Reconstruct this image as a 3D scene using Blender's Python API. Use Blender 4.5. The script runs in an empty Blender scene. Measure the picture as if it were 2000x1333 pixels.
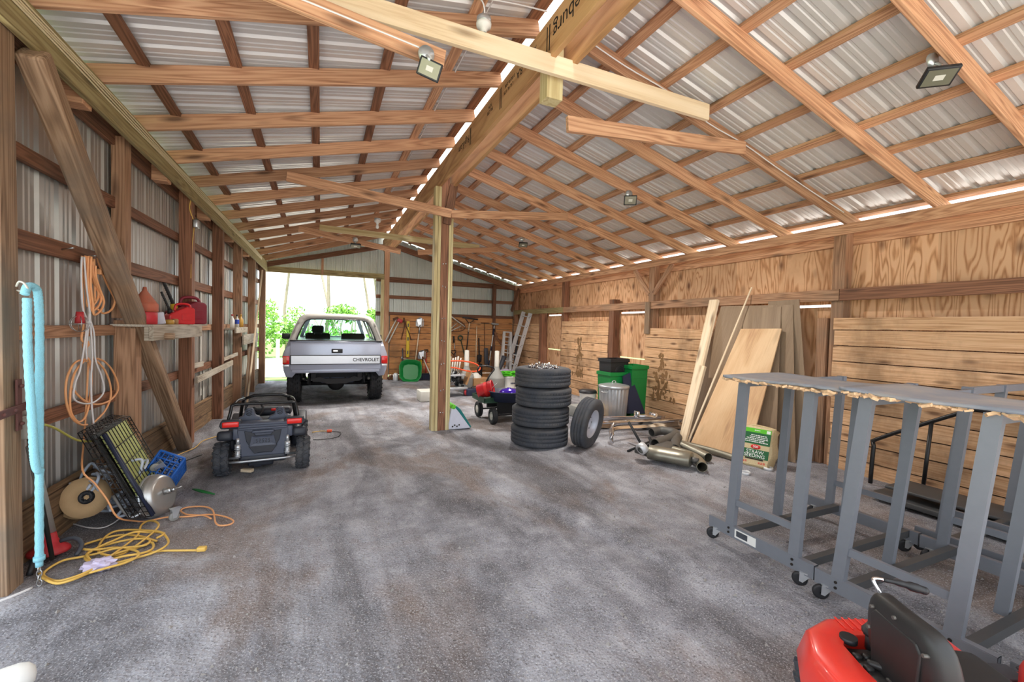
import bpy, bmesh, math, random
from mathutils import Vector, Matrix, Euler
C = bpy.context.scene.collection
PI = math.pi
V = Vector
rnd = random.Random(7)
R_ = math.radians

# ---------------------------------------------------------------- mesh building
class MB:
    """collects shapes, then links them as one mesh object"""
    def __init__(s):
        s.v = []; s.f = []; s.mi = []; s.sm = []; s.cur = 0
    def mat(s, i):
        s.cur = i; return s
    def add(s, vs, fs, smooth=False, M=None):
        o = len(s.v)
        for p in vs:
            p = V(p)
            s.v.append(M @ p if M is not None else p)
        for f in fs:
            s.f.append([o + i for i in f]); s.mi.append(s.cur); s.sm.append(smooth)
        return s
    def box(s, c, d, M=None, rot=None, taper=1.0, bev=0.0):
        hx, hy, hz = d[0]/2, d[1]/2, d[2]/2
        L = Matrix.Translation(V(c))
        if rot: L = L @ Euler(rot).to_matrix().to_4x4()
        if M is not None: L = M @ L
        if bev > 0:
            b = min(bev, hx*.9, hy*.9, hz*.9)
            vs = []; 
            bm = bmesh.new(); bmesh.ops.create_cube(bm, size=1.0)
            for q in bm.verts: q.co = V((q.co.x*2*hx, q.co.y*2*hy, q.co.z*2*hz))
            bmesh.ops.bevel(bm, geom=bm.edges[:], offset=b, segments=2, affect='EDGES', profile=.5)
            bm.verts.index_update()
            s.add([q.co.copy() for q in bm.verts], [[q.index for q in f.verts] for f in bm.faces], True if bev > .004 else False, L)
            bm.free(); return s
        t = taper
        vs = [(-hx,-hy,-hz),(hx,-hy,-hz),(hx,hy,-hz),(-hx,hy,-hz),(-hx*t,-hy*t,hz),(hx*t,-hy*t,hz),(hx*t,hy*t,hz),(-hx*t,hy*t,hz)]
        return s.add(vs, [(0,3,2,1),(4,5,6,7),(0,1,5,4),(1,2,6,5),(2,3,7,6),(3,0,4,7)], False, L)
    def cyl(s, p0, p1, r0, r1=None, n=14, caps=True, M=None):
        r1 = r0 if r1 is None else r1
        p0, p1 = V(p0), V(p1)
        q = (p1-p0).to_track_quat('Z', 'Y').to_matrix()
        vs = []
        for p, r in ((p0, r0), (p1, r1)):
            for i in range(n):
                a = 2*PI*i/n
                vs.append(p + q @ V((r*math.cos(a), r*math.sin(a), 0)))
        s.add(vs, [(i, (i+1) % n, n+(i+1) % n, n+i) for i in range(n)], True, M)
        if caps:
            s.add(vs[:n], [list(range(n))[::-1]], False, M); s.add(vs[n:], [list(range(n))], False, M)
        return s
    def tube(s, pts, r, n=7, closed=False, M=None, sub=0, caps=True):
        P = [V(p) for p in pts]
        if sub: P = spline(P, sub, closed)
        m = len(P); vs = []; up = None
        rr = r if isinstance(r, (list, tuple)) else None
        for i in range(m):
            a = P[(i-1) % m] if (closed or i > 0) else P[i]
            b = P[(i+1) % m] if (closed or i < m-1) else P[i]
            t = b-a
            if t.length < 1e-9: t = V((0,0,1))
            t.normalize()
            if up is None:
                up = V((0,0,1)) if abs(t.z) < .9 else V((1,0,0))
            u = up - t*up.dot(t)
            if u.length < 1e-5:
                u = t.orthogonal()
            u.normalize(); up = u; w = t.cross(u)
            R = r if rr is None else rr[min(len(rr)-1, int(i*(len(rr))/m))]
            for k in range(n):
                an = 2*PI*k/n
                vs.append(P[i] + (u*math.cos(an)+w*math.sin(an))*R)
        fs = []
        for i in range(m if closed else m-1):
            j = (i+1) % m
            for k in range(n):
                fs.append((i*n+k, i*n+(k+1) % n, j*n+(k+1) % n, j*n+k))
        if caps and not closed:
            fs.append([k for k in range(n)][::-1]); fs.append([(m-1)*n+k for k in range(n)])
        return s.add(vs, fs, True, M)
    def lathe(s, prof, n=24, M=None, closed=False, smooth=True):
        """profile [(r,z)] about local z"""
        vs = []; m = len(prof)
        for r, z in prof:
            for i in range(n):
                a = 2*PI*i/n
                vs.append((r*math.cos(a), r*math.sin(a), z))
        fs = []
        for j in range(m if closed else m-1):
            k = (j+1) % m
            for i in range(n):
                fs.append((j*n+i, j*n+(i+1) % n, k*n+(i+1) % n, k*n+i))
        return s.add(vs, fs, smooth, M)
    def sphere(s, c, r, n=12, M=None, sc=(1,1,1)):
        vs = []; fs = []; m = n//2+1
        for j in range(m):
            t = PI*j/(m-1)
            for i in range(n):
                a = 2*PI*i/n
                vs.append((c[0]+r*sc[0]*math.sin(t)*math.cos(a), c[1]+r*sc[1]*math.sin(t)*math.sin(a), c[2]+r*sc[2]*math.cos(t)))
        for j in range(m-1):
            for i in range(n):
                fs.append((j*n+i, (j+1)*n+i, (j+1)*n+(i+1) % n, j*n+(i+1) % n))
        return s.add(vs, fs, True, M)
    def prism(s, poly, d, M=None, smooth=False):
        """polygon [(x,z)] extruded along y from 0 to d"""
        n = len(poly)
        vs = [(x, 0, z) for x, z in poly] + [(x, d, z) for x, z in poly]
        fs = [list(range(n)), list(range(n, 2*n))[::-1]] + [(i, n+i, n+(i+1) % n, (i+1) % n) for i in range(n)]
        return s.add(vs, fs, smooth, M)
    def loft(s, rings, closed_ring=True, caps=True, smooth=True, M=None):
        n = len(rings[0]); vs = [p for r in rings for p in r]; fs = []
        for j in range(len(rings)-1):
            for i in range(n if closed_ring else n-1):
                k = (i+1) % n
                fs.append((j*n+i, j*n+k, (j+1)*n+k, (j+1)*n+i))
        if caps and closed_ring:
            fs.append(list(range(n))[::-1]); fs.append([(len(rings)-1)*n+i for i in range(n)])
        return s.add(vs, fs, smooth, M)
    def build(s, name, m=None, parent=None, sub=0, bevel=0, solid=0, auto=True):
        me = bpy.data.meshes.new(name)
        me.from_pydata([tuple(p) for p in s.v], [], s.f)
        for p, i, sm in zip(me.polygons, s.mi, s.sm):
            p.material_index = i; p.use_smooth = sm
        bm = bmesh.new(); bm.from_mesh(me)
        bmesh.ops.remove_doubles(bm, verts=bm.verts[:], dist=1e-6)
        bmesh.ops.recalc_face_normals(bm, faces=bm.faces[:])
        bm.to_mesh(me); bm.free()
        ms = m if isinstance(m, (list, tuple)) else [m]
        for x in ms:
            if x: me.materials.append(x)
        o = bpy.data.objects.new(name, me); C.objects.link(o)
        if parent is not None: o.parent = parent
        if bevel:
            b = o.modifiers.new('b', 'BEVEL'); b.width = bevel; b.segments = 2; b.limit_method = 'ANGLE'; b.angle_limit = R_(50)
        if solid:
            b = o.modifiers.new('s', 'SOLIDIFY'); b.thickness = solid; b.offset = 0
        if sub:
            b = o.modifiers.new('u', 'SUBSURF'); b.levels = sub; b.render_levels = sub
        return o

def spline(P, sub, closed=False):
    n = len(P); out = []
    for i in range(n if closed else n-1):
        if closed:
            a, b, c, d = P[(i-1) % n], P[i], P[(i+1) % n], P[(i+2) % n]
        else:
            a, b, c, d = P[max(i-1, 0)], P[i], P[i+1], P[min(i+2, n-1)]
        for k in range(sub):
            t = k/sub
            out.append(.5*((2*b)+(c-a)*t+(2*a-5*b+4*c-d)*t*t+(3*b-a-3*c+d)*t**3))
    if not closed: out.append(P[-1])
    return out

def tag(o, label=None, cat=None, group=None, kind=None):
    if label: o['label'] = label
    if cat: o['category'] = cat
    if group: o['group'] = group
    if kind: o['kind'] = kind
    return o
def thing(name, label, cat, loc=(0,0,0), rot=(0,0,0), group=None):
    o = bpy.data.objects.new(name, None); C.objects.link(o)
    o.empty_display_size = .1
    o.location = loc; o.rotation_euler = (0, 0, rot) if isinstance(rot, (int, float)) else rot
    return tag(o, label, cat, group)
def dup(root, loc, rot, label=None, group=None):
    r = root.copy(); C.objects.link(r); r.location = loc
    r.rotation_euler = (0, 0, rot) if isinstance(rot, (int, float)) else rot
    if label: r['label'] = label
    if group: r['group'] = group
    for ch in list(root.children):
        c = ch.copy(); C.objects.link(c); c.parent = r
        for g in list(ch.children):
            d = g.copy(); C.objects.link(d); d.parent = c
    return r
def struct(o):
    o['kind'] = 'structure'; return o
ORD = 'first second third fourth fifth sixth seventh eighth ninth tenth eleventh twelfth thirteenth fourteenth fifteenth sixteenth'.split()

def timber(name, p0, p1, w, h, m, label=None, cat='beam', group=None, parent=None, up=(0,0,1), kind=None, bev=.004):
    """board whose local x runs from p0 to p1 (centres of the end faces); w across, h along 'up'"""
    p0, p1 = V(p0), V(p1); d = p1-p0; L = d.length
    x = d.normalized(); u = V(up); z = (u-x*u.dot(x)).normalized(); y = z.cross(x)
    mb = MB().box((0,0,0), (L, w, h), bev=bev)
    for i in range(len(mb.sm)): mb.sm[i] = False
    o = mb.build(name, m)
    Mx = Matrix((x, y, z)).transposed().to_4x4(); Mx.translation = (p0+p1)/2
    o.matrix_world = Mx
    if parent is not None: o.parent = parent
    if label: tag(o, label, cat, group)
    if kind: o['kind'] = kind
    return o

def text_mesh(txt, size, m, name, parent=None, loc=(0,0,0), rot=(0,0,0), ext=.001, ax='CENTER', sx=1.0, bold=0.0, shear=0.0):
    cu = bpy.data.curves.new(name, 'FONT'); cu.body = txt; cu.size = size; cu.extrude = ext
    cu.align_x = ax; cu.align_y = 'CENTER'; cu.offset = bold; cu.shear = shear
    t = bpy.data.objects.new(name, cu); C.objects.link(t)
    dg = bpy.context.evaluated_depsgraph_get()
    me = bpy.data.meshes.new_from_object(t.evaluated_get(dg))
    bpy.data.objects.remove(t, do_unlink=True)
    for q in me.vertices: q.co.x *= sx
    me.materials.clear(); me.materials.append(m)
    o = bpy.data.objects.new(name, me); C.objects.link(o)
    o.location = loc; o.rotation_euler = rot
    if parent is not None: o.parent = parent
    return o
# ---------------------------------------------------------------- materials
def srgb(r, g, b):
    f = lambda c: (c/12.92 if c <= .04045 else ((c+.055)/1.055)**2.4)
    return (f(r/255), f(g/255), f(b/255), 1)
class NT:
    def __init__(s, name):
        s.m = bpy.data.materials.new(name); s.m.use_nodes = True
        s.t = s.m.node_tree; s.b = s.t.nodes['Principled BSDF']
    def n(s, typ, **kw):
        x = s.t.nodes.new(typ)
        for k, v in kw.items():
            if k.startswith('i_'):
                x.inputs[k[2:].replace('_', ' ')].default_value = v
            else: setattr(x, k, v)
        return x
    def l(s, a, b): s.t.links.new(a, b)
    def math(s, op, a, b=None, c=None):
        x = s.n('ShaderNodeMath', operation=op)
        for i, q in enumerate((a, b, c)):
            if q is None: continue
            if isinstance(q, (int, float)): x.inputs[i].default_value = q
            else: s.l(q, x.inputs[i])
        return x.outputs[0]
    def mix(s, f, a, b, blend='MIX'):
        x = s.n('ShaderNodeMix', data_type='RGBA', blend_type=blend)
        for i, q in ((0, f), (6, a), (7, b)):
            if isinstance(q, (int, float, tuple, list)): x.inputs[i].default_value = q
            else: s.l(q, x.inputs[i])
        return x.outputs[2]
    def ramp(s, f, stops, interp='LINEAR'):
        x = s.n('ShaderNodeValToRGB'); x.color_ramp.interpolation = interp
        e = x.color_ramp.elements
        while len(e) < len(stops): e.new(.5)
        for q, (p, c) in zip(e, stops):
            q.position = p; q.color = c if not isinstance(c, (int, float)) else (c, c, c, 1)
        s.l(f, x.inputs[0]); return x.outputs[0]
    def coord(s, scale=(1,1,1), loc=(0,0,0), out='Object', rnd=0.0):
        tc = s.n('ShaderNodeTexCoord'); mp = s.n('ShaderNodeMapping')
        mp.inputs['Scale'].default_value = scale; mp.inputs['Location'].default_value = loc
        src = tc.outputs[out]
        if rnd:
            oi = s.n('ShaderNodeObjectInfo')
            cx = s.n('ShaderNodeCombineXYZ')
            a = s.math('MULTIPLY', oi.outputs['Random'], rnd)
            for i in range(3): s.l(a, cx.inputs[i])
            va = s.n('ShaderNodeVectorMath', operation='ADD'); s.l(src, va.inputs[0]); s.l(cx.outputs[0], va.inputs[1])
            src = va.outputs[0]
        s.l(src, mp.inputs[0]); return mp.outputs[0]
    def noise(s, co, scale=5, detail=4, rough=.5, dist=0):
        x = s.n('ShaderNodeTexNoise'); x.inputs['Scale'].default_value = scale
        x.inputs['Detail'].default_value = detail; x.inputs['Roughness'].default_value = rough; x.inputs['Distortion'].default_value = dist
        s.l(co, x.inputs['Vector']); return x.outputs['Fac']
    def bump(s, h, strength=.3, dist=.01):
        x = s.n('ShaderNodeBump'); x.inputs['Strength'].default_value = strength; x.inputs['Distance'].default_value = dist
        s.l(h, x.inputs['Height']); s.l(x.outputs[0], s.b.inputs['Normal'])
    def col(s, c): s.l(c, s.b.inputs['Base Color'])
    def set(s, **kw):
        for k, v in kw.items(): s.b.inputs[k.replace('_', ' ')].default_value = v
        return s

def flat(name, rgb, rough=.5, metal=0.0, var=.12, nscale=18, bump=0.0, coat=0.0, dirt=None, trans=0.0):
    """plain painted, plastic or metal surface with slight mottling"""
    t = NT(name); co = t.coord(rnd=5)
    c = srgb(*rgb)
    n = t.noise(co, nscale, 5, .6)
    d = tuple(x*(1-var) for x in c[:3])+(1,); l = tuple(min(1, x*(1+var)) for x in c[:3])+(1,)
    cc = t.mix(n, d, l)
    if dirt:
        g = t.noise(co, 4, 6, .65)
        f = t.ramp(g, [(.42, 0), (.68, dirt[3])])
        cc = t.mix(f, cc, srgb(*dirt[:3]))
    t.col(cc); t.set(Roughness=rough, Metallic=metal)
    if coat: t.set(Coat_Weight=coat, Coat_Roughness=.08)
    if trans: t.set(Transmission_Weight=trans)
    if bump: t.bump(n, bump, .004)
    return t.m

def wood(name, light, mid, dark, ring=52, stretch=.26, across=6.5, knots=.6, rough=.75, axis='X', tint=.22, bump=.25, out='Object', patch=None):
    """long grain with growth-ring figure along the local axis, knots and a tone of its own per piece"""
    t = NT(name)
    sc = {'X': (stretch, across, across), 'Z': (across, across, stretch), 'Y': (across, stretch, across)}[axis]
    co = t.coord(sc, out=out, rnd=37)
    n = t.noise(co, 1.0, 2.5, .5, .25)
    s = t.math('SINE', t.math('MULTIPLY', n, ring*2.2))
    s = t.math('MULTIPLY_ADD', s, .5, .5)
    fsc = tuple(3 if abs(q-stretch) < 1e-9 else 75 for q in sc)
    fine = t.noise(t.coord(fsc, out=out, rnd=11), 1.0, 3, .6)
    f = t.math('ADD', t.math('MULTIPLY', s, .44), t.math('MULTIPLY', fine, .66))
    c = t.ramp(f, [(.16, srgb(*dark)), (.42, srgb(*mid)), (.8, srgb(*light))])
    big = t.noise(t.coord((.8, .8, .8), out=out, rnd=53), 1.6, 2, .5)
    c = t.mix(t.ramp(big, [(.35, 0), (.7, .5)]), c, srgb(*mid))
    if knots:
        ksc = tuple(1.5 if abs(q-stretch) < 1e-9 else 6.0 for q in sc)
        kv = t.n('ShaderNodeTexVoronoi'); kv.inputs['Scale'].default_value = 1.0
        t.l(t.coord(ksc, out=out, rnd=71), kv.inputs['Vector'])
        k = t.ramp(kv.outputs['Distance'], [(.07, knots), (.14, knots*.55), (.24, 0)])
        c = t.mix(k, c, srgb(dark[0]*.55, dark[1]*.48, dark[2]*.45))
    if patch:
        pn = t.noise(t.coord((.9, .9, .9), out=out, rnd=23), 1.3, 5, .6)
        c = t.mix(t.ramp(pn, [(.48, 0), (.62, patch[3])]), c, srgb(*patch[:3]))
    oi = t.n('ShaderNodeObjectInfo')
    v = t.math('MULTIPLY_ADD', oi.outputs['Random'], tint*2, 1-tint)
    hs = t.n('ShaderNodeHueSaturation'); t.l(v, hs.inputs['Value']); t.l(c, hs.inputs['Color']); hs.inputs['Saturation'].default_value = .92
    t.col(hs.outputs[0]); t.set(Roughness=rough)
    if bump: t.bump(f, bump, .003)
    return t.m

W = {}
W['rafter'] = wood('rafter_pine', (214,164,122), (186,132,92), (128,78,48), knots=.75)
W['post'] = wood('post_timber', (180,134,98), (150,106,72), (96,64,42), patch=(120,100,80,.5))
W['old'] = wood('weathered_timber', (172,140,108), (140,108,78), (92,68,48), patch=(118,104,90,.7))
W['dark'] = wood('dark_timber', (150,98,66), (120,76,48), (78,46,28))
W['green'] = wood('treated_green_timber', (186,170,116), (160,140,88), (118,98,56))
W['new'] = wood('new_spruce', (238,216,184), (228,202,164), (206,172,130), ring=14, tint=.08, knots=.8)
W['lvl'] = wood('laminated_veneer', (206,160,104), (186,136,80), (140,96,52), ring=20, stretch=.4, across=3, knots=0, tint=.06)
W['cream'] = wood('pale_treated_board', (214,200,150), (198,178,124), (168,142,92), ring=18, tint=.08, knots=.5)
W['grey'] = wood('grey_weathered_board', (196,184,164), (164,150,130), (112,98,82), tint=.12, patch=(210,204,190,.5))
W['endplank'] = wood('plank_orange', (206,152,98), (182,124,74), (130,80,44), axis='X', tint=.02)
W['ply'] = wood('plywood_sheet', (224,186,138), (208,164,114), (176,124,78), ring=6, stretch=1.2, across=2.4, knots=.25, axis='X', tint=.06, rough=.6)
W['mdf'] = wood('panel_brown', (160,134,104), (146,120,92), (126,100,74), ring=4, stretch=.3, across=7, knots=0, axis='X', tint=.05, rough=.6)

def figure_ply(name):
    """rotary cut plywood wall: contour figure, knots, stains"""
    t = NT(name)
    n = t.noise(t.coord((1.2, 3.4, .55)), 1.0, 3, .45, .35)
    s = t.math('MULTIPLY_ADD', t.math('SINE', t.math('MULTIPLY', n, 105)), .5, .5)
    fine = t.noise(t.coord((60, 60, 5)), 1.0, 3, .6)
    f = t.math('ADD', t.math('MULTIPLY', s, .6), t.math('MULTIPLY', fine, .45))
    c = t.ramp(f, [(.1, srgb(150,98,58)), (.33, srgb(206,154,112)), (.6, srgb(224,178,138))])
    sheet = t.n('ShaderNodeTexWhiteNoise', noise_dimensions='1D')
    sx = t.n('ShaderNodeSeparateXYZ'); t.l(t.coord(), sx.inputs[0])
    t.l(t.math('FLOOR', t.math('DIVIDE', sx.outputs['Y'], 1.22)), sheet.inputs['W'])
    kv = t.n('ShaderNodeTexVoronoi'); kv.inputs['Scale'].default_value = 1.0
    t.l(t.coord((2.6, 4.2, 2.4)), kv.inputs['Vector'])
    c = t.mix(t.ramp(kv.outputs['Distance'], [(.08, .85), (.15, .45), (.27, 0)]), c, srgb(96,54,30))
    g = t.noise(t.coord((.9,.9,.9)), 1.2, 5, .6)
    c = t.mix(t.ramp(g, [(.5, 0), (.68, .35)]), c, srgb(150,104,66))
    hs = t.n('ShaderNodeHueSaturation'); t.l(c, hs.inputs['Color'])
    t.l(t.math('MULTIPLY_ADD', sheet.outputs[0], .22, .88), hs.inputs['Value'])
    t.col(hs.outputs[0]); t.set(Roughness=.75); t.bump(f, .2, .002)
    return t.m
W['wallply'] = figure_ply('plywood_wall')

def plank_mat(name, light, mid, dark, h, stain=(110,84,58,.6)):
    """horizontal planks along y (or x): each board its own tone"""
    t = NT(name)
    sp = t.n('ShaderNodeSeparateXYZ'); t.l(t.coord(), sp.inputs[0])
    zr = t.math('DIVIDE', t.math('ADD', sp.outputs['Z'], .03), h)
    row = t.math('FLOOR', zr)
    seam = t.ramp(t.math('FRACT', zr), [(.925, 0), (.95, .85)])
    cb = t.n('ShaderNodeCombineXYZ')
    t.l(t.math('ADD', sp.outputs['X'], sp.outputs['Y']), cb.inputs[0])
    t.l(t.math('MULTIPLY', row, 7.31), cb.inputs[1]); t.l(sp.outputs['Z'], cb.inputs[2])
    mp = t.n('ShaderNodeMapping'); mp.inputs['Scale'].default_value = (.22, 1, 7); t.l(cb.outputs[0], mp.inputs[0])
    n = t.noise(mp.outputs[0], 1.0, 3, .5, .3)
    s = t.math('MULTIPLY_ADD', t.math('SINE', t.math('MULTIPLY', n, 95)), .5, .5)
    mp2 = t.n('ShaderNodeMapping'); mp2.inputs['Scale'].default_value = (4, 3, 80); t.l(cb.outputs[0], mp2.inputs[0])
    fine = t.noise(mp2.outputs[0], 1.0, 3, .6)
    f = t.math('ADD', t.math('MULTIPLY', s, .34), t.math('MULTIPLY', fine, .72))
    c = t.ramp(f, [(.12, srgb(*dark)), (.4, srgb(*mid)), (.75, srgb(*light))])
    mp3 = t.n('ShaderNodeMapping'); mp3.inputs['Scale'].default_value = (2.4, 1, 8); t.l(cb.outputs[0], mp3.inputs[0])
    kv = t.n('ShaderNodeTexVoronoi'); kv.inputs['Scale'].default_value = 1.0; t.l(mp3.outputs[0], kv.inputs['Vector'])
    c = t.mix(t.ramp(kv.outputs['Distance'], [(.08, .8), (.15, .45), (.24, 0)]), c, srgb(90,54,32))
    g = t.noise(t.coord((1,1,.6)), 1.1, 6, .65)
    c = t.mix(t.ramp(g, [(.5, 0), (.66, stain[3])]), c, srgb(*stain[:3]))
    wn = t.n('ShaderNodeTexWhiteNoise', noise_dimensions='1D'); t.l(row, wn.inputs['W'])
    hs = t.n('ShaderNodeHueSaturation'); c = t.mix(seam, c, srgb(58,38,24))
    t.l(c, hs.inputs['Color']); t.l(t.math('MULTIPLY_ADD', wn.outputs[0], .34, .80), hs.inputs['Value'])
    t.col(hs.outputs[0]); t.set(Roughness=.8); t.bump(f, .25, .003)
    return t.m
W['planks'] = plank_mat('wall_planks', (224,182,142), (204,158,116), (152,104,68), .19)
W['planks2'] = plank_mat('wall_planks_far', (206,150,96), (184,126,76), (132,82,46), .175)
W['splash'] = plank_mat('splash_boards', (150,120,88), (118,92,66), (74,56,40), .19, (92,82,70,.7))

def metal_sheet(name, rgb, rough=.38, metal=.55):
    t = NT(name)
    n = t.noise(t.coord(), 3, 5, .6)
    c = srgb(*rgb)
    t.col(t.mix(n, tuple(q*.85 for q in c[:3])+(1,), tuple(min(1, q*1.12) for q in c[:3])+(1,)))
    t.set(Roughness=rough, Metallic=metal); return t.m
M = {}
M['roof'] = metal_sheet('roof_sheet_steel', (214,213,213), .34, .25)
M['siding'] = metal_sheet('siding_sheet_steel', (178,174,168), .4, .5)
M['enddsiding'] = metal_sheet('end_sheet_steel', (205,212,206), .45, .3)
M['galv'] = flat('galvanised_steel', (206,210,214), .32, .7, .2, 9)
M['steel'] = flat('bare_steel', (190,192,194), .3, 1, .12)
M['drum'] = flat('dull_cast_aluminium', (188,188,186), .35, .75, .12)
M['chrome'] = flat('chrome', (225,225,228), .1, 1, .04)
M['alu'] = flat('aluminium', (222,224,226), .4, .35, .08)
M['blackp'] = flat('black_plastic', (34,34,37), .5, 0, .2)
M['blackm'] = flat('black_tube_paint', (22,22,24), .35, 0, .2)
M['rubber'] = flat('tyre_rubber', (62,65,72), .8, 0, .25, 30, .4, dirt=(110,105,98,.35))
M['rubber2'] = flat('clean_rubber', (36,37,40), .75, 0, .2, 30, .3)
M['rackp'] = flat('grey_rack_paint', (122,126,134), .42, .1, .08)
M['rackd'] = flat('dark_rack_paint', (74,75,76), .5, .1, .12)
M['red'] = flat('red_plastic', (214,36,44), .4, 0, .12, coat=.2)
M['mower'] = flat('red_mower_paint', (232,56,44), .32, 0, .06, coat=.4)
M['redold'] = flat('faded_red_plastic', (196,40,52), .55, 0, .15, dirt=(150,90,80,.5))
M['maroon'] = flat('maroon_plastic', (140,22,48), .45, 0, .15, dirt=(120,70,80,.4))
M['clay'] = flat('dusty_orange_plastic', (196,104,78), .75, 0, .18, dirt=(160,120,100,.6))
M['white'] = flat('white_plastic', (232,232,228), .5, 0, .05)
M['offw'] = flat('off_white', (205,203,194), .6, 0, .1)
M['green'] = flat('green_plastic', (14,124,56), .4, 0, .12)
M['greend'] = flat('dark_green_paint', (22,58,40), .5, 0, .15)
M['lime'] = flat('lime_green_plastic', (74,176,28), .5, 0, .1)
M['navy'] = flat('navy_plastic', (34,42,66), .5, 0, .2)
M['bluec'] = flat('blue_crate_plastic', (32,98,186), .45, 0, .12)
M['purple'] = flat('purple_enamel', (66,30,176), .18, .2, .08, coat=.5)
M['orange'] = flat('orange_cord_jacket', (238,172,118), .5, 0, .08)
M['hotorange'] = flat('orange_red_cord', (245,96,56), .5, 0, .05)
M['yellow'] = flat('yellow_cord_jacket', (226,184,92), .5, 0, .08)
M['wcord'] = flat('white_cord_jacket', (222,220,220), .5, 0, .05)
M['bcord'] = flat('black_cord_jacket', (30,30,30), .5, 0, .1)
M['aqua'] = flat('light_blue_rope', (146,210,228), .95, 0, .2, 160, .9)
M['card'] = flat('cardboard', (196,164,122), .8, 0, .1)
M['carddk'] = flat('brown_cardboard', (170,128,86), .8, 0, .15)
M['lightgrey'] = flat('grey_plastic', (150,150,146), .6, 0, .12)
M['dkgrey'] = flat('charcoal_plastic', (66,70,78), .5, 0, .2)
M['rust'] = flat('rusty_steel', (106,70,50), .8, .3, .35, 14, .3)
M['hinge'] = flat('rusty_red_iron', (112,72,66), .7, .3, .25, 14)
M['exhaust'] = flat('aged_exhaust_steel', (150,146,132), .42, .8, .3, 9)
M['exhaustdk'] = flat('grimy_exhaust_steel', (106,104,100), .55, .6, .3, 9)
M['truck'] = flat('grey_blue_truck_paint', (178,186,206), .25, .15, .03, coat=.5)
M['topper'] = flat('grey_hardtop', (166,162,156), .6, 0, .06)
M['panel'] = flat('silver_trim_panel', (214,216,222), .3, .6, .05)
M['lamp'] = flat('red_lens', (214,24,22), .2, 0, .08, coat=.4)
M['lampo'] = flat('amber_lens', (196,84,36), .25, 0, .08, coat=.4)
M['under'] = flat('black_underbody', (26,27,30), .7, .1, .3)
M['diff'] = flat('axle_housing', (60,66,84), .5, .3, .3)
M['seatv'] = flat('black_seat_vinyl', (38,37,37), .45, 0, .18, 12)
M['atv'] = flat('charcoal_toy_plastic', (78,84,100), .45, 0, .12, 20)
M['atvd'] = flat('dark_toy_plastic', (46,49,58), .5, 0, .15, 20)
M['atvr'] = flat('red_toy_lens', (236,40,32), .3, 0, .06, coat=.3)
M['bale'] = flat('wrapped_straw', (206,186,144), .6, 0, .3, 60, .6)
M['dgreen'] = flat('label_green', (26,96,50), .5, 0, .04)
M['lgreen'] = flat('label_light_green', (96,196,40), .5, 0, .04)
M['cream'] = flat('label_cream', (224,208,170), .6, 0, .06)
M['ink'] = flat('black_ink', (30,24,18), .8, 0, .05)
M['wink'] = flat('white_print', (240,240,236), .6, 0, .02)
M['rink'] = flat('red_print', (214,36,34), .6, 0, .04)
M['yellowtool'] = flat('yellow_painted', (222,190,52), .5, 0, .1)
M['straw'] = flat('dry_straw', (196,172,110), .9, 0, .2)
M['clear'] = flat('clear_lens', (235,240,238), .1, 0, .03)
M['led'] = flat('led_reflector', (136,134,116), .25, .4, .1)
M['bluep'] = flat('blue_label', (40,70,170), .5, 0, .1)
M['gold'] = flat('amber_bottle', (196,150,70), .35, 0, .1)
M['bag'] = flat('grey_white_bag', (206,208,222), .55, 0, .08)
M['teal'] = flat('teal_bag_print', (16,112,110), .5, 0, .1)
M['lilac'] = flat('lilac_plastic_film', (206,196,222), .35, 0, .1)
M['concrete'] = flat('stone_dust', (150,146,142), .95, 0, .2, 40, .3)
def glass_mat():
    t = NT('tinted_window_glass'); t.set(Base_Color=(.75,.93,.85,1), Roughness=.0, Transmission_Weight=1.0, IOR=1.1); return t.m
M['glass'] = glass_mat()
def film_mat():
    t = NT('clear_plastic'); t.set(Base_Color=(.92,.95,1,1), Roughness=.12, Transmission_Weight=.85, IOR=1.3); return t.m
M['film'] = film_mat()

def ground_mat():
    t = NT('stone_dust_floor')
    co = t.coord()
    big = t.noise(co, .55, 5, .6, .4); mid = t.noise(co, 3.2, 6, .65); fin = t.noise(co, 60, 4, .7)
    # raking: the long drag marks that run down the barn
    st = t.noise(t.coord((7, .5, 1)), 1.0, 4, .6, .3)
    c = t.ramp(mid, [(.3, srgb(104,103,108)), (.5, srgb(144,144,151)), (.7, srgb(178,178,184))])
    c = t.mix(t.ramp(big, [(.42, 0), (.62, .65)]), c, srgb(190,191,198))
    br = t.noise(t.coord((.9,.5,1), loc=(3.1,1.7,0)), 1.3, 5, .6, .5)
    c = t.mix(t.ramp(br, [(.5, 0), (.62, .6)]), c, srgb(124,102,84))
    dk = t.noise(t.coord((1.2,.4,1), loc=(9.1,4.7,0)), 1.0, 5, .65, .4)
    c = t.mix(t.ramp(dk, [(.48, 0), (.62, .7)]), c, srgb(80,78,82))
    c = t.mix(t.ramp(st, [(.35, .25), (.55, 0)]), c, srgb(92,88,86))
    # loose stone speckle
    vo = t.n('ShaderNodeTexVoronoi'); vo.inputs['Scale'].default_value = 55; t.l(co, vo.inputs['Vector'])
    sp = t.ramp(t.noise(co, 130, 2, .5), [(.56, 0), (.66, .55)])
    c = t.mix(sp, c, srgb(206,206,210))
    sp2 = t.ramp(t.noise(t.coord(loc=(5,2,1)), 95, 2, .5), [(.58, 0), (.68, .6)])
    c = t.mix(sp2, c, srgb(66,64,66))
    t.col(c); t.set(Roughness=.95, Specular_IOR_Level=.2)
    h = t.math('ADD', t.math('MULTIPLY', mid, .8), t.math('ADD', t.math('MULTIPLY', fin, .25), t.math('MULTIPLY', vo.outputs['Distance'], .3)))
    t.bump(h, .7, .03)
    return t.m
M['floor'] = ground_mat()
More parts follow.
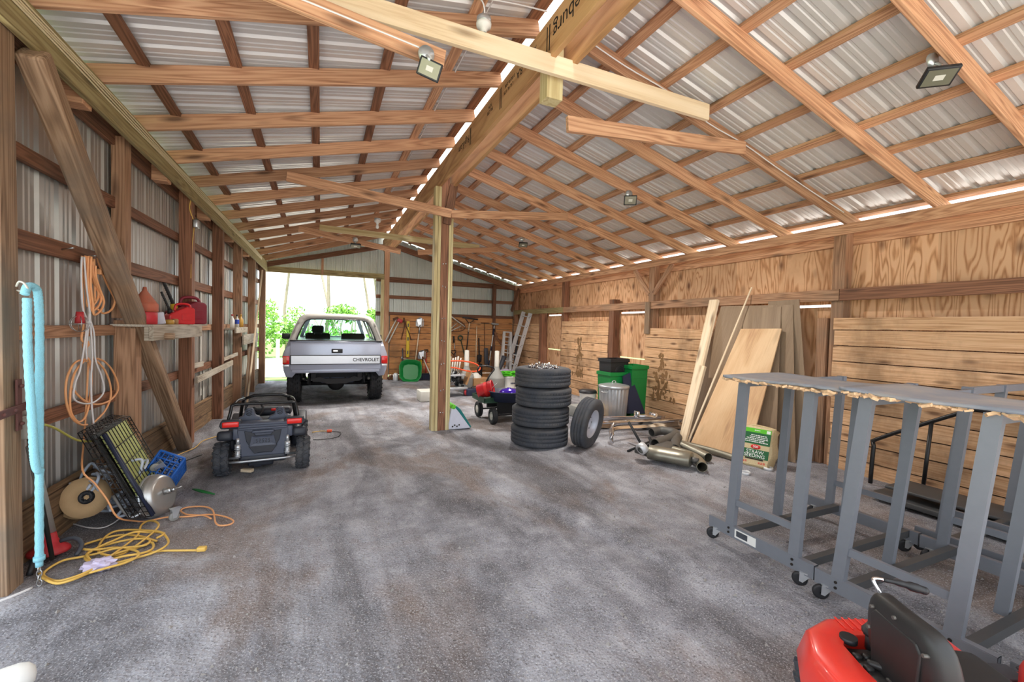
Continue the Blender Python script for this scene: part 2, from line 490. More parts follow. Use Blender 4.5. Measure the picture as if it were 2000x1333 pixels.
def grass_mat():
    t = NT('meadow_grass'); co = t.coord()
    n = t.noise(co, .4, 5, .6); g = t.noise(co, 30, 4, .7)
    c = t.mix(n, srgb(92,124,62), srgb(134,156,92)); c = t.mix(g, c, srgb(116,146,82))
    t.col(c); t.set(Roughness=.95); t.bump(g, .6, .05); return t.m
M['grass'] = grass_mat()
M['leaf'] = flat('young_leaves', (96,150,48), .6, 0, .3, 3)
M['bark'] = flat('pale_bark', (150,138,124), .9, 0, .3, 8)
M['fence'] = flat('white_fence_paint', (232,230,226), .6, 0, .05)
# ---------------------------------------------------------------- the barn
def LX(y): return -1.6+.0305*(y-3.5)          # inner face of the left wall framing (it runs slightly askew)
def LZ(y): return 3.2-.0295*(y-3.5)           # underside of the left eave beam
RIDGE = 4.01
def ZL(x, y):                                  # underside of the left rafters
    a = LZ(y)+.235; return a+(x-LX(y))/(1.6-LX(y))*(RIDGE-a)
def ZR(x): return RIDGE-.2724*(x-1.84)         # underside of the right rafters
Y0, Y1 = -1.1, 13.2
PER = [(0,0),(.015,.02),(.045,.02),(.06,0),(.105,0),(.112,.006),(.127,.006),(.134,0),(.16,0),(.167,.006),(.182,.006),(.189,0)]
def ribs(a, b, pitch=.2286):
    out = []; y = a
    while y < b:
        for q, h in PER:
            if y+q < b: out.append((y+q, h))
        y += pitch
    out.append((b, 0)); return out

def fl_h(x, y):
    s = .006*math.sin(2.1*x+1.3*y)+.005*math.sin(5.3*x-3.1*y+1)+.004*math.sin(9.7*x+7.9*y+2)
    # a worn rut that winds past the column towards the camera
    cxr = 1.35+.3*math.sin(y*.9)+.12*(6.5-y)
    s += -.022*math.exp(-((x-cxr)/.10)**2)*(1 if 1.5 < y < 6.8 else 0)+.014*math.exp(-((x-cxr-.22)/.14)**2)*(1 if 1.5 < y < 6.8 else 0)
    return s-.006
def floor():
    mb = MB(); x0, x1, y0, y1 = -1.95, 6.0, -1.3, 13.4; st = .07
    nx, ny = int((x1-x0)/st), int((y1-y0)/st)
    vs = [(x0+(x1-x0)*i/nx, y0+(y1-y0)*j/ny, 0) for j in range(ny+1) for i in range(nx+1)]
    r = random.Random(3)
    vs = [(x, y, fl_h(x, y)+r.uniform(-.004, .004)) for x, y, z in vs]
    fs = [(j*(nx+1)+i, j*(nx+1)+i+1, (j+1)*(nx+1)+i+1, (j+1)*(nx+1)+i) for j in range(ny) for i in range(nx)]
    mb.add(vs, fs, True)
    struct(mb.build('floor', M['floor']))
    g = MB(); rr = random.Random(11)
    for k in range(5200):
        u = rr.random()
        if u < .6: x, y = rr.uniform(-1.4, 5.6), 1.3+rr.random()**1.4*7
        elif u < .85: x, y = rr.uniform(2.2, 5.6), rr.uniform(.4, 4)
        else: x, y = rr.gauss(1.6, .35), rr.uniform(1.5, 8)
        s = rr.choice([.004, .005, .006, .008, .012])*rr.uniform(.7, 1.3)
        z = fl_h(x, y)
        a = rr.uniform(0, 6.3)
        p = [(math.cos(a+i*2.1)*s*rr.uniform(.7, 1.2)+x, math.sin(a+i*2.1)*s*rr.uniform(.7, 1.2)+y, z-.002) for i in range(3)]
        t = (x+rr.uniform(-.3, .3)*s, y+rr.uniform(-.3, .3)*s, z+s*rr.uniform(.6, 1.1))
        g.add(p+[t], [(0,1,3),(1,2,3),(2,0,3)])
    o = g.build('gravel', M['concrete']); tag(o, 'loose grey gravel and stone chips scattered over the dirt floor', 'gravel', kind='stuff')
floor()

# roof sheets -----------------------------------------------------
def roof_left():
    pr = ribs(Y0, Y1); a = []; b = []
    for y, h in pr:
        x0 = LX(y)-.62; x1 = 1.63
        a.append((x0, y, ZL(x0, y)+.182+h)); b.append((x1, y, ZL(x1, y)+.182+h))
    mb = MB(); n = len(a); mb.add(a+b, [(i, i+1, n+i+1, n+i) for i in range(n-1)])
    struct(mb.build('roof_left', M['roof']))
    a = []; b = []
    for y, h in ribs(Y0, Y1):
        a.append((1.80, y, ZR(1.80)+.182+h)); b.append((6.0, y, ZR(6.0)+.182+h))
    mb = MB(); mb.add(a+b, [(i, i+1, n+i+1, n+i) for i in range(n-1)])
    struct(mb.build('roof_right', M['roof']))
    t = NT('translucent_ridge_vent'); t.t.nodes.remove(t.b)
    tr = t.n('ShaderNodeBsdfTranslucent'); tr.inputs[0].default_value = (.95,.95,.95,1)
    t.l(tr.outputs[0], t.t.nodes['Material Output'].inputs[0])
    mb = MB(); mb.add([(1.5,Y0,4.255),(1.715,Y0,4.31),(1.93,Y0,4.255),(1.5,Y1,4.255),(1.715,Y1,4.31),(1.93,Y1,4.255)], [(0,1,4,3),(1,2,5,4)])
    struct(mb.build('trim_ridge', t.m))
roof_left()

def siding(name, pts, zb, ztf, m):
    """vertical ribbed sheet along the line of (x,y) points; ribs already offset"""
    mb = MB(); vs = [(x, y, zb(x, y)) for x, y in pts]+[(x, y, ztf(x, y)) for x, y in pts]; n = len(pts)
    mb.add(vs, [(i, i+1, n+i+1, n+i) for i in range(n-1)])
    o = mb.build(name, m); struct(o); return o
# left wall of steel sheet, from the gate post on to the far end
siding('wall_left', [(LX(y)-.222-h, y) for y, h in ribs(3.38, 13.2)], lambda x, y: .12, lambda x, y: LZ(y)+.06, M['siding'])
timber_y = lambda y, z, off: (LX(y)+off, y, z)
o = MB()
for (a, b) in ((3.4, 13.0),):
    o.add([(LX(a)-.15, a, -.02), (LX(b)-.15, b, -.02), (LX(b)-.15, b, .375), (LX(a)-.15, a, .375), (LX(a)-.19, a, -.02), (LX(b)-.19, b, -.02), (LX(b)-.19, b, .375), (LX(a)-.19, a, .375)],
          [(0,1,2,3),(4,7,6,5),(3,2,6,7),(0,4,5,1),(0,3,7,4),(1,5,6,2)])
struct(o.build('baseboard_left', W['splash']))

# left wall framing
LP = [3.51, 5.22, 6.9, 8.5, 10.0, 11.5]
lname = ['nearest the camera, with the rusty gate hinge', 'second along, behind the diagonal brace', 'third along, at the foot of the diagonal brace', 'fourth along, just past the gas can shelf', 'fifth along, carrying the little bottle shelf', 'sixth along, last before the far door jamb']
for i, y in enumerate(LP):
    x = LX(y)-.02-.07; w = .14
    if i == 0:
        timber('wall_post', (x-.0, y-.075, -.05), (x-.02, y-.075, LZ(y)+.235), .15, .15, W['old'], 'square timber post of the left wall, '+lname[i], 'post', 'posts of the left wall', up=(1,0,0))
    elif i == 1:
        mb = MB().box((0, 0, .8-.02), (.16, .15, 1.60), bev=.004).box((-.045, 0, 2.42), (.10, .145, 1.64), bev=.004)
        for q in range(len(mb.sm)): mb.sm[q] = False
        o = mb.build('wall_post', W['post'] if False else wood('post_timber_upright', (184,140,104), (156,114,80), (104,70,46), axis='Z', tint=.05)); o.location = (x-.01, y-.07, 0)
        tag(o, 'square timber post of the left wall, '+lname[i], 'post', 'posts of the left wall')
    else:
        timber('wall_post', (x, y-.07, -.05), (x, y-.07, LZ(y)+.235), .14, .14, W['dark'] if i in (2,3) else W['post'], 'square timber post of the left wall, '+lname[i], 'post', 'posts of the left wall', up=(1,0,0))
# eave beams
timber('eave_beam', (LX(-.4), -.4, LZ(-.4)+.1175), (LX(13.0), 13.0, LZ(13)+.1175), .04, .235, W['green'], 'long greenish timber eave beam along the left wall top, cables stapled to it', 'beam', up=(0,0,1))
timber('eave_beam', (LX(3.3)-.18, 3.3, LZ(3.3)+.1175), (LX(13.0)-.18, 13.0, LZ(13)+.1175), .04, .235, W['dark'], 'dark outer eave beam behind the left wall posts', 'beam')
for i in range(5):
    ya = (LP[i]+LP[i+1])/2-.1
    timber('spacer_block', (LX(ya)-.16, ya, LZ(ya)+.05), (LX(ya)-.02, ya, LZ(ya)+.05), .14, .16, W['rafter'],
           'short wood block between the left eave beams, %s bay from the front' % ORD[i], 'block', 'blocks between the left eave beams')
for j, (z, h, nm) in enumerate(((2.64, .1, 'highest'), (2.09, .12, 'second from the top'), (1.49, .09, 'third down, level with the gas cans'), (.89, .1, 'lowest'))):
    timber('wall_girt', (LX(3.36)-.18, 3.36, z), (LX(13)-.18, 13, z), .04, h, W['dark'] if j != 2 else W['post'], 'horizontal timber girt behind the left wall posts, '+nm, 'girt', 'girts of the left wall')
timber('diagonal_brace', (LX(3.45)+.0, 3.60, 3.18), (LX(6.45)-.03, 6.60, -.02), .135, .14, W['old'], 'thick slanting timber brace crossing the first two left wall bays', 'brace', up=(1,0,0), bev=.02)

# right wall ------------------------------------------------------
RX = 5.75
OPEN = [(3.42, 4.75, 'nearest, beside the leaning plywood'), (6.70, 7.72, 'middle, behind the green bins'), (9.93, 11.0, 'farthest, by the ladders')]
o = MB(); xs = 5.97
def vslab(mb, x0, x1, y0, y1, z0, z1): mb.box(((x0+x1)/2, (y0+y1)/2, (z0+z1)/2), (x1-x0, y1-y0, z1-z0))
vslab(o, xs, xs+.015, Y0, 13.2, 2.0, 2.885)
yy = Y0
for a, b, _ in OPEN:
    vslab(o, xs, xs+.015, yy, a, -.05, 2.0); yy = b
vslab(o, xs, xs+.015, yy, 13.2, -.05, 2.0)
struct(o.build('wall_right', W['wallply']))
for a, b, nm in OPEN:
    o = MB(); vslab(o, xs-.03, xs-.012, a+.02, b-.02, -.03, 1.02); vslab(o, xs-.03, xs-.012, a-.02, b+.02, 1.045, 1.965)
    tag(o.build('plywood_shutter', W['wallply']), 'plywood panels closing a right wall opening with light slits, '+nm, 'shutter', 'closed openings of the right wall')
RPY = [(.1, 'first, near the camera side'), (3.30, 'second, right of the leaning plywood'), (6.60, 'third, with two small knee braces'), (9.92, 'fourth, left of the aluminium ladders'), (13.05, 'fifth, in the far corner')]
for i, (y, nm) in enumerate(RPY):
    timber('wall_post', (5.86, y, -.05), (5.86, y, 2.92), .14, .14, W['post'] if i != 3 else W['dark'], 'square timber post of the right wall, '+nm, 'post', 'posts of the right wall', up=(1,0,0))
timber('door_post', (5.83, 3.46, -.05), (5.83, 3.46, 1.82), .12, .10, W['post'], 'short brown timber post beside the plank wall, right of leaning plywood', 'post', up=(1,0,0))
timber('door_post', (5.84, 7.79, -.05), (5.84, 7.79, 2.27), .16, .16, W['dark'], 'short reddish post behind the green bins rising above the rail', 'post', up=(1,0,0))
timber('door_post', (5.84, 11.1, -.05), (5.84, 11.1, 2.27), .16, .17, W['dark'], 'short reddish post right of the ladders rising above the rail', 'post', up=(1,0,0))
timber('sister_board', (5.735, 6.62, 1.55), (5.735, 6.62, 2.16), .03, .13, W['old'], 'short upright board nailed over the rail at the knee braced post', 'board', up=(0,1,0))
timber('top_plate', (RX+.02, Y0, 2.8875), (RX+.02, 13.0, 2.8875), .04, .125, W['rafter'], 'long inner top beam of the right wall carrying the rafters', 'beam')
timber('top_plate', (5.95, Y0, 2.80), (5.95, 13.1, 2.80), .04, .17, W['rafter'], 'outer top beam against the plywood of the right wall', 'beam')
for a, b, nm in ((Y0, 3.26, 'near dark length'), (3.26, 9.85, 'middle length above the leaning plywood'), (9.85, 13.0, 'far length behind the ladders')):
    timber('wall_rail', (RX+.02, a+.003, 2.10), (RX+.02, b-.003, 2.10), .04, .14, W['dark'] if a < 0 else W['green'] if a > 9 else W['post'], 'horizontal rail along the right wall, '+nm, 'rail', 'rails of the right wall')
for s, nm in ((-1, 'far'), (1, 'near')):
    timber('knee_brace', (5.80, 6.60-s*.06, 2.32), (5.80, 6.60-s*.52, 2.83), .04, .09, W['rafter'], 'small knee brace at the third right wall post, %s side' % nm, 'brace', 'knee braces of the right wall')
timber('knee_brace', (5.66, 12.98, 2.15), (5.66, 12.45, 2.82), .04, .12, W['dark'], 'knee brace of the far corner post above the tools', 'brace')
def planks(name, a, b, h, top, m, th=.035, x=RX):
    mb = MB(); z = -.03; r = random.Random(int(a*10)+5)
    while z < top-.02:
        z1 = min(z+h-.009, top)
        e = r.uniform(-.012, .012)
        vslab(mb, x+r.uniform(0, .004), x+th, a+e, b+e, z, z1); z += h
    return struct(mb.build(name, m))
planks('baseboard_near', Y0, 3.30, .19, 1.82, W['planks'])
planks('baseboard_middle', 4.78, 6.68, .19, 1.66, W['planks'])
planks('baseboard_far', 7.88, 9.9, .19, 1.80, W['planks'])
planks('baseboard_corner', 11.18, 13.0, .19, 1.74, W['planks'])
# dried mud stains thrown up the planks
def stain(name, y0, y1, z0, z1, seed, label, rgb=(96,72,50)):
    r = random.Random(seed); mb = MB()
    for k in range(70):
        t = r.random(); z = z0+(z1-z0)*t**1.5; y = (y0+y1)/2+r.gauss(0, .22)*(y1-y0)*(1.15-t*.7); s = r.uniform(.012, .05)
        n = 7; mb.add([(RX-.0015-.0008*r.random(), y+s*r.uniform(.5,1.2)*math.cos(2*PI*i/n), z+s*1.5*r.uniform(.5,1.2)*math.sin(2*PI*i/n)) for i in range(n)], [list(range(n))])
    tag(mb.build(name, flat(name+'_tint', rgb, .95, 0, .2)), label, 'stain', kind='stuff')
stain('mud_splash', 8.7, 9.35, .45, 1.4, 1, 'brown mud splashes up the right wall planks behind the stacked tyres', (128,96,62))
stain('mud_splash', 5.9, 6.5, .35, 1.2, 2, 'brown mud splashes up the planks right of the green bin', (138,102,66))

# end wall --------------------------------------------------------
EY = 13.0
pts = [(x, 13.2+h) for x, h in ribs(-1.75, 1.44)]
siding('wall_back', pts, lambda x, y: 3.02, lambda x, y: ZL(x, 13.0)+.16, M['enddsiding'])
siding('wall_back', [(x, 13.2+h) for x, h in ribs(1.44, 6.0)], lambda x, y: .12, lambda x, y: (ZL(x, 13) if x < 1.72 else ZR(x))+.16, M['enddsiding'])
mb = MB(); z = -.03
while z < 1.74:
    mb.box(((1.83+5.72)/2, EY+.02+rnd.uniform(-.003, .003), z+.0825), (3.89, .035, .165)); z += .175
struct(mb.build('baseboard_back', W['planks2']))
def ttag(*a, **k): return timber(*a, **k)
timber('ridge_post', (1.73, EY+.07, -.05), (1.73, EY+.07, 3.98), .14, .14, W['rafter'], 'timber post of the far end wall under the ridge, right of the door', 'post', up=(1,0,0))
timber('door_jamb', (1.62, EY+.05, -.05), (1.62, EY+.05, 2.9), .05, .10, W['cream'], 'pale narrow jamb on the right of the far door opening', 'jamb', up=(1,0,0))
timber('door_jamb', (-1.40, EY-.02, -.05), (-1.40, EY-.02, 3.1), .16, .14, W['post'], 'timber jamb on the left of the far door opening', 'jamb', up=(1,0,0))
timber('door_header', (-1.5, EY+.06, 2.985), (1.66, EY+.06, 2.985), .05, .15, W['green'], 'horizontal header beam above the far door opening', 'beam')
timber('gable_stud', (.02, EY+.05, 2.93), (.02, EY+.05, 3.5), .05, .06, W['rafter'], 'short stud above the middle of the far door', 'stud', up=(1,0,0))
timber('wall_stud', (5.06, EY+.02, .0), (5.06, EY+.02, 2.95), .12, .10, W['dark'], 'upright stud of the end wall near the far right corner', 'stud', up=(1,0,0))
for z, h, nm in ((2.925, .15, 'highest'), (2.42, .1, 'middle'), (1.92, .12, 'lowest, just above the tool wall')):
    timber('end_girt', (1.45, EY+.165, z), (5.95, EY+.165, z), .04, h, W['dark'], 'horizontal girt of the far end wall, '+nm, 'girt', 'girts of the end wall')
timber('rake_rafter', (-1.45, EY-.05, ZL(-1.45, 13)-.06), (1.6, EY-.05, RIDGE-.18), .05, .13, W['dark'], 'sloping rafter on the far end wall, left of the ridge', 'rafter', 'end wall rafters')
timber('rake_rafter', (1.84, EY-.05, RIDGE-.12), (5.95, EY-.05, ZR(5.95)-.06), .05, .16, W['dark'], 'sloping rafter on the far end wall, right of the ridge', 'rafter', 'end wall rafters')

# ridge beams and rafters -----------------------------------------
rb1 = timber('ridge_beam', (1.6225, Y0, 3.855), (1.6225, 13.0, 3.855), .045, .31, W['lvl'], 'laminated ridge beam on the left with black mill print', 'beam', 'twin ridge beams')
timber('ridge_beam', (1.8175, Y0, 3.855), (1.8175, 13.0, 3.855), .045, .31, W['lvl'], 'laminated ridge beam on the right, unprinted twin of the printed one', 'beam', 'twin ridge beams')
for i in range(16):
    yr = .02+.825*i
    if yr > 12.9: break
    ye = yr+.22+.012*i
    ye = min(ye, 12.95)
    a = LX(ye)-.55
    timber('rafter', (a, ye+.04, ZL(a, ye)+.07), (1.63, yr, RIDGE+.078), .04, .14, W['rafter'], 'timber rafter of the left roof slope, %s from the front' % ORD[i], 'rafter', 'rafters of the left slope')
    yq = 2.37-.83*3+.83*i
    if yq < 12.9:
        timber('rafter', (1.78, yq+.02, ZR(1.78)+.07), (6.05, yq+.02, ZR(6.05)+.07), .04, .14, W['rafter'], 'timber rafter of the right roof slope, %s from the front' % ORD[i], 'rafter', 'rafters of the right slope')
for j, x in enumerate((-1.85, -1.30, -.67, -.08, .515, 1.085, 1.58)):
    z = lambda y: ZL(x, y)+.16
    w = .085 if x < 1.5 else .09
    timber('purlin', (x, Y0, z(Y0)), (x, 13.15, z(13.15)), w, .04, W['dark'] if j not in (5,) else W['rafter'], 'roof purlin of the left slope, %s up from the eave' % ORD[j], 'purlin', 'purlins of the left slope')
for j, x in enumerate((1.88, 2.38, 2.88, 3.40, 3.91, 4.39, 4.86, 5.38, 5.92)):
    timber('purlin', (x, Y0, ZR(x)+.16), (x, 13.15, ZR(x)+.16), .085, .04, W['rafter'], 'roof purlin of the right slope, %s down from the ridge' % ORD[j], 'purlin', 'purlins of the right slope', up=(.263, 0, 1))

# column ----------------------------------------------------------
col = thing('center_column', 'built-up timber column under the ridge, brown core between pale bolted boards', 'column', (0, 6.57, 0))
for x0, x1, zt, m, nm in ((1.55, 1.598, 3.70, 'cream', 'side_board'), (1.602, 1.645, 3.70, 'cream', 'side_board'), (1.648, 1.765, 4.02, 'dark', 'core_post'), (1.768, 1.80, 3.70, 'cream', 'side_board'), (1.803, 1.836, 3.70, 'cream', 'side_board')):
    dz = .14 if nm == 'side_board' else .135
    timber(nm, ((x0+x1)/2, 0, -.04), ((x0+x1)/2, 0, zt), x1-x0, dz, W[m], parent=col, up=(0,1,0))
mb = MB()
for z in (2.55, 2.2, 1.72, 1.37, 1.02, .62, .28):
    for x in (1.685, 1.725): mb.cyl((x, -.068, z+rnd.uniform(-.02,.02)), (x, -.08, z), .008, n=8)
mb.build('bolt', M['galv'], col)
timber('ridge_block', (1.72, 6.48, 3.14), (1.81, 6.42, 3.72), .12, .045, W['dark'], 'slanting brown scab board on the column head', 'board', up=(0,1,0))
timber('ridge_block', (1.7, 3.2, 3.45), (1.7, 3.2, 4.0), .145, .13, W['cream'], 'stub of a cut post hanging between the ridge beams', 'block', up=(0,1,0))

# ties and braces under the rafters -------------------------------
timber('collar_tie', (-.35, 3.05, 3.66), (3.27, 3.05, 3.643), .04, .145, W['new'], 'long new pale collar tie crossing under the ridge beams near the front', 'beam')
timber('collar_tie', (-.9, 2.95, 3.60), (.745, 2.95, 3.395), .04, .125, W['rafter'], 'brown sloping board with the floodlight on its end', 'beam')
timber('collar_tie', (1.80, 3.10, 3.255), (3.83, 3.10, 3.44), .04, .125, W['rafter'], 'short reddish board hanging from the right slope near the front', 'beam')
timber('collar_tie', (-.43, 6.44, 3.50), (1.765, 6.40, 3.285), .04, .13, W['rafter'], 'brown brace running from the left slope down to the column', 'brace')
timber('collar_tie', (1.77, 6.42, 3.285), (3.78, 6.42, 3.495), .04, .12, W['rafter'], 'brown brace running from the column up to the right slope', 'brace')
timber('collar_tie', (-.05, 9.65, 3.52), (3.35, 9.65, 3.45), .04, .12, W['cream'], 'pale collar tie crossing the ridge behind the column', 'beam')
timber('collar_tie', (-.42, 9.5, 3.43), (1.52, 9.4, 3.145), .04, .11, W['rafter'], 'brown brace carrying the far ceiling lamp, left of the ridge', 'brace')
timber('collar_tie', (1.9, 9.5, 3.18), (3.75, 9.5, 3.42), .04, .11, W['rafter'], 'brown brace right of the ridge, behind the column', 'brace')
# mill print on the printed ridge beam, upside down as it was installed
for txt, y, z, sz in (('Roseburg', 2.68, 3.865, .17), ('APA', 3.34, 3.92, .055), ('PRL-270', 3.34, 3.86, .05), ('RA', 3.62, 3.885, .10), ('3100 Fb 2.0E', 3.84, 3.92, .045), ('LVL RL 1.75', 3.87, 3.865, .045), ('APA', 4.36, 3.92, .055), ('PRL-270', 4.36, 3.87, .05), ('RigidLam', 5.28, 3.86, .12)):
    o = text_mesh(txt, sz, M['ink'], 'mill_print', None, ext=.0004)
    o.matrix_world = Matrix(((0, 0, -1, 1.5985), (1, 0, 0, y), (0, -1, 0, z), (0, 0, 0, 1)))
    mw = o.matrix_world.copy(); o.parent = rb1; o.matrix_parent_inverse = rb1.matrix_world.inverted(); o.matrix_basis = mw
for y in (3.06, 3.10, 4.05, 4.08, 5.0, 5.03):
    o = MB().box((1.5985, y, 3.86), (.0008, .014, .20)).build('print_bar', M['ink']); o.parent = rb1; o.matrix_parent_inverse = rb1.matrix_world.inverted()
# ---------------------------------------------------------------- vehicles
def tyre_profile(R, r, w, n=5):
    """closed (radius,z) profile of a tyre of outer radius R, bead radius r, width w"""
    h = w/2
    return [(r, -h*.72), (r+(R-r)*.25, -h*.95), (r+(R-r)*.6, -h), (R-(R-r)*.12, -h*.9), (R, -h*.72), (R+.002, 0), (R, h*.72), (R-(R-r)*.12, h*.9), (r+(R-r)*.6, h), (r+(R-r)*.25, h*.95), (r, h*.72), (r+.004, 0)]
def tyre_mb(R, r, w, groove=(0,), seg=40, blocks=0, axis='X', c=(0,0,0), lug=.006):
    mb = MB()
    h = w/2; prof = [(r, -h*.72), (r+(R-r)*.25, -h*.95), (r+(R-r)*.6, -h), (R-(R-r)*.14, -h*.92)]
    zs = sorted(groove); e = .004*R/.3
    prof.append((R, -h*.76))
    for g in zs:
        q = g*h*.76
        prof += [(R, q-e*1.4), (R-.008*R/.3, q-e), (R-.008*R/.3, q+e), (R, q+e*1.4)]
    prof += [(R, h*.76), (R-(R-r)*.14, h*.92), (r+(R-r)*.6, h), (r+(R-r)*.25, h*.95), (r, h*.72)]
    Mm = Matrix.Translation(V(c)) @ (Matrix.Rotation(PI/2, 4, 'Y') if axis == 'X' else Matrix.Identity(4))
    mb.lathe(prof, seg, Mm, closed=True)
    if blocks:
        for k in range(blocks):
            a = 2*PI*k/blocks
            for sgn in (-1, 1):
                aa = a+(0 if sgn < 0 else PI/blocks)
                mb.box((0, 0, 0), (lug*2.2, R*2*PI/blocks*.5, w*.36), Mm @ Matrix.Rotation(aa, 4, 'Z') @ Matrix.Translation((R+lug*.3, 0, sgn*h*.42)) @ Matrix.Rotation(sgn*.55, 4, 'X'), bev=.003)
                mb.box((0, 0, 0), (lug*1.8, R*2*PI/blocks*.38, w*.16), Mm @ Matrix.Rotation(aa, 4, 'Z') @ Matrix.Translation((R-(R-r)*.1, 0, sgn*h*.9)) @ Matrix.Rotation(sgn*.9, 4, 'Y'), bev=.003)
    return mb
def ringface(mb, outer, inner, th, M=None, back=True):
    """flat frame between two loops of equal length, given thickness along the loops' plane normal"""
    n = len(outer)
    o = [V(p) for p in outer]; i = [V(p) for p in inner]
    t = V(th)
    vs = o+i+[p+t for p in o]+[p+t for p in i]
    fs = []
    for k in range(n):
        j = (k+1) % n
        fs += [(k, j, n+j, n+k), (2*n+k, 3*n+k, 3*n+j, 2*n+j), (k, 2*n+k, 2*n+j, j), (n+k, n+j, 3*n+j, 3*n+k)]
    mb.add(vs, fs, False, M)
    return mb

def truck():
    T = thing('pickup_truck', 'grey-blue hardtop off-road truck seen from behind, parked in the far doorway', 'truck', (.29, 9.75, 0), R_(0))
    s = .958; X0 = .29; yr = -.64                     # rear face in local y
    P = lambda x, z: (x*s-X0, 1.6-(1.6-z)*s)
    yf = 3.45                                        # nose
    # body tub: lofted section
    half = [(-.46,.60),(-.52,.52),(-.62,.53),(-.665,.66),(-.685,.93),(-.675,.98),(-.625,1.12),(-.58,1.235)]
    Lr = [P(x, z) for x, z in half]; c = P(.31, 0)[0]
    sect = Lr+[(2*c-x, z) for x, z in reversed(Lr)]
    mb = MB()
    def ring(y, k=1.0, zt=0, pin=0): return [(c+(x-c)*k, y, z+zt*(1 if z > 1.1 else 0)) for x, z in sect]
    rings = [ring(yr, .985), ring(yr+.03, 1.0), ring(yr+.35)]
    mb.loft(rings+[ring(2.35), ring(2.5, 1, -.02), ring(3.3, 1, -.05), ring(yf, .97, -.08)], caps=True)
    body = mb.build('body', M['truck'], T)
    # seams and lower edge of the tailgate
    tg = MB(); a = P(-.545, 1.225); b = P(1.165, .665)
    ya = yr-.012
    tg.box(((a[0]+b[0])/2, ya+.01, (a[1]+b[1])/2), (b[0]-a[0], .03, a[1]-b[1]), bev=.012)
    gate = tg.build('tailgate', M['truck'], T)
    a2 = P(-.53, .952); b2 = P(1.145, .78)
    mb = MB().box(((a2[0]+b2[0])/2, ya-.012, (a2[1]+b2[1])/2), (b2[0]-a2[0], .016, a2[1]-b2[1]), bev=.004)
    mb.build('trim_panel', M['panel'], gate)
    mb = MB(); w = .010
    ringface(mb, [(a2[0]-w, ya-.02, b2[1]-w), (b2[0]+w, ya-.02, b2[1]-w), (b2[0]+w, ya-.02, a2[1]+w), (a2[0]-w, ya-.02, a2[1]+w)],
             [(a2[0]+w*.3, ya-.02, b2[1]+w*.3), (b2[0]-w*.3, ya-.02, b2[1]+w*.3), (b2[0]-w*.3, ya-.02, a2[1]-w*.3), (a2[0]+w*.3, ya-.02, a2[1]-w*.3)], (0, .012, 0))
    mb.build('trim_edge', M['blackp'], gate)
    q = P(.865, .862)
    text_mesh('CHEVROLET', .088, M['ink'], 'lettering', gate, (q[0], ya-.022, q[1]), (R_(90), 0, 0), .002, sx=1.02, bold=.0012)
    h0 = P(.20, 1.085); h1 = P(.41, 1.00)
    hb = MB().box(((h0[0]+h1[0])/2, ya-.008, (h0[1]+h1[1])/2), (h1[0]-h0[0], .02, h0[1]-h1[1]), bev=.008).build('release_handle', M['blackp'], gate)
    hm = (h0[0]+h1[0])/2
    MB().box((hm-.03, ya-.02, (h0[1]+h1[1])/2+.004), (.085, .012, .032), bev=.004).build('handle_lever', M['chrome'], hb)
    # tail lamps
    for x0, x1, nm in ((-.677, -.555, 'left'), (1.175, 1.297, 'right')):
        p0 = P(x0, .94); p1 = P(x1, .78)
        mb = MB().box(((p0[0]+p1[0])/2, yr-.0, (p0[1]+p1[1])/2), (p1[0]-p0[0], .06, p0[1]-p1[1]), bev=.01)
        lamp = mb.build('tail_lamp', M['lamp'], T)
        if nm == 'left': MB().box((p0[0]+.035, yr-.028, (p0[1]+p1[1])/2+.008), (.065, .01, .11), bev=.003).build('amber_lens', M['lampo'], lamp)
        MB().box(((p0[0]+p1[0])/2, yr-.005, p1[1]-.028), (p1[0]-p0[0]-.01, .055, .045), bev=.006).build('reverse_lens', M['panel'], lamp)
    # rear valance
    a = P(-.52, .68); b = P(1.14, .61)
    MB().box(((a[0]+b[0])/2, yr+.04, (a[1]+b[1])/2), (b[0]-a[0], .10, (a[1]-b[1])*1.05), bev=.015).build('rear_valance', M['truck'], T)
    # hardtop: rear frame, roof, sides
    zt = P(0, 1.785)[1]; zb = P(0, 1.24)[1]
    def hoop(y, lean=0.0, k=1.0):
        pts = [(-.575, 1.245), (-.55, 1.32), (-.47, 1.55), (-.395, 1.70), (-.33, 1.757), (-.24, 1.783), (.05, 1.797), (.31, 1.80)]
        L = [P(x, z) for x, z in pts]
        full = L+[(2*c-x, z) for x, z in reversed(L[:-1])]
        return [(c+(x-c)*k, y, z) for x, z in full]
    outer = hoop(yr+.03)
    # lean the rear of the top forward a little
    lean = lambda p: (p[0], p[1]+.16*max(0, p[2]-zb), p[2])
    outer = [lean(p) for p in outer]
    wi = [(-.435, 1.262), (-.415, 1.33), (-.34, 1.52), (-.29, 1.62), (-.25, 1.655), (-.18, 1.675), (.05, 1.683), (.31, 1.686)]
    Li = [P(x, z) for x, z in wi]; inn = [(x, yr+.03, z) for x, z in Li+[(2*c-x, z) for x, z in reversed(Li[:-1])]]
    inn = [lean(p) for p in inn]
    mb = MB()
    n = len(outer)
    vs = outer+inn+[(p[0], p[1]+.05, p[2]) for p in inn]
    fs = [(k, k+1, n+k+1, n+k) for k in range(n-1)]+[(n+k, n+k+1, 2*n+k+1, 2*n+k) for k in range(n-1)]
    mb.add(vs, fs, True)
    # roof skin and the upper sides run forward; the side windows stay open below
    up = [k for k in range(n) if outer[k][2] > P(0, 1.66)[1]]
    prof = [outer[k] for k in up]
    rr = [[(p[0], p[1]+d, p[2]+dz) for p in prof] for d, dz in ((0, 0), (.9, .02), (1.9, .02), (2.2, -.02))]
    m_ = len(prof)
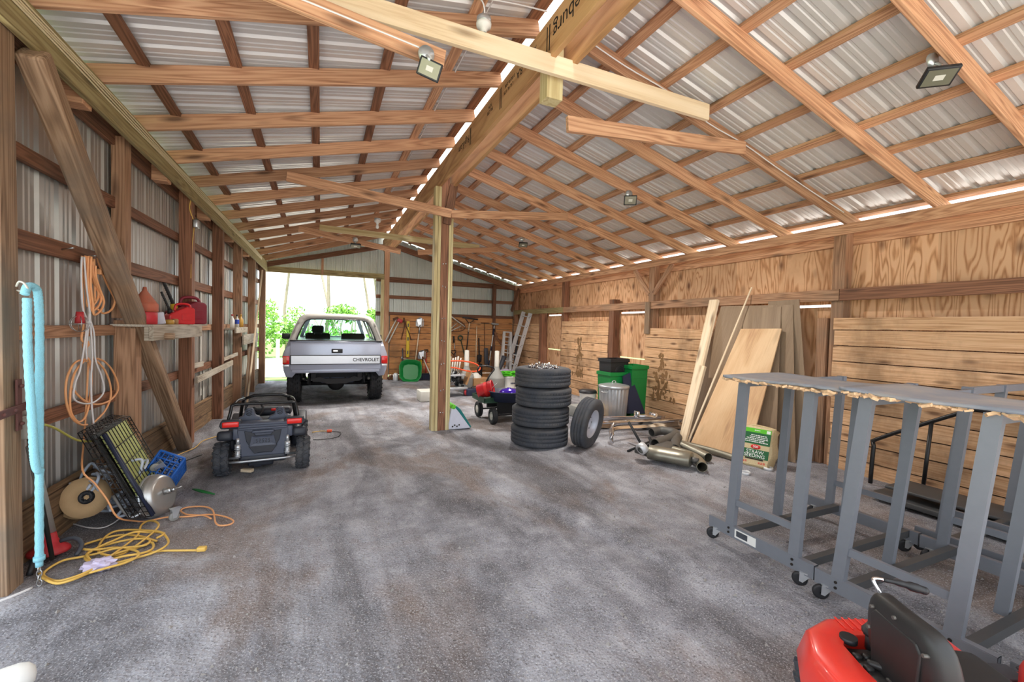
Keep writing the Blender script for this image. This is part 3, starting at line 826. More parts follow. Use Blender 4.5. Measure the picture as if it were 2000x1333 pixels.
    mb.add([p for r in rr for p in r], [(j*m_+i, j*m_+i+1, (j+1)*m_+i+1, (j+1)*m_+i) for j in range(3) for i in range(m_-1)], True)
    mb.add([(p[0], p[1], p[2]-.025) for r in rr for p in r], [(j*m_+i, j*m_+i+1, (j+1)*m_+i+1, (j+1)*m_+i) for j in range(3) for i in range(m_-1)], True)
    for sg in (-1, 1):
        lo = P(-.575, 1.245); hi = P(-.40, 1.67)
        f = lambda t: (c+sg*(-(lo[0]-c)+(-(hi[0]-c)+(lo[0]-c))*t), lo[1]+(hi[1]-lo[1])*t)
        for y0, y1 in ((yr+.03, yr+.30), (yr+1.35, yr+1.48), (yr+2.1, yr+2.2)):
            p = [f(0), f(.5), f(1)]
            A = [(p[k][0], y0+.16*max(0, p[k][1]-zb)*(1 if y0 < 0 else 0), p[k][1]) for k in range(3)]; B = [(p[k][0], y1, p[k][1]) for k in range(3)]
            inx = [(x-sg*.04, y, z) for x, y, z in A]; iny = [(x-sg*.04, y, z) for x, y, z in B]
            mb.add(A+B+inx+iny, [(0,1,4,3),(1,2,5,4),(6,9,10,7),(7,10,11,8),(0,6,7,1),(1,7,8,2),(3,4,10,9),(4,5,11,10)], True)
        p0, p1 = f(0), f(.08)
        mb.box((p0[0]-sg*.02, yr+1.1, p0[1]+.012), (.05, 2.2, .03))
    top = mb.build('hardtop', M['topper'], T)
    # weather strip, glass
    mb = MB(); mb.tube([lean((x, y+.004, z)) if False else (x, y-.004, z) for x, y, z in inn], .012, 6)
    mb.build('window_seal', M['blackp'], top)
    mb = MB(); mb.add([(p[0], p[1]+.03, p[2]) for p in inn]+[(p[0], p[1]+.036, p[2]) for p in inn], [list(range(n)), list(range(n, 2*n))[::-1]]+[(k, (k+1) % n, n+(k+1) % n, n+k) for k in range(n)])
    mb.build('rear_window', M['glass'], top)
    MB().box((c, yr-.0, P(0, 1.245)[1]), (1.66, .07, .022), bev=.006).build('tailgate_seal', M['blackp'], T)
    # windscreen frame and cab interior
    wsy = 2.42
    mb = MB()
    o_ = [(-.80, wsy, 1.2), (.80, wsy, 1.2), (.60, wsy-.34, 1.76), (-.60, wsy-.34, 1.76)]; i_ = [(-.70, wsy-.03, 1.27), (.70, wsy-.03, 1.27), (.53, wsy-.3, 1.69), (-.53, wsy-.3, 1.69)]
    ringface(mb, [(x+c, y, z) for x, y, z in o_], [(x+c, y, z) for x, y, z in i_], (0, .05, .01))
    mb.build('windscreen_frame', M['truck'], T)
    MB().add([(x+c, y+.02, z) for x, y, z in i_], [(0,1,2,3)]).build('windscreen', M['glass'], T, solid=.005)
    MB().box((c, 2.2, 1.12), (1.5, .35, .18), bev=.05).build('dashboard', M['blackp'], T)
    MB().box((c, .8, .72), (1.55, 2.6, .06)).build('cab_floor', M['under'], T)
    for sx in (-.36, .40):
        st = MB()
        st.box((c+sx, 1.15, 1.05), (.52, .14, .66), rot=(R_(-12), 0, 0), bev=.05).box((c+sx, 1.4, .82), (.52, .5, .16), bev=.05)
        seat = st.build('bucket_seat', M['under'], T)
        if sx < 0:
            MB().box((c+sx, 1.10, 1.46), (.25, .10, .17), bev=.04).build('headrest', M['under'], seat)
            MB().cyl((c+sx-.07, 1.1, 1.34), (c+sx-.07, 1.1, 1.42), .008).cyl((c+sx+.07, 1.1, 1.34), (c+sx+.07, 1.1, 1.42), .008).build('headrest_bar', M['chrome'], seat)
    MB().box((c-.02, .95, 1.16), (.30, .12, .16), bev=.03).build('console', M['under'], T)
    mb = MB(); mb.tube([(c-.36+.19*math.cos(a), 1.92+.05*math.sin(a), 1.2+.19*math.sin(a)) for a in [2*PI*k/24 for k in range(24)]], .014, 8, closed=True); mb.cyl((c-.36, 1.95, 1.2), (c-.36, 2.1, 1.15), .03)
    mb.build('steering_wheel', M['blackp'], T)
    # mirrors
    for sg in (-1, 1):
        mb = MB().box((c+sg*1.06, 1.95, 1.27), (.17, .07, .13), bev=.02).cyl((c+sg*.98, 1.98, 1.24), (c+sg*.9, 2.0, 1.22), .015)
        mb.build('side_mirror', M['blackp'], T)
    # hood
    mb = MB().box((c, 2.95, 1.16), (1.6, 1.0, .05), bev=.02); mb.build('hood', M['truck'], T)
    # wheels
    for wx, wy in ((-.47-.29, 0), (1.067-.29, 0), (-.47-.29, 2.62), (1.067-.29, 2.62)):
        wh = tyre_mb(.375, .2, .25, groove=(-.55, -.2, .2, .55), axis='X', c=(wx, wy, .372), blocks=26 if wy == 0 else 0, lug=.004).build('wheel', M['rubber2'], T)
        MB().lathe([(0, -.05), (.12, -.05), (.17, -.02), (.2, -.06), (.2, .06)], 20, Matrix.Translation((wx, wy, .372)) @ Matrix.Rotation(PI/2, 4, 'Y')).build('rim', M['galv'], wh)
    # underbody
    mb = MB()
    for x in (-.42, .42): mb.box((c+x, 1.2, .56), (.08, 3.6, .12))
    mb.box((c, -.45, .58), (.9, .07, .09)).box((c, .35, .5), (.84, .1, .08))
    mb.build('chassis_frame', M['under'], T)
    mb = MB(); mb.cyl((c-.74, 0, .372), (c+.74, 0, .372), .05)
    mb.sphere((c, 0, .37), .17, 16, sc=(1, .95, .95)); mb.lathe([(0, -.13), (.11, -.12), (.13, -.09)], 16, Matrix.Translation((c, -.02, .37)) @ Matrix.Rotation(-PI/2, 4, 'X'))
    mb.build('rear_axle', M['under'], T)
    mb = MB().box((c+.02, -.35, .50), (.62, .18, .17), bev=.03); mb.box((c+.02, -.46, .47), (.5, .02, .06), bev=.01)
    tank = mb.build('fuel_tank', M['diff'], T)
    mb = MB()
    for x in (-.12, .16): mb.box((c+x, -.45, .50), (.035, .02, .2))
    mb.build('tank_strap', M['under'], tank)
    mb = MB(); b0 = P(-.15, .6); b1 = P(.77, .6)
    pf = [(-.48, .60), (-.30, .64), (-.22, .60), (.22, .60), (.30, .64), (.48, .60), (.42, .545), (.25, .535), (.18, .50), (-.18, .50), (-.25, .535), (-.42, .545)]
    mb.prism([(c+x, z-.075) for x, z in pf], .06, Matrix.Translation((0, yr+.03, 0)))
    mb.build('hitch_bar', M['under'], T)
    for x in (-.50, .50):
        mb = MB(); mb.tube([(c+x, -.52, .56), (c+x, -.2, .40), (c+x, .0, .36), (c+x, .3, .42), (c+x, .6, .52)], .03, 6, sub=4)
        mb.cyl((c+x*.9, .06, .33), (c+x*.75, .1, .75), .03); mb.cyl((c+x, -.5, .62), (c+x*1.03, -.5, .42), .022)
        mb.build('leaf_spring', M['under'], T)
    mb = MB(); mb.tube([(c+.6, -.5, .5), (c+.62, -.1, .55), (c+.5, .5, .45), (c+.4, 1.5, .4)], .03, 8, sub=4)
    mb.tube([(c-.6, -.5, .52), (c-.55, -.2, .47), (c-.62, .1, .58)], .02, 6, sub=4)
    mb.build('exhaust_pipe', M['exhaustdk'], T)
truck()

def toy_atv():
    A = thing('toy_buggy', 'black two-seat ride-on toy buggy with red tail lights, on the floor behind the truck', 'toy car', (-.545, 5.3, 0), R_(2))
    for sx, y in ((-1, 0), (1, 0), (-1, .92), (1, .92)):
        x = sx*.375 if y == 0 else sx*.36
        tilt = sx*.03
        wh = tyre_mb(.162, .08, .135, groove=(0,), axis='X', c=(0, 0, 0), blocks=14, lug=.008).build('wheel', M['rubber'], A)
        wh.location = (x, y, .168); wh.rotation_euler = (0, tilt, 0)
        MB().lathe([(0, -.03), (.05, -.03), (.075, -.01), (.082, -.05), (.082, .05)], 16, Matrix.Rotation(PI/2, 4, 'Y')).build('rim', M['blackp'], wh)
    # chassis and body
    mb = MB()
    mb.box((0, .45, .17), (.44, 1.15, .10), bev=.03)
    mb.box((0, .95, .30), (.46, .42, .2), bev=.06).box((0, .55, .22), (.62, .55, .14), bev=.04)
    for sx in (-1, 1):
        mb.box((sx*.31, .42, .32), (.10, .7, .22), bev=.04)
        mb.box((sx*.33, 0.0, .40), (.14, .30, .10), rot=(R_(-14), 0, sx*R_(6)), bev=.03)
        mb.box((sx*.34, .95, .38), (.16, .34, .06), rot=(R_(12), 0, 0), bev=.025)
    mb.build('body', M['atvd'], A)
    # rear fascia: shield-shaped panel
    f = lambda pts: [(x, z) for x, z in pts]
    mb = MB()
    mb.prism([(-.20, .20), (.20, .20), (.205, .30), (.235, .46), (.225, .53), (-.225, .53), (-.235, .46), (-.205, .30)], .10, Matrix.Translation((0, -.135, 0)))
    mb.build('rear_fascia', M['atv'], A, bevel=.012)
    mb = MB(); mb.prism([(-.17, .47), (-.09, .455), (-.07, .42), (.07, .42), (.09, .455), (.17, .47), (.15, .36), (.08, .235), (-.08, .235), (-.15, .36)], .02, Matrix.Translation((0, -.15, 0)))
    mb.build('grille_panel', M['atvd'], A, bevel=.006)
    mb = MB(); ringface(mb, [(-.12, -.165, .315), (.12, -.165, .315), (.10, -.165, .415), (-.10, -.165, .415)], [(-.085, -.158, .335), (.085, -.158, .335), (.075, -.158, .40), (-.075, -.158, .40)], (0, .02, 0))
    mb.box((0, -.15, .367), (.16, .01, .07))
    pl = mb.build('plate_holder', M['atv'], A)
    mb = MB()
    for r in range(3):
        for k in range(5): mb.box((-.056+k*.028, -.158, .35+r*.016), (.018, .006, .006), rot=(0, (.5 if (k+r) % 2 else -.5), 0))
    mb.build('embossed_pattern', M['atvd'], pl)
    mb = MB().box((0, -.15, .495), (.44, .03, .022), bev=.008).box((0, -.155, .46), (.20, .03, .03), bev=.01); mb.box((0, -.06, .535), (.50, .16, .03), bev=.012)
    mb.build('rear_deck', M['atv'], A)
    mb = MB().prism([(-.13, .315), (.13, .315), (.075, .235), (.04, .245), (-.04, .245), (-.075, .235)], .02, Matrix.Translation((0, -.168, 0)))
    mb.build('lower_guard', M['atvd'], A, bevel=.004)
    # lights
    for sx in (-1, 1):
        x = sx*.29
        hs = MB().prism([(x-.105*sx*0-.10, .535), (x-.085, .50), (x+.085, .50), (x+.10, .53), (x+.085, .585), (x-.085, .585)], .09, Matrix.Translation((0, -.13, 0))).build('light_housing', M['atvd'], A, bevel=.012)
        MB().box((x, -.137, .545), (.145, .02, .055), bev=.015).build('red_lens', M['atvr'], hs)
    # shocks
    for sx in (-1, 1):
        mb = MB(); x = sx*.225
        mb.cyl((x, -.15, .20), (x, -.13, .28), .024).cyl((x, -.13, .28), (x, -.125, .335), .029).cyl((x, -.125, .335), (x, -.12, .40), .019)
        for k in range(4): mb.lathe([(.024, -.004), (.033, 0), (.024, .004)], 12, Matrix.Translation((x, -.145+.004*k, .225+.022*k)))
        mb.build('shock_absorber', M['galv'], A)
        MB().box((x*1.02, -.09, .44), (.09, .07, .12), bev=.015).build('shock_mount', M['atv'], A)
    mb = MB().cyl((-.34, -.03, .17), (.34, -.03, .17), .014).tube([(-.30, -.13, .155), (-.2, -.16, .16), (.2, -.16, .165), (.30, -.12, .16)], .012, 8)
    mb.build('rear_axle', M['galv'], A)
    MB().box((-.03, .08, .10), (.24, .2, .08), bev=.02).box((-.06, .05, .07), (.08, .12, .05), bev=.015).build('motor_box', M['atvd'], A)
    # roll cage
    mb = MB()
    mb.tube([(-.335, -.06, .50), (-.305, .0, .66), (-.30, .02, .712), (-.26, .03, .725), (.26, .03, .725), (.30, .02, .712), (.31, 0, .66), (.335, -.06, .50)], .016, 8)
    mb.tube([(-.29, .62, .45), (-.27, .60, .60), (-.25, .58, .69), (-.14, .56, .735), (.14, .56, .735), (.25, .58, .69), (.27, .60, .60), (.29, .62, .45)], .018, 8)
    for sx in (-1, 1): mb.tube([(sx*.30, .02, .712), (sx*.27, .3, .725), (sx*.24, .57, .70)], .014, 8)
    mb.build('roll_cage', M['blackm'], A)
    # seats
    for sx in (-1, 1):
        x = sx*.145
        prof = [(-.125, .42), (.125, .42), (.125, .53), (.095, .575), (.055, .59), (.04, .645), (.03, .668), (-.03, .668), (-.04, .645), (-.055, .59), (-.095, .575), (-.125, .53)]
        st = MB().prism([(x+a, b) for a, b in prof], .07, Matrix.Translation((0, .06, 0)) @ Matrix.Rotation(R_(0), 4, 'X')).box((x, .25, .36), (.24, .28, .09), bev=.03).build('seat', M['atv'], A, bevel=.014)
        mb = MB()
        for k in range(4):
            z = .595+k*.018-.0; w = .028
            mb.tube([(x-w, .056, z+.012), (x, .052, z-.004), (x+w, .056, z+.012)], .004, 5)
        mb.build('chevron_ribs', M['atvd'], st)
    mb = MB(); mb.tube([(-.145+.088*math.cos(a), .60+.03*math.sin(a), .565+.088*math.sin(a)) for a in [2*PI*k/22 for k in range(22)]], .012, 8, closed=True)
    mb.box((-.145, .60, .56), (.16, .02, .025)).box((-.145, .6, .53), (.03, .02, .07)).sphere((-.145, .6, .562), .03, 10, sc=(1, .6, 1)).cyl((-.145, .6, .56), (-.145, .75, .5), .015)
    mb.build('steering_wheel', M['blackp'], A)
    MB().box((0, .78, .50), (.5, .16, .10), bev=.04).build('dashboard', M['atvd'], A)
    MB().box((.05, .68, .535), (.05, .02, .03), bev=.006).build('red_switch', M['atvr'], A)
toy_atv()

def mower():
    u = V((.88, -.47, 0)).normalized(); v = V((.47, .88, 0)).normalized()
    Mw = thing('riding_mower', 'small red riding mower with black seat, cut off by the bottom right corner', 'mower', (1.885, .79, 0), 0)
    Mw.matrix_world = Matrix(((u.x, v.x, 0, 1.885), (u.y, v.y, 0, .79), (0, 0, 1, 0), (0, 0, 0, 1)))
    # fender deck: x forward, y left
    top = [(-.235, -.24), (-.25, .12), (-.19, .26), (-.06, .345), (.14, .365), (.36, .36), (.36, -.36), (.10, -.365), (-.08, -.345), (-.19, -.27)]
    well = [(-.095, -.17), (-.105, .05), (-.10, .17), (-.06, .225), (.03, .24), (.10, .23), (.10, -.2), (.06, -.22), (-.02, -.22), (-.08, -.2)]
    mb = MB(); n = len(top)
    lo = [(x*1.08-.01, y*1.05, .27+(.02 if y > .2 else 0)) for x, y in top]; lo2 = [(x*1.02, y*1.0, .14) for x, y in top]
    hi = [(x, y, .385) for x, y in top]; hi2 = [(x*.93, y*.94, .40) for x, y in top]; wl = [(x, y, .398) for x, y in well]; wd = [(x*.98, y*.98, .31) for x, y in well]
    rings = [lo2, lo, hi, hi2, wl, wd]
    vs = [p for r in rings for p in r]; fs = []
    for j in range(len(rings)-1):
        for i in range(n): k = (i+1) % n; fs.append((j*n+i, j*n+k, (j+1)*n+k, (j+1)*n+i))
    fs.append([5*n+i for i in range(n)])
    mb.add(vs, fs, True)
    body = mb.build('rear_body', M['mower'], Mw, bevel=.006)
    mb = MB()
    for k in range(6): mb.box((-.03+k*.028, .30, .4025), (.008, .075, .004), bev=.002)
    mb.build('tread_ribs', M['mower'], body)
    MB().box((-.262, -.02, .235), (.012, .10, .04)).build('rear_slot', M['ink'], body)
    # black moulded console in the well
    mb = MB().box((0, .0, .345), (.19, .40, .06), bev=.02)
    for k in range(7):
        mb.box((-.07+.035*(k % 3), .14-.03*k+.03*(k % 2), .378), (.03, .03, .02), bev=.008)
    mb.tube([(-.06, .10, .385), (-.02, .06, .395), (.03, .04, .395), (.05, -.02, .395), (.02, -.06, .395), (-.04, -.05, .39)], .014, 8, sub=4)
    mb.tube([(-.05, -.02, .385), (.0, -.0, .395), (.02, -.03, .39)], .010, 8, sub=4)
    for k in range(9): mb.lathe([(.028, -.006), (.035, 0), (.028, .006)], 16, Matrix.Translation((.0, -.09-.013*k, .385)) @ Matrix.Rotation(PI/2, 4, 'X'))
    mb.build('engine_console', M['seatv'], body)
    mb = MB().cyl((.035, .195, .37), (.035, .195, .43), .034, .034).cyl((.035, .195, .43), (.035, .195, .445), .046, .046, n=10).cyl((.035, .195, .445), (.035, .195, .47), .046, .030, n=10)
    mb.build('fuel_cap', M['blackp'], Mw)
    MB().cyl((-.06, .205, .39), (-.06, .205, .41), .03).build('filler_plug', M['blackp'], Mw)
    # seat: shaped back shell
    def row(z, w, t, xo, cr):
        pts = []
        for k in range(16):
            a = 2*PI*k/16; ca, sa = math.cos(a), math.sin(a)
            e = .45
            pts.append((xo+t*math.copysign(abs(ca)**e, ca)+cr*(sa*sa), w*math.copysign(abs(sa)**e, sa), z))
        return pts
    rows = [row(.33, .15, .04, .085, .02), row(.37, .175, .05, .07, .02), row(.45, .18, .05, .058, .02), row(.53, .175, .045, .046, .02), row(.60, .16, .04, .04, .02), row(.632, .13, .032, .037, .015), row(.645, .09, .02, .036, .01)]
    mb = MB().loft(rows)
    mb.box((.26, 0, .37), (.34, .36, .10), bev=.045)
    seat = mb.build('seat', M['seatv'], Mw, sub=1); seat.location = (-.04, .02, 0)
    mb = MB().prism([(-.095, .36), (.095, .36), (.11, .56), (.09, .585), (-.09, .585), (-.11, .56)], .012, Matrix.Translation((.012, 0, 0)) @ Matrix.Rotation(PI/2, 4, 'Z') @ Matrix.Rotation(R_(0), 4, 'X'))
    mb.build('back_panel', M['seatv'], seat, bevel=.005)
    mb = MB()
    for y, z in ((.105, .585), (.115, .50), (0, .612), (-.125, .57), (-.15, .49), (-.152, .41)):
        mb.cyl((.02, y, z), (-.004, y, z), .0065, n=10)
    mb.build('seat_bolt', M['exhaustdk'], seat)
    mb = MB(); mb.tube([(.03, .165, .60), (.015, .19, .64), (.02, .20, .652), (.05, .19, .655)], .007, 7, sub=4)
    lv = mb.build('lever', M['chrome'], Mw)
    mb = MB(); mb.tube([(.05, .19, .655), (.09, .175, .655), (.135, .16, .65), (.165, .15, .645)], [.009, .012, .017, .015], 9, sub=4); mb.sphere((.165, .15, .645), .015, 10)
    mb.build('lever_grip', M['blackp'], lv)
    # front: foot boards and hood
    hb = MB().box((.74, 0, .32), (.46, .36, .2), bev=.05); hb.box((.52, 0, .22), (.34, .66, .05), bev=.02)
    hb.build('hood', M['mower'], Mw)
    MB().box((.5, .27, .262), (.26, .09, .025), bev=.008).build('foot_pad', M['dkgrey'], Mw)
    mb = MB().cyl((.70, -.05, .40), (.66, -.05, .48), .02); mb.tube([(.66+.05*math.cos(a), -.05+.13*math.sin(a), .48+.1*math.cos(a)*.3) for a in [2*PI*k/20 for k in range(20)]], .012, 8, closed=True)
    mb.build('steering_wheel', M['blackp'], Mw)
    for x, y, R in ((-.02, .27, .165), (-.02, -.27, .165), (.78, .27, .13), (.78, -.27, .13)):
        wh = tyre_mb(R, R*.5, .15, groove=(0,), axis='X', c=(0, 0, 0), blocks=16, lug=.006).build('wheel', M['rubber'], Mw)
        wh.location = (x, y, R+.004); wh.rotation_euler = (0, 0, PI/2)
        MB().lathe([(0, -.03), (R*.35, -.03), (R*.5, -.05), (R*.5, .05)], 16, Matrix.Rotation(PI/2, 4, 'Y')).build('rim', M['offw'], wh)
mower()
# ---------------------------------------------------------------- racks, tyres, sheets and the right wall clutter
def leg(mb, x, y, z0, z1, lean=.03, wx=.045, wy=.07, ly=0):
    a = MB
    vs = []
    for z, dx, dy in ((z0, 0, 0), (z1, lean, ly)):
        vs += [(x+dx-wx/2, y+dy-wy/2, z), (x+dx+wx/2, y+dy-wy/2, z), (x+dx+wx/2, y+dy+wy/2, z), (x+dx-wx/2, y+dy+wy/2, z)]
    mb.add(vs, [(0,3,2,1),(4,5,6,7),(0,1,5,4),(1,2,6,5),(2,3,7,6),(3,0,4,7)])
def caster(parent, x, y, ang):
    Mc = Matrix.Translation((x, y, 0)) @ Matrix.Rotation(ang, 4, 'Z')
    c = MB().box((0, 0, .094), (.06, .06, .008), Mc)
    for s in (-1, 1): c.prism([(-.035, .09), (.03, .09), (.012+.02, .035), (.012, .03)], .003, Mc @ Matrix.Translation((0, s*.018-.0015, 0)))
    o = c.build('caster', M['galv'], parent)
    w = MB().lathe([(.008, -.012), (.026, -.012), (.036, -.012), (.044, -.007), (.044, .007), (.036, .012), (.026, .012), (.008, .012)], 20, Mc @ Matrix.Translation((.03, 0, .045)) @ Matrix.Rotation(PI/2, 4, 'X'))
    w.build('caster_wheel', M['blackp'], o)
def rack(label, x, y1, y0, legs, width=1.22, label_plate=False, ly=-.09):
    """x front face, y1 far end, y0 near end"""
    R = thing('rolling_rack', label, 'rack', (x, y0, 0), 0, 'grey steel racks on casters')
    L = y1-y0
    for xx, nm in ((0.02, 'front_rail'), (width, 'rear_rail')):
        mb = MB()
        mb.box((xx-.018, L/2, .125), (.006, L, .085)).box((xx, L/2, .168), (.036, L, .006)).box((xx, L/2, .085), (.036, L, .006)); mb.box((xx+.016, L/2, .125), (.006, L, .085))
        mb.box((xx, .002, .125), (.04, .004, .09)).box((xx, L-.002, .125), (.04, .004, .09))
        r = mb.build(nm, M['rackp'], R)
        mb = MB()
        for lg in legs:
            for z in (.112, .145): mb.cyl((xx-.0215, lg-y0, z), (xx-.027, lg-y0, z), .0085, n=8)
        mb.build('bolt', M['ink'], r)
        if label_plate and nm == 'front_rail':
            pl = MB().box((xx-.0225, L*.6, .128), (.002, .17, .062)).build('paper_label', M['white'], r)
            MB().box((xx-.0245, L*.6+.025, .13), (.002, .09, .04)).build('label_print', M['dkgrey'], pl)
    dly = ly
    for lg in legs:
        yy = lg-y0
        for xx, lean in ((.02, .035), (.54, .03), (width-.01, .02)):
            mb = MB(); leg(mb, xx, yy, .13 if xx != .54 else .14, 1.262, lean, .04, .066 if xx < .1 else .055, dly)
            mb.build('leg', M['rackp'], R)
        MB().box((width/2, yy-.06, .145), (width-.02, .045, .05)).build('cross_rail', M['rackd'], R)
        MB().box((width/2+.02, yy+dly, 1.235), (width-.06, .03, .05)).build('top_bar', M['rackp'], R)
    if len(legs) > 1:
        for xx in (.02, width):
            MB().box((xx+.008, (legs[0]+legs[-1])/2-y0, .345), (.024, abs(legs[0]-legs[-1]), .045)).build('side_bar', M['rackp'], R)
    for xx in (.02, width):
        for yy in (.06, L-.06): caster(R, xx, yy, 2.0+.3*xx+.5*yy)
    return R
rack('grey rolling rack farthest along the front row, white paper label on its rail', 2.815, 2.46, 1.665, (2.28, 1.80), label_plate=True, ly=-.04)
rack('grey rolling rack second in the front row, between labelled rack and mower', 2.80, 1.65, .86, (1.53, 1.02))
rack('grey rolling rack nearest the camera at the right frame edge', 2.83, .83, .05, (.72, .25))
rack('grey rolling rack behind the front row, farther end, under the black handrail', 4.16, 1.75, .95, (1.60, 1.10), width=1.1)
rack('grey rolling rack behind the front row, nearer end at frame edge', 4.14, .93, .15, (.82, .30), width=1.1)
# torn laminate tops lying on the racks
def top_sheet(name, label, pts, z, sag, seed):
    r = random.Random(seed); mb = MB()
    (xa, ya), (xb, yb) = pts[0], pts[1]
    N = 26; M_ = 8; vs = []; 
    for j in range(N+1):
        y = ya+(yb-ya)*j/N
        for i in range(M_+1):
            x = xa+(xb-xa)*i/M_
            zz = z+sag*math.sin(PI*j/N)+.006*math.sin(y*7+x*3)
            if i == 0: x += r.uniform(-.012, .012)
            vs.append((x, y, zz))
    fs = [(j*(M_+1)+i, j*(M_+1)+i+1, (j+1)*(M_+1)+i+1, (j+1)*(M_+1)+i) for j in range(N) for i in range(M_)]
    mb.add(vs, fs, True)
    o = mb.build(name, M['top'], None, solid=.016); tag(o, label, 'board', 'torn laminate boards on the racks')
    ch = MB()
    for k in range(90):
        y = r.uniform(ya, yb); x = xa+r.uniform(-.008, .05); s = r.uniform(.008, .022)
        j = (y-ya)/(yb-ya)
        zz = z+sag*math.sin(PI*j)-.013
        ch.box((x, y, zz-s*.25), (s*1.6, s*2.2, s*.7), rot=(r.uniform(-.5,.5), r.uniform(-.5,.5), r.uniform(0,3)))
    ch.build('torn_core', M['chip'], o)
M['top'] = flat('grey_laminate_top', (140,146,156), .5, 0, .12, 7, dirt=(196,184,166,.5))
M['chip'] = flat('torn_particle_board', (222,186,146), .95, 0, .3, 60)
top_sheet('laminate_board', 'torn grey laminate board on the farthest rack, bare chipboard along its edge', [(2.80, 1.47), (3.45, 2.38)], 1.276, .0, 3)
top_sheet('laminate_board', 'torn grey laminate board on the nearer racks, dusty top at frame edge', [(2.79, .10), (3.42, 1.56)], 1.292, -.012, 4)
# black handrails leaning on the right wall
def rail(label, dy):
    mb = MB()
    mb.tube([(5.45, 2.69+dy, .02), (5.48, 2.69+dy, .42), (5.49, 2.67+dy, .50), (5.51, 2.20+dy, .80), (5.53, 1.98+dy, .93), (5.53, 1.85+dy, .95), (5.53, 1.30+dy, .93), (5.53, 1.24+dy, .88), (5.50, 1.22+dy, .02)], .02, 9, sub=3)
    mb.cyl((5.51, 2.23+dy, .78), (5.45, 2.25+dy, .02), .017); mb.cyl((5.49, 1.95+dy, .05), (5.53, 1.97+dy, .92), .017) if dy else None
    o = mb.build('stair_handrail', M['blackm']); tag(o, label, 'handrail', 'black tube handrails against the right wall')
rail('bent black tube handrail leaning on the right wall behind the racks, farther one', 0)
rail('bent black tube handrail leaning on the right wall, nearer the frame edge', -1.12)
mb = MB().box((5.2, 1.9, .06), (.5, 1.1, .05), bev=.01).box((5.2, 1.9, .16), (.4, .9, .03), bev=.01)
tag(mb.build('steel_step_tread', M['rackd']), 'grey steel step treads lying on the floor below the handrail', 'tread')

# tyres ---------------------------------------------------------
tn = ['bottom tyre of the stack of four, beside the leaning wheel', 'second tyre from the bottom of the stack of four', 'third tyre from the bottom of the stack of four', 'top tyre of the stack of four, full of metal bits']
zz = .002
for i in range(4):
    w = .262; Rr = (.40, .40, .39, .39)[i]
    sp = tyre_mb(Rr, .2, w, groove=(-.5, 0, .5), seg=56, axis='Z', blocks=0)
    for k in range(64):
        a = 2*PI*k/64
        for q in (-.38, -.12, .12, .38):
            sp.box((Rr-.0, 0, q*w*.72), (.003, .012, w*.10), Matrix.Rotation(a+q*.2, 4, 'Z'))
    o = sp.build('tyre', M['rubber'], None)
    o.location = (2.83+(.0, .012, .045, .035)[i], 5.40+(.0, .01, -.005, .01)[i], zz+w/2); o.rotation_euler = (0, 0, i*.7); zz += w+.004
    tag(o, 'worn black '+tn[i], 'tyre', 'stacked tyres')
bits = [(2.9, 5.4)]
r = random.Random(5)
mb = MB()
for k in range(130):
    a = r.uniform(0, 6.28); d = .21*r.random()**.6
    p = V((2.875+d*math.cos(a), 5.41+d*math.sin(a), zz-.05+r.uniform(.0, .04)+.05*(1-d/.21)))
    q = p+V((r.uniform(-.03,.03), r.uniform(-.03,.03), r.uniform(.02,.055)))
    mb.cyl(p, q, .011, .009, 7) if k % 2 else mb.box(p, (.03, .012, .045), rot=(r.random()*3, r.random()*3, r.random()*3))
mb.cyl((2.875, 5.41, zz-.16), (2.875, 5.41, zz-.04), .195, .195, 24)
tag(mb.build('lug_nut_heap', M['chrome']), 'heap of shiny metal lug nuts filling the top tyre', 'lug nuts', kind='stuff')
Wl = thing('spare_wheel', 'single tyre on a silver steel rim leaning against the tyre stack', 'wheel', (3.36, 4.97, .325), 0)
Wl.matrix_world = Matrix.Translation((3.345, 4.98, .335)) @ Matrix.Rotation(R_(-57), 4, 'Z') @ Matrix.Rotation(R_(9), 4, 'Y')
tyre_mb(.342, .195, .215, groove=(-.5, 0, .5), seg=48, axis='X').build('tyre', M['rubber'], Wl)
rim = MB().lathe([(0, .00), (.05, .00), (.055, .02), (.09, .025), (.12, .0), (.15, -.01), (.165, .05), (.185, .075), (.195, .08), (.197, .07), (.19, -.08)], 32, Matrix.Rotation(PI/2, 4, 'Y')).build('steel_rim', flat('silver_wheel_paint', (196,200,212), .4, .3, .08), Wl)
mb = MB()
for k in range(5): mb.cyl((.005, .08*math.cos(k*1.257), .08*math.sin(k*1.257)), (.028, .08*math.cos(k*1.257), .08*math.sin(k*1.257)), .008)
mb.build('lug_hole', M['ink'], rim)

# leaning sheets -------------------------------------------------
def leaning(name, label, b0, b1, t0, t1, th, m, cat='board', group='boards leaning on the right wall'):
    """sheet whose bottom edge is b0-b1 and top edge t0-t1"""
    b0, b1, t0, t1 = map(V, (b0, b1, t0, t1))
    ex = (t0-b0).normalized(); ey = (b1-b0); ey = (ey-ex*ey.dot(ex)).normalized(); ez = ex.cross(ey)
    Mx = Matrix((ex, ey, ez)).transposed().to_4x4(); Mx.translation = b0; inv = Mx.inverted()
    q = [inv @ p for p in (b0, b1, t1, t0)]
    vs = [(p.x, p.y, p.z) for p in q]+[(p.x, p.y, p.z+th) for p in q]
    mb = MB().add(vs, [(0,3,2,1),(4,5,6,7),(0,1,5,4),(1,2,6,5),(2,3,7,6),(3,0,4,7)])
    o = mb.build(name, m); o.matrix_world = Mx
    tag(o, label, cat, group); return o
leaning('panel_sheet', 'widest brown panel sheet leaning at the back, top reaching the rail', (5.25, 5.15, .0), (5.45, 3.50, .0), (5.72, 4.93, 2.02), (5.72, 3.80, 2.0), .008, W['mdf'])
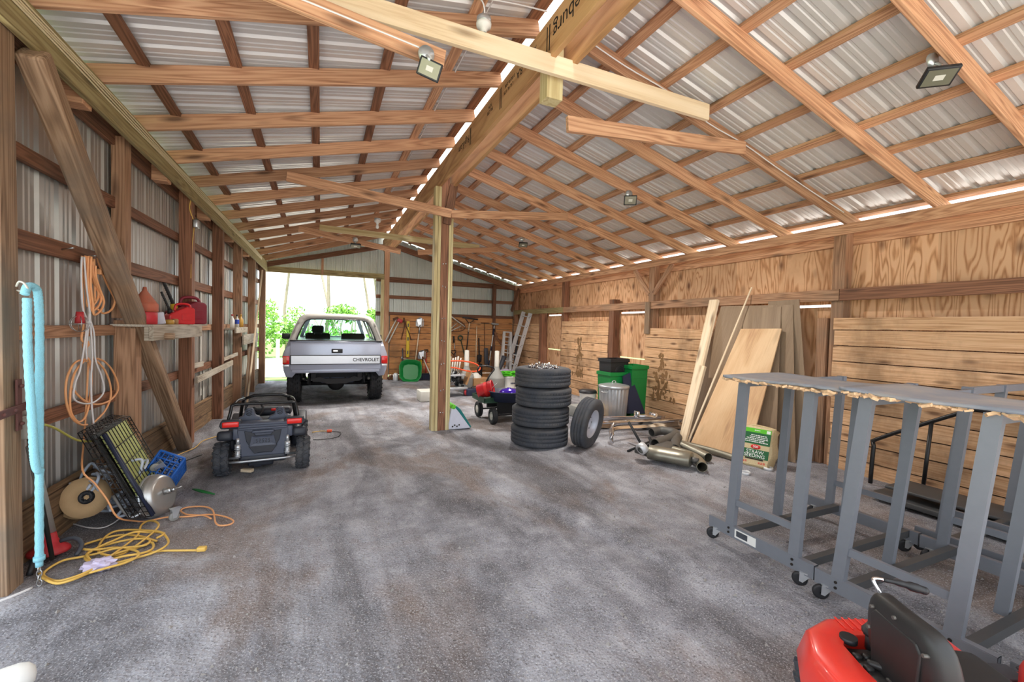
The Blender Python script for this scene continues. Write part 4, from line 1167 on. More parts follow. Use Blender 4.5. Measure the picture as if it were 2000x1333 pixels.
leaning('panel_sheet', 'brown panel sheet with raised corner, rightmost of the leaning boards', (5.52, 3.98, .0), (5.62, 3.42, .0), (5.735, 4.16, 2.06), (5.735, 3.73, 2.07), .01, W['mdf'])
leaning('panel_sheet', 'slim brown panel edge leaning behind the light plywood', (5.12, 4.2, 0), (5.22, 3.60, 0), (5.705, 4.5, 1.96), (5.705, 3.95, 1.98), .008, W['mdf'])
leaning('plywood_sheet', 'light birch plywood sheet leaning in front of the brown panels', (4.86, 4.62, 0), (4.97, 3.80, 0), (5.60, 4.47, 1.67), (5.60, 3.86, 1.68), .018, W['ply'])
leaning('pine_plank', 'pale wide pine plank leaning at the left end of the sheets', (4.95, 4.93, 0), (4.92, 4.78, 0), (5.72, 5.16, 2.13), (5.72, 5.0, 2.13), .04, W['new'])
leaning('pine_plank', 'shorter pale plank lying lower in front of the first plank', (4.84, 4.82, 0), (4.83, 4.70, 0), (5.30, 4.93, 1.1), (5.30, 4.82, 1.1), .04, W['new'])
leaning('thin_strip', 'thin wood strip leaning up past the rail, tallest of the leaning pieces', (4.90, 4.72, 0), (4.90, 4.69, 0), (5.735, 4.44, 2.28), (5.735, 4.42, 2.28), .012, W['new'])

# bale -----------------------------------------------------------
def bale():
    B = thing('straw_bag', 'plastic wrapped bag of seeding straw with green and red print by the plywood', 'bag', (4.86, 3.70, 0), 0)
    # axes: width along w, up tilted
    wv = V((.30, -.95, 0)).normalized()      # along the printed face to the right
    nv = V((-.95, -.30, 0)).normalized()     # outward normal of the printed face
    B.matrix_world = Matrix(((wv.x, -nv.x, 0, 4.71), (wv.y, -nv.y, 0, 3.72), (0, 0, 1, 0), (0, 0, 0, 1))) @ Matrix.Rotation(R_(-16), 4, 'X')
    # local x right, local y into depth, z up
    w, d, h = .335, .24, .50
    mb = MB(); r = random.Random(9)
    bm = bmesh.new(); bmesh.ops.create_cube(bm, size=1); bmesh.ops.subdivide_edges(bm, edges=bm.edges[:], cuts=7, use_grid_fill=True)
    for q in bm.verts:
        x, y, z = q.co
        f = 1-.10*((2*x)**4+(2*y)**4+(2*z)**4-1)*.5
        k = .012*math.sin(17*x+9*z)+.010*math.sin(23*y+11*z)
        q.co = V(((x*f+.5)*w+k*(abs(x) > .45), (y*f+.5)*d+(k if y > 0 else 0), (z*f+.5)*h))
    bm.verts.index_update()
    mb.add([q.co.copy() for q in bm.verts], [[q.index for q in f.verts] for f in bm.faces], True); bm.free()
    body = mb.build('bale_body', M['bale'], B)
    def pane(nm, x0, x1, z0, z1, m, y=-.004, parent=None):
        return MB().box(((x0+x1)/2*w, y, (z0+z1)/2*h), ((x1-x0)*w, .003, (z1-z0)*h)).build(nm, m, parent or B)
    L = pane('front_label', .06, .95, .06, .93, M['bale'])
    pane('green_band', .06, .95, .83, .93, M['lgreen'], -.006, L); pane('green_band', .06, .95, .55, .83, M['dgreen'], -.006, L); pane('green_band', .06, .95, .22, .43, M['dgreen'], -.006, L)
    pane('code_box', .80, .92, .84, .91, M['wink'], -.008, L)
    mb = MB()
    for z, x0, x1 in ((.885, .4, .6), (.765, .3, .86), (.725, .26, .84), (.685, .16, .84), (.645, .12, .8), (.605, .12, .84)):
        x = x0
        while x < x1-.03:
            q = r.uniform(.03, .09); mb.box(((x+q/2)*w, -.0085, z*h), (q*w, .001, .010)); x += q+.016
    mb.build('small_print', M['wink'], L)
    t = [('STRAW', .5, .365, .058, M['wink']), ('SEEDING', .5, .275, .058, M['wink'])]
    for txt, x, z, s, m in t: text_mesh(txt, s, m, 'lettering', L, (x*w, -.0085, z*h), (R_(90), 0, 0), .0006)
    MB().lathe([(0, 0), (.055, 0), (.055, .004), (0, .004)], 28, Matrix.Translation((.5*w, -.004, .49*h)) @ Matrix.Rotation(PI/2, 4, 'X') @ Matrix.Scale(.5, 4, (0, 1, 0))).build('red_oval', M['rink'], L)
    text_mesh('500', .04, M['wink'], 'lettering', L, (.5*w, -.0095, .49*h), (R_(90), 0, 0), .0006)
    pane('black_band', .2, .8, .185, .215, M['ink'], -.008, L)
    for x in (.18, .78):
        mb = MB()
        for k in range(3):
            for q in range(2): mb.box(((x-.1+.08*k)*w, -.0065, (.11+.025*q)*h), (.06*w, .001, .008))
        mb.build('red_print', M['rink'], L)
    MB().tube([(.05*w, .12, .99*h), (.3*w, .1, 1.02*h), (.7*w, .13, 1.01*h), (.97*w, .12, .98*h)], .012, 6, sub=4).build('top_seam', M['bale'], B)
bale()

# bins and can ---------------------------------------------------
def tub(label, x, y, w, d, h, m, rot=0, step=None, z=0):
    T = thing('storage_bin', label, 'bin', (x, y, z), rot)
    mb = MB(); k = .88; e = .012
    o0 = [(-w/2*k, -d/2*k, 0), (w/2*k, -d/2*k, 0), (w/2*k, d/2*k, 0), (-w/2*k, d/2*k, 0)]
    o1 = [(-w/2, -d/2, h), (w/2, -d/2, h), (w/2, d/2, h), (-w/2, d/2, h)]
    i1 = [(p[0]*(1-2*e/w), p[1]*(1-2*e/d), h) for p in o1]; i0 = [(p[0]*.95, p[1]*.95, .02) for p in o0]
    mb.loft([o0, o1, i1, i0], smooth=False)
    mb.build('tub', m, T)
    rm = MB(); f = h-.035
    for sx, sy, a, b in ((0, -1, w+.03, .02), (0, 1, w+.03, .02), (-1, 0, .02, d+.03), (1, 0, .02, d+.03)):
        rm.box((sx*(w/2+.006), sy*(d/2+.006), f), (a, b, .06), bev=.004)
    if step:
        for z in step: rm.box((0, 0, z), (w*.965+.012, d*.965+.012, .012))
    rm.build('rim', m, T); return T
tub('tall green plastic bin behind the galvanised trash can', 5.34, 6.52, .36, .42, .97, M['green'], .0, (.74,))
tub('shorter green plastic bin half hidden behind the trash can', 5.0, 6.62, .46, .4, .84, M['green'])
bb = tub('black bin standing in the shorter green bin', 5.03, 6.68, .42, .34, .98, M['blackp'], .06, z=.1)
mb = MB()
for rr in (.10, .075): mb.tube([(rr*math.cos(a), -.166, .72+rr*1.3*math.sin(a)) for a in [PI*k/12 for k in range(13)]], .006, 6)
mb.build('embossed_arch', M['blackp'], bb)
leaning('bin_cover', 'dark navy bin lid propped between the trash can and the tall green bin', (4.98, 6.26, .12), (5.42, 6.22, .10), (5.0, 6.36, .78), (5.16, 6.36, .84), .02, M['navy'], 'lid', None)
Tc = thing('trash_can', 'galvanised ribbed trash can with lid in front of the green bins', 'trash can', (4.70, 6.22, .05), .3)
mb = MB(); n = 48; prof = [(.205, .0), (.208, .02), (.205, .03), (.212, .05), (.245, .54), (.252, .56), (.25, .575)]
vs = []
for j, (rr, z) in enumerate(prof):
    for i in range(n*2):
        a = 2*PI*i/(n*2); q = rr+(.012 if (i % 4) < 2 and .04 < z < .545 else 0)
        vs.append((q*math.cos(a), q*math.sin(a), z))
N = n*2
mb.add(vs, [(j*N+i, j*N+(i+1) % N, (j+1)*N+(i+1) % N, (j+1)*N+i) for j in range(len(prof)-1) for i in range(N)]+[list(range(N))[::-1]], True)
mb.build('can_body', M['galv'], Tc)
lid = MB().lathe([(0, .635), (.06, .633), (.17, .615), (.215, .605), (.235, .60), (.262, .595), (.268, .585), (.266, .545), (.262, .545)], 40).build('lid', M['galv'], Tc)
MB().tube([(-.05, 0, .63), (-.05, 0, .655), (-.02, 0, .67), (.02, 0, .67), (.05, 0, .655), (.05, 0, .63)], .008, 8).build('lid_handle', M['galv'], lid)
for sg in (-1, 1): MB().tube([(sg*.245, -.06, .50), (sg*.27, -.05, .49), (sg*.275, .05, .49), (sg*.245, .06, .50)], .007, 7, sub=3).build('side_handle', M['galv'], Tc)

# scrap on the floor ---------------------------------------------
def slab(name, label, p0, p1, w, h, m, cat='plank', group=None):
    return timber(name, p0, p1, w, h, m, label, cat, group)
slab('timber_beam', 'rough timber lying on the floor in front of the trash can', (3.95, 6.0, .06), (5.65, 5.35, .06), .14, .10, W['old'])
slab('timber_beam', 'second rough timber lying behind the chrome bumper', (4.2, 6.3, .045), (5.66, 5.75, .045), .2, .07, W['old'])
def bumper(label, pts, r, name='chrome_bumper'):
    mb = MB(); P = spline([V(p) for p in pts], 6)
    prof = [(-.5, -.9), (-.15, -1), (.3, -.7), (.45, 0), (.3, .7), (-.15, 1), (-.5, .9), (-.2, .5), (.1, 0), (-.2, -.5)]
    rings = []
    for i, p in enumerate(P):
        t = (P[min(i+1, len(P)-1)]-P[max(i-1, 0)]).normalized(); up = V((0, 0, 1)); s = t.cross(up).normalized()
        rings.append([p+s*(a*r*-1.0)+up*(b*r) for a, b in prof])
    mb.loft(rings); tag(mb.build(name, M['chrome']), label, 'bumper', 'chrome bumpers on the floor')
bumper('chrome bumper with its bent end nearest the leaning wheel', [(3.72, 4.93, .09), (3.80, 5.06, .17), (3.93, 5.10, .22), (4.5, 5.12, .20), (5.2, 5.14, .18)], .065)
bumper('second chrome bumper lying behind the first, end by the trash can', [(3.62, 5.52, .08), (3.68, 5.60, .16), (3.8, 5.63, .19), (4.4, 5.6, .18), (5.2, 5.5, .17)], .06)
mb = MB().box((0, 0, 0), (.3, .1, .05), bev=.02).box((.13, .02, .02), (.08, .14, .07), bev=.02).box((-.16, 0, .02), (.05, .1, .1), bev=.01)
o = mb.build('bumper_bracket', M['chrome']); o.location = (4.55, 5.2, .31); o.rotation_euler = (0, .05, -.2); tag(o, 'chrome trim piece lying across the two chrome bumpers', 'trim piece')
# lug wrenches / jack irons
mb = MB().cyl((3.72, 4.58, .015), (4.35, 4.85, .03), .014).cyl((4.0, 4.60, .02), (4.02, 4.95, .30), .018).cyl((3.95, 4.42, .04), (4.35, 4.75, .08), .022).cyl((4.08, 4.5, .02), (4.2, 4.72, .12), .02)
mb.box((4.0, 4.55, .05), (.12, .05, .06), rot=(0, 0, .6), bev=.01).box((3.98, 4.42, .05), (.05, .05, .07), bev=.01)
tag(mb.build('iron_jack', M['under']), 'black iron jack and bars lying in front of the chrome bumpers', 'jack')
# exhaust: muffler can, pipes
def pipe(name, label, pts, r, m, cat='pipe', open_end=True):
    mb = MB(); P = spline([V(p) for p in pts], 6)
    mb.tube(P, r, 18, caps=False); mb.tube(P, r*.9, 18, caps=False)
    for e, q in ((P[0], P[1]), (P[-1], P[-2])):
        t = (q-e).normalized(); 
        mb.add([e+(t.orthogonal().normalized()*math.cos(a)+t.cross(t.orthogonal().normalized())*math.sin(a))*R for R in (r, r*.9) for a in [2*PI*k/18 for k in range(18)]], [(k, (k+1) % 18, 18+(k+1) % 18, 18+k) for k in range(18)], True)
    o = mb.build(name, m); tag(o, label, cat, 'exhaust parts on the floor'); return o
mf = thing('muffler', 'oval steel muffler with collar, lying nearest the tyres among the pipes', 'muffler', (3.86, 3.98, 0), 0)
mb = MB(); rings = []
ax = V((.26, -.42, 0)); a0 = V((-.13, .21, .11)); sd = V((.85, .52, 0)).normalized()
for t, k in ((0, .82), (.02, 1), (.3, 1.0), (.7, 1), (.98, 1), (1, .9)):
    p = a0+ax*t; rings.append([p+sd*(.125*k*math.cos(a))+V((0, 0, .085*k*math.sin(a))) for a in [2*PI*q/24 for q in range(24)]])
mb.loft(rings); mb.build('muffler_can', M['exhaust'], mf)
e0 = a0+ax
MB().cyl(e0-ax*.03, e0+ax*.16, .035, .03).build('pipe_stub', M['exhaustdk'], mf); MB().cyl(a0-sd*.05, a0-sd*.05-ax*.3+V((0, 0, .02)), .05, .05).build('inlet_pipe', M['exhaustdk'], mf)
MB().lathe([(.05, -.04), (.068, -.04), (.07, 0), (.068, .04), (.05, .04)], 20, Matrix.Translation(a0-sd*.12-ax*.1+V((0,0,.06))) @ Matrix.Rotation(1.1, 4, 'Y')).build('pipe_collar', M['alu'], mf)
m2 = MB(); rings = []
for t, k in ((0, .9), (.03, 1), (.97, 1), (1, .9)):
    p = V((3.98, 4.28, .07))+V((.34, .16, 0))*t; rings.append([p+V((-.42, .9, 0)).normalized()*(.15*k*math.cos(a))+V((0, 0, .06*k*math.sin(a))) for a in [2*PI*q/24 for q in range(24)]])
m2.loft(rings); tag(m2.build('muffler', M['exhaustdk']), 'flat dark old muffler lying behind the oval steel muffler', 'muffler', 'exhaust parts on the floor')
pipe('exhaust_pipe', 'bent grey exhaust pipe with open end toward the camera, in front', [(4.15, 4.22, .08), (4.2, 3.98, .07), (4.12, 3.78, .07), (4.0, 3.62, .065)], .06, M['exhaust'])
pipe('exhaust_pipe', 'straight grey exhaust pipe with open end right of the bent one', [(4.45, 4.35, .08), (4.4, 4.1, .08), (4.36, 3.86, .07)], .06, M['exhaust'])
pipe('exhaust_pipe', 'thin long exhaust pipe lying along the foot of the plywood', [(4.62, 4.55, .05), (4.72, 4.1, .05), (4.74, 3.72, .045)], .042, M['exhaust'])
pipe('exhaust_pipe', 'dark elbow exhaust pipe curling behind the mufflers', [(4.1, 4.5, .1), (4.5, 4.62, .12), (4.72, 4.78, .13), (4.68, 5.0, .12), (4.5, 5.02, .1)], .065, M['exhaustdk'])
pipe('exhaust_pipe', 'short dark pipe beside the flat muffler', [(4.25, 4.30, .07), (4.5, 4.55, .1), (4.62, 4.62, .12)], .062, M['exhaustdk'])
for x, y, lb in ((4.43, 3.40, 'steel hose clamp on the floor below the straw bag, nearer of the two'), (4.84, 3.42, 'steel hose clamp on the floor below the straw bag, farther of the two')):
    C2 = thing('pipe_clamp', lb, 'clamp', (x, y, .0), rnd.uniform(0, 3), 'steel clamps on the floor')
    MB().lathe([(.045, .002), (.05, .002), (.05, .036), (.045, .036)], 24, closed=True).build('band', M['alu'], C2)
    MB().box((.058, 0, .02), (.025, .03, .034), bev=.004).cyl((.06, -.03, .02), (.06, .03, .02), .006).build('bolt_block', M['galv'], C2)
# ---------------------------------------------------------------- left wall clutter
C_YL = [(-1.732, 4.108, 0.012), (-1.702, 3.946, 0.012), (-1.65, 3.754, 0.012), (-1.571, 3.569, 0.012), (-1.496, 3.445, 0.012), (-1.412, 3.378, 0.012), (-1.342, 3.379, 0.012), (-1.296, 3.463, 0.012), (-1.215, 3.52, 0.012), (-1.123, 3.565, 0.012), (-1.028, 3.6, 0.012), (-0.967, 3.651, 0.012), (-0.979, 3.765, 0.012), (-1.057, 3.894, 0.012), (-1.171, 3.99, 0.012), (-1.288, 4.069, 0.012), (-1.372, 4.048, 0.012), (-1.4, 3.957, 0.012), (-1.381, 3.809, 0.012), (-1.301, 3.676, 0.012), (-1.218, 3.673, 0.012), (-1.16, 3.755, 0.012), (-1.131, 3.855, 0.012), (-1.109, 3.949, 0.012), (-1.109, 4.038, 0.012), (-1.167, 4.154, 0.012), (-1.231, 4.217, 0.012), (-1.236, 4.105, 0.012), (-1.208, 3.952, 0.012), (-1.219, 3.762, 0.012), (-1.247, 3.613, 0.012), (-1.298, 3.579, 0.012), (-1.382, 3.665, 0.012), (-1.413, 3.776, 0.012), (-1.361, 3.847, 0.012), (-1.254, 3.869, 0.012), (-1.145, 3.86, 0.012), (-1.053, 3.793, 0.012)]
C_YL2 = [(-1.053, 3.793, 0.012), (-1.026, 3.849, 0.012), (-1.073, 3.953, 0.012), (-1.157, 3.984, 0.012), (-1.236, 3.962, 0.012), (-1.314, 3.876, 0.012), (-1.381, 3.779, 0.012), (-1.407, 3.702, 0.012), (-1.346, 3.597, 0.012), (-1.278, 3.611, 0.012), (-1.212, 3.67, 0.012), (-1.141, 3.732, 0.012), (-1.077, 3.77, 0.012), (-1.04, 3.663, 0.012), (-1.082, 3.592, 0.012), (-1.167, 3.569, 0.012), (-1.239, 3.529, 0.012), (-1.296, 3.463, 0.012), (-1.355, 3.413, 0.012), (-1.426, 3.412, 0.012), (-1.526, 3.515, 0.012), (-1.553, 3.599, 0.012), (-1.509, 3.673, 0.012), (-1.437, 3.7, 0.012), (-1.357, 3.711, 0.012), (-1.261, 3.718, 0.012), (-1.175, 3.73, 0.012), (-1.094, 3.73, 0.012), (-1.111, 3.848, 0.012), (-1.222, 3.957, 0.012), (-1.339, 3.984, 0.012), (-1.453, 3.945, 0.012), (-1.49, 3.866, 0.012), (-1.444, 3.774, 0.012), (-1.362, 3.757, 0.012), (-1.271, 3.782, 0.012), (-1.123, 3.636, 0.012), (-1.086, 3.551, 0.012), (-1.13, 3.487, 0.012), (-1.208, 3.441, 0.012), (-1.28, 3.42, 0.012)]
C_YL3 = [(-1.057, 3.64, 0.012), (-0.981, 3.638, 0.012), (-0.886, 3.607, 0.012), (-0.762, 3.563, 0.012)]
C_OR = [(-1.679, 4.727, 0.012), (-1.546, 4.521, 0.012), (-1.426, 4.361, 0.012), (-1.313, 4.252, 0.012), (-1.238, 4.22, 0.012), (-1.177, 4.237, 0.012), (-1.113, 4.25, 0.012), (-0.965, 4.209, 0.012), (-0.821, 4.198, 0.012), (-0.697, 4.109, 0.012), (-0.621, 3.999, 0.012), (-0.632, 3.935, 0.012), (-0.702, 3.942, 0.012), (-0.743, 4.015, 0.012), (-0.776, 4.149, 0.012), (-0.818, 4.295, 0.012), (-0.896, 4.393, 0.012), (-1.014, 4.424, 0.012), (-1.052, 4.371, 0.012), (-1.001, 4.276, 0.012), (-0.934, 4.229, 0.012), (-0.855, 4.189, 0.012), (-0.788, 4.102, 0.012)]
C_WC = [(-1.902, 4.763, 0.012), (-1.818, 4.538, 0.012), (-1.786, 4.425, 0.012), (-1.701, 4.336, 0.012), (-1.584, 4.236, 0.012), (-1.499, 4.204, 0.012), (-1.458, 4.264, 0.012), (-1.445, 4.357, 0.012)]
C_H1 = [(-1.693, 4.379, 2.061), (-1.694, 4.349, 2.007), (-1.694, 4.357, 1.81), (-1.694, 4.366, 1.645), (-1.693, 4.374, 1.433), (-1.693, 4.373, 1.389)]
C_H2 = [(-1.691, 4.441, 2.075), (-1.692, 4.43, 1.928), (-1.691, 4.46, 1.783), (-1.69, 4.48, 1.682), (-1.687, 4.591, 1.721), (-1.685, 4.638, 1.795), (-1.687, 4.57, 1.895), (-1.689, 4.515, 1.982), (-1.689, 4.505, 2.073)]
C_H3 = [(-1.69, 4.484, 2.081), (-1.69, 4.472, 1.955), (-1.689, 4.503, 1.821), (-1.689, 4.513, 1.706), (-1.687, 4.568, 1.708), (-1.687, 4.592, 1.827), (-1.688, 4.548, 1.94), (-1.688, 4.549, 2.067)]
C_H4 = [(-1.685, 4.64, 2.086), (-1.684, 4.686, 1.978), (-1.68, 4.808, 1.855), (-1.678, 4.886, 1.76), (-1.679, 4.833, 1.669), (-1.682, 4.732, 1.636), (-1.686, 4.613, 1.657), (-1.688, 4.546, 1.696)]
C_H5 = [(-1.693, 4.39, 2.068), (-1.693, 4.378, 1.922), (-1.693, 4.393, 1.746), (-1.692, 4.406, 1.567), (-1.693, 4.374, 1.433), (-1.691, 4.435, 1.386), (-1.691, 4.445, 1.249)]
C_LP1 = [(-1.692, 4.434, 1.272), (-1.696, 4.293, 1.261), (-1.699, 4.197, 1.184), (-1.7, 4.16, 1.082), (-1.699, 4.177, 0.952), (-1.697, 4.25, 0.842), (-1.694, 4.368, 0.772), (-1.691, 4.451, 0.754)]
C_LP2 = [(-1.692, 4.413, 1.262), (-1.696, 4.292, 1.195), (-1.698, 4.234, 1.094), (-1.698, 4.214, 0.989), (-1.698, 4.232, 0.889), (-1.695, 4.328, 0.803), (-1.692, 4.43, 0.827), (-1.69, 4.496, 0.954), (-1.689, 4.519, 1.126), (-1.69, 4.498, 1.244), (-1.691, 4.455, 1.282)]
C_LP3 = [(-1.688, 4.542, 1.276), (-1.683, 4.705, 1.239), (-1.679, 4.856, 1.151), (-1.675, 4.962, 1.023), (-1.675, 4.962, 0.945), (-1.679, 4.828, 0.888), (-1.686, 4.631, 0.884), (-1.691, 4.452, 0.932), (-1.695, 4.329, 1.003), (-1.697, 4.252, 1.069)]
C_LP4 = [(-1.688, 4.565, 1.262), (-1.683, 4.729, 1.163), (-1.679, 4.829, 1.015), (-1.679, 4.828, 0.901), (-1.683, 4.726, 0.806), (-1.688, 4.538, 0.747)]
C_WH1 = [(-1.694, 4.349, 2.056), (-1.694, 4.338, 1.918), (-1.694, 4.356, 1.677), (-1.692, 4.416, 1.567), (-1.693, 4.373, 1.366), (-1.695, 4.312, 1.194), (-1.697, 4.253, 1.113), (-1.698, 4.233, 0.997), (-1.693, 4.369, 0.935), (-1.688, 4.54, 0.924), (-1.684, 4.679, 0.986), (-1.685, 4.633, 1.125), (-1.688, 4.542, 1.264), (-1.689, 4.522, 1.475), (-1.691, 4.458, 1.59)]
C_WH2 = [(-1.693, 4.379, 2.061), (-1.692, 4.418, 1.814), (-1.691, 4.459, 1.647), (-1.69, 4.478, 1.476), (-1.69, 4.499, 1.29), (-1.69, 4.476, 1.131), (-1.69, 4.484, 0.898), (-1.689, 4.516, 0.717), (-1.689, 4.504, 0.622)]
C_WH3 = [(-1.691, 4.458, 1.636), (-1.691, 4.436, 1.522), (-1.692, 4.404, 1.365), (-1.692, 4.413, 1.274)]
C_DOWN = [(-1.689, 4.509, 1.243), (-1.69, 4.497, 1.07), (-1.69, 4.474, 0.9), (-1.691, 4.451, 0.731), (-1.691, 4.439, 0.63)]
C_YW = [(-1.613, 3.735, 0.905), (-1.609, 3.855, 0.851), (-1.602, 4.101, 0.714), (-1.595, 4.313, 0.653), (-1.589, 4.511, 0.619), (-1.584, 4.687, 0.602), (-1.578, 4.879, 0.51), (-1.571, 5.091, 0.379), (-1.566, 5.265, 0.282)]
C_YF = [(-1.532, 5.875, 0.012), (-1.528, 6.178, 0.012), (-1.423, 6.485, 0.012), (-1.412, 6.815, 0.012), (-1.331, 6.985, 0.012), (-1.202, 7.091, 0.012)]
C_OR2 = [(-0.193, 7.368, 0.012), (-0.069, 7.257, 0.012), (0.038, 7.152, 0.012), (-0.031, 6.968, 0.012)]
def cord(name, label, pts, r, m, cat='cord', group=None, sub=4, parent=None, jit=0):
    mb = MB(); rr = random.Random(len(pts))
    P = [V(p)+V((0, 0, rr.uniform(0, jit))) for p in pts]
    mb.tube(P, r, 7, sub=sub); o = mb.build(name, m, parent)
    if label: tag(o, label, cat, group)
    return o
# floor cords
yl = cord('extension_cable', 'yellow extension cord coiled in a loose heap on the floor near the first post', [(x, y, .012) for x, y, z in C_YL], .0075, M['yellow'], jit=.03)
mb = MB(); rr = random.Random(2)
mb.tube([V((x, y, .014+rr.uniform(0, .03))) for x, y, z in C_YL2], .0075, 7, sub=4); mb.build('cord_loops', M['yellow'], yl)
mb = MB(); mb.tube([V((x, y, .012)) for x, y, z in C_YL3], .0075, 7, sub=3); t = mb.build('cord_tail', M['yellow'], yl)
e = V(C_YL3[-1])
MB().box((e.x+.025, e.y-.005, .02), (.055, .035, .03), rot=(0, 0, -.2), bev=.006).build('plug', M['yellow'], t)
oc = cord('extension_cable', 'orange extension cord running from the wall across the floor past the drum', [C_DOWN[0], C_DOWN[2], C_DOWN[4], (-1.56, 4.07, .50), (-1.49, 4.06, .40), (-1.42, 4.06, .27), (-1.36, 4.06, .13)]+[(x, y, .012) for x, y, z in C_OR[3:]], .0065, M['orange'])
cord('white_cable', 'thin white cord looping on the floor from the cardboard spool', [(-1.66, 4.25, .15)]+[(x, y, .01) for x, y, z in C_WC[1:]], .005, M['wcord'])
cord('yellow_cable', 'yellow-green cord draped from the wall outlet over the dog crate', C_YW, .0075, flat('yellow_green_cord', (176,170,84), .5))
c2 = cord('yellow_cable', 'thin cord on the floor between the brace foot and the toy buggy', [(x, y, .01) for x, y, z in C_YF]+[(-.98, 6.85, .01), (-.85, 7.0, .01)], .006, M['yellow'])
mb = MB(); mb.tube([(x, y, .012) for x, y in ((-1.52, 5.65), (-1.45, 5.82), (-1.36, 5.95), (-1.27, 6.12))], .0065, 7, sub=4); mb.build('black_section', M['bcord'], c2)
c3 = cord('yellow_cable', 'yellow cord with orange plug on the floor right of the toy buggy', [(-.1, 6.9, .01), (.02, 6.95, .01), (.1, 6.9, .01)], .006, M['yellow'])
MB().box((.13, 6.88, .02), (.07, .04, .035), bev=.008).build('plug', M['hotorange'], c3)
mb = MB(); mb.tube([(.17, 6.86, .012), (.28, 6.75, .012), (.22, 6.5, .012), (.02, 6.42, .012), (-.08, 6.45, .012)], .005, 7, sub=4); mb.build('black_section', M['bcord'], c3)
# hanging cords
h = thing('hanging_cable', 'orange extension cord in loops hanging from a nail on the left wall', 'cord', (0, 0, 0), 0, 'cords hanging on the left wall')
mb = MB()
for L_ in (C_H2, C_H3, C_H4): mb.tube([V(p)+V((rnd.uniform(.0, .03), 0, 0)) for p in L_], .0085, 7, sub=5)
for k in range(3): mb.tube([V(p)+V((.02+.01*k, .02*k-.02, -.03*k*(1 if i else 0))) for i, p in enumerate(C_H2)], .0085, 7, sub=5)
mb.build('cord_loop', M['orange'], h)
p = V(C_H4[1]); MB().box((p.x+.01, p.y-.01, p.z-.0), (.03, .05, .045), bev=.006).build('plug', M['orange'], h)
h2 = thing('hanging_cable', 'pale orange cord tied in a big round coil below the first hank', 'cord', (0, 0, 0), 0, 'cords hanging on the left wall')
mb = MB()
for L_ in (C_H5, C_LP1, C_LP2, C_LP3, C_LP4): mb.tube([V(p)+V((.015, 0, 0)) for p in L_], .0075, 7, sub=5)
mb.build('cord_coil', M['orange'], h2)
p = V(C_H5[5]); MB().box((p.x+.015, p.y, p.z), (.03, .06, .04), rot=(.5, 0, 0), bev=.006).build('plug', M['orange'], h2)
h3 = thing('hanging_cable', 'white cord hanging with the orange ones down to the crate', 'cord', (0, 0, 0), 0, 'cords hanging on the left wall')
mb = MB()
for L_ in (C_WH1, C_WH2, C_WH3): mb.tube([V(p)+V((.03, 0, 0)) for p in L_], .0065, 7, sub=5)
mb.build('cord_loop', M['wcord'], h3)
tl = thing('trouble_light', 'caged work light with red cap hanging among the cords', 'lamp', (-1.67, 4.33, 1.55), 0)
MB().cyl((0, 0, 0), (0, .0, .09), .03, .022).build('cap', M['redold'], tl)
mb = MB()
for k in range(3):
    a = k*PI/3; mb.tube([(.06*math.cos(a)*math.cos(b), .06*math.sin(a)*math.cos(b), .0+.06*math.sin(b)) for b in [2*PI*q/16 for q in range(16)]], .003, 5, closed=True)
mb.tube([(.06*math.cos(b), .06*math.sin(b), 0) for b in [2*PI*q/20 for q in range(20)]], .003, 5, closed=True)
mb.build('wire_cage', M['steel'], tl)
nl = MB().cyl((-1.74, 4.25, 2.09), (-1.66, 4.22, 2.105), .005, n=7).cyl((-1.74, 4.62, 2.09), (-1.67, 4.60, 2.1), .005, n=7)
tag(nl.build('hanging_nail', M['steel']), 'long nails in the girt holding the hanks of cord', 'nail')
# blue rope on its hook
br = thing('fuzzy_rope', 'fuzzy light blue rope doubled over a hook by the first post, nearly reaching the floor', 'rope', (0, 0, 0), 0)
def fuzz(pts, r):
    P = spline([V(p) for p in pts], 14); mb = MB(); mb.tube(P, [r*(1+.13*(i % 2)) for i in range(len(P))], 9); return mb
fuzz([(-1.515, 3.345, 1.70), (-1.515, 3.348, 1.4), (-1.505, 3.36, 1.0), (-1.50, 3.365, .80), (-1.495, 3.375, .72), (-1.49, 3.40, .695)], .0185).build('rope_strand', M['aqua'], br)
fuzz([(-1.52, 3.335, 1.72), (-1.52, 3.36, 1.765), (-1.51, 3.40, 1.765), (-1.505, 3.425, 1.72), (-1.50, 3.425, 1.5), (-1.50, 3.415, 1.0), (-1.50, 3.41, .6), (-1.50, 3.405, .18)], .0185).build('rope_strand', M['aqua'], br)
mb = MB().cyl((-1.5, 3.405, .19), (-1.5, 3.405, .165), .026).cyl((-1.5, 3.405, .165), (-1.5, 3.405, .13), .017); mb.build('rope_end', M['aqua'], br)
mb = MB()
for k in range(4): mb.tube([(-1.50+.012*math.cos(a)*(k % 2), 3.405+.012*math.cos(a)*((k+1) % 2), .115-.028*k+.02*math.sin(a)) for a in [2*PI*q/12 for q in range(12)]], .0035, 6, closed=True)
mb.build('chain', M['steel'], br)
hk = MB(); hk.tube([(-1.60, 3.44, 1.745), (-1.57, 3.40, 1.74), (-1.53, 3.36, 1.735), (-1.51, 3.34, 1.75), (-1.52, 3.33, 1.78), (-1.55, 3.35, 1.79), (-1.58, 3.39, 1.765)], .005, 7, sub=4)
tag(hk.build('wall_hook', M['offw']), 'white bent metal hook holding the light blue rope', 'hook')
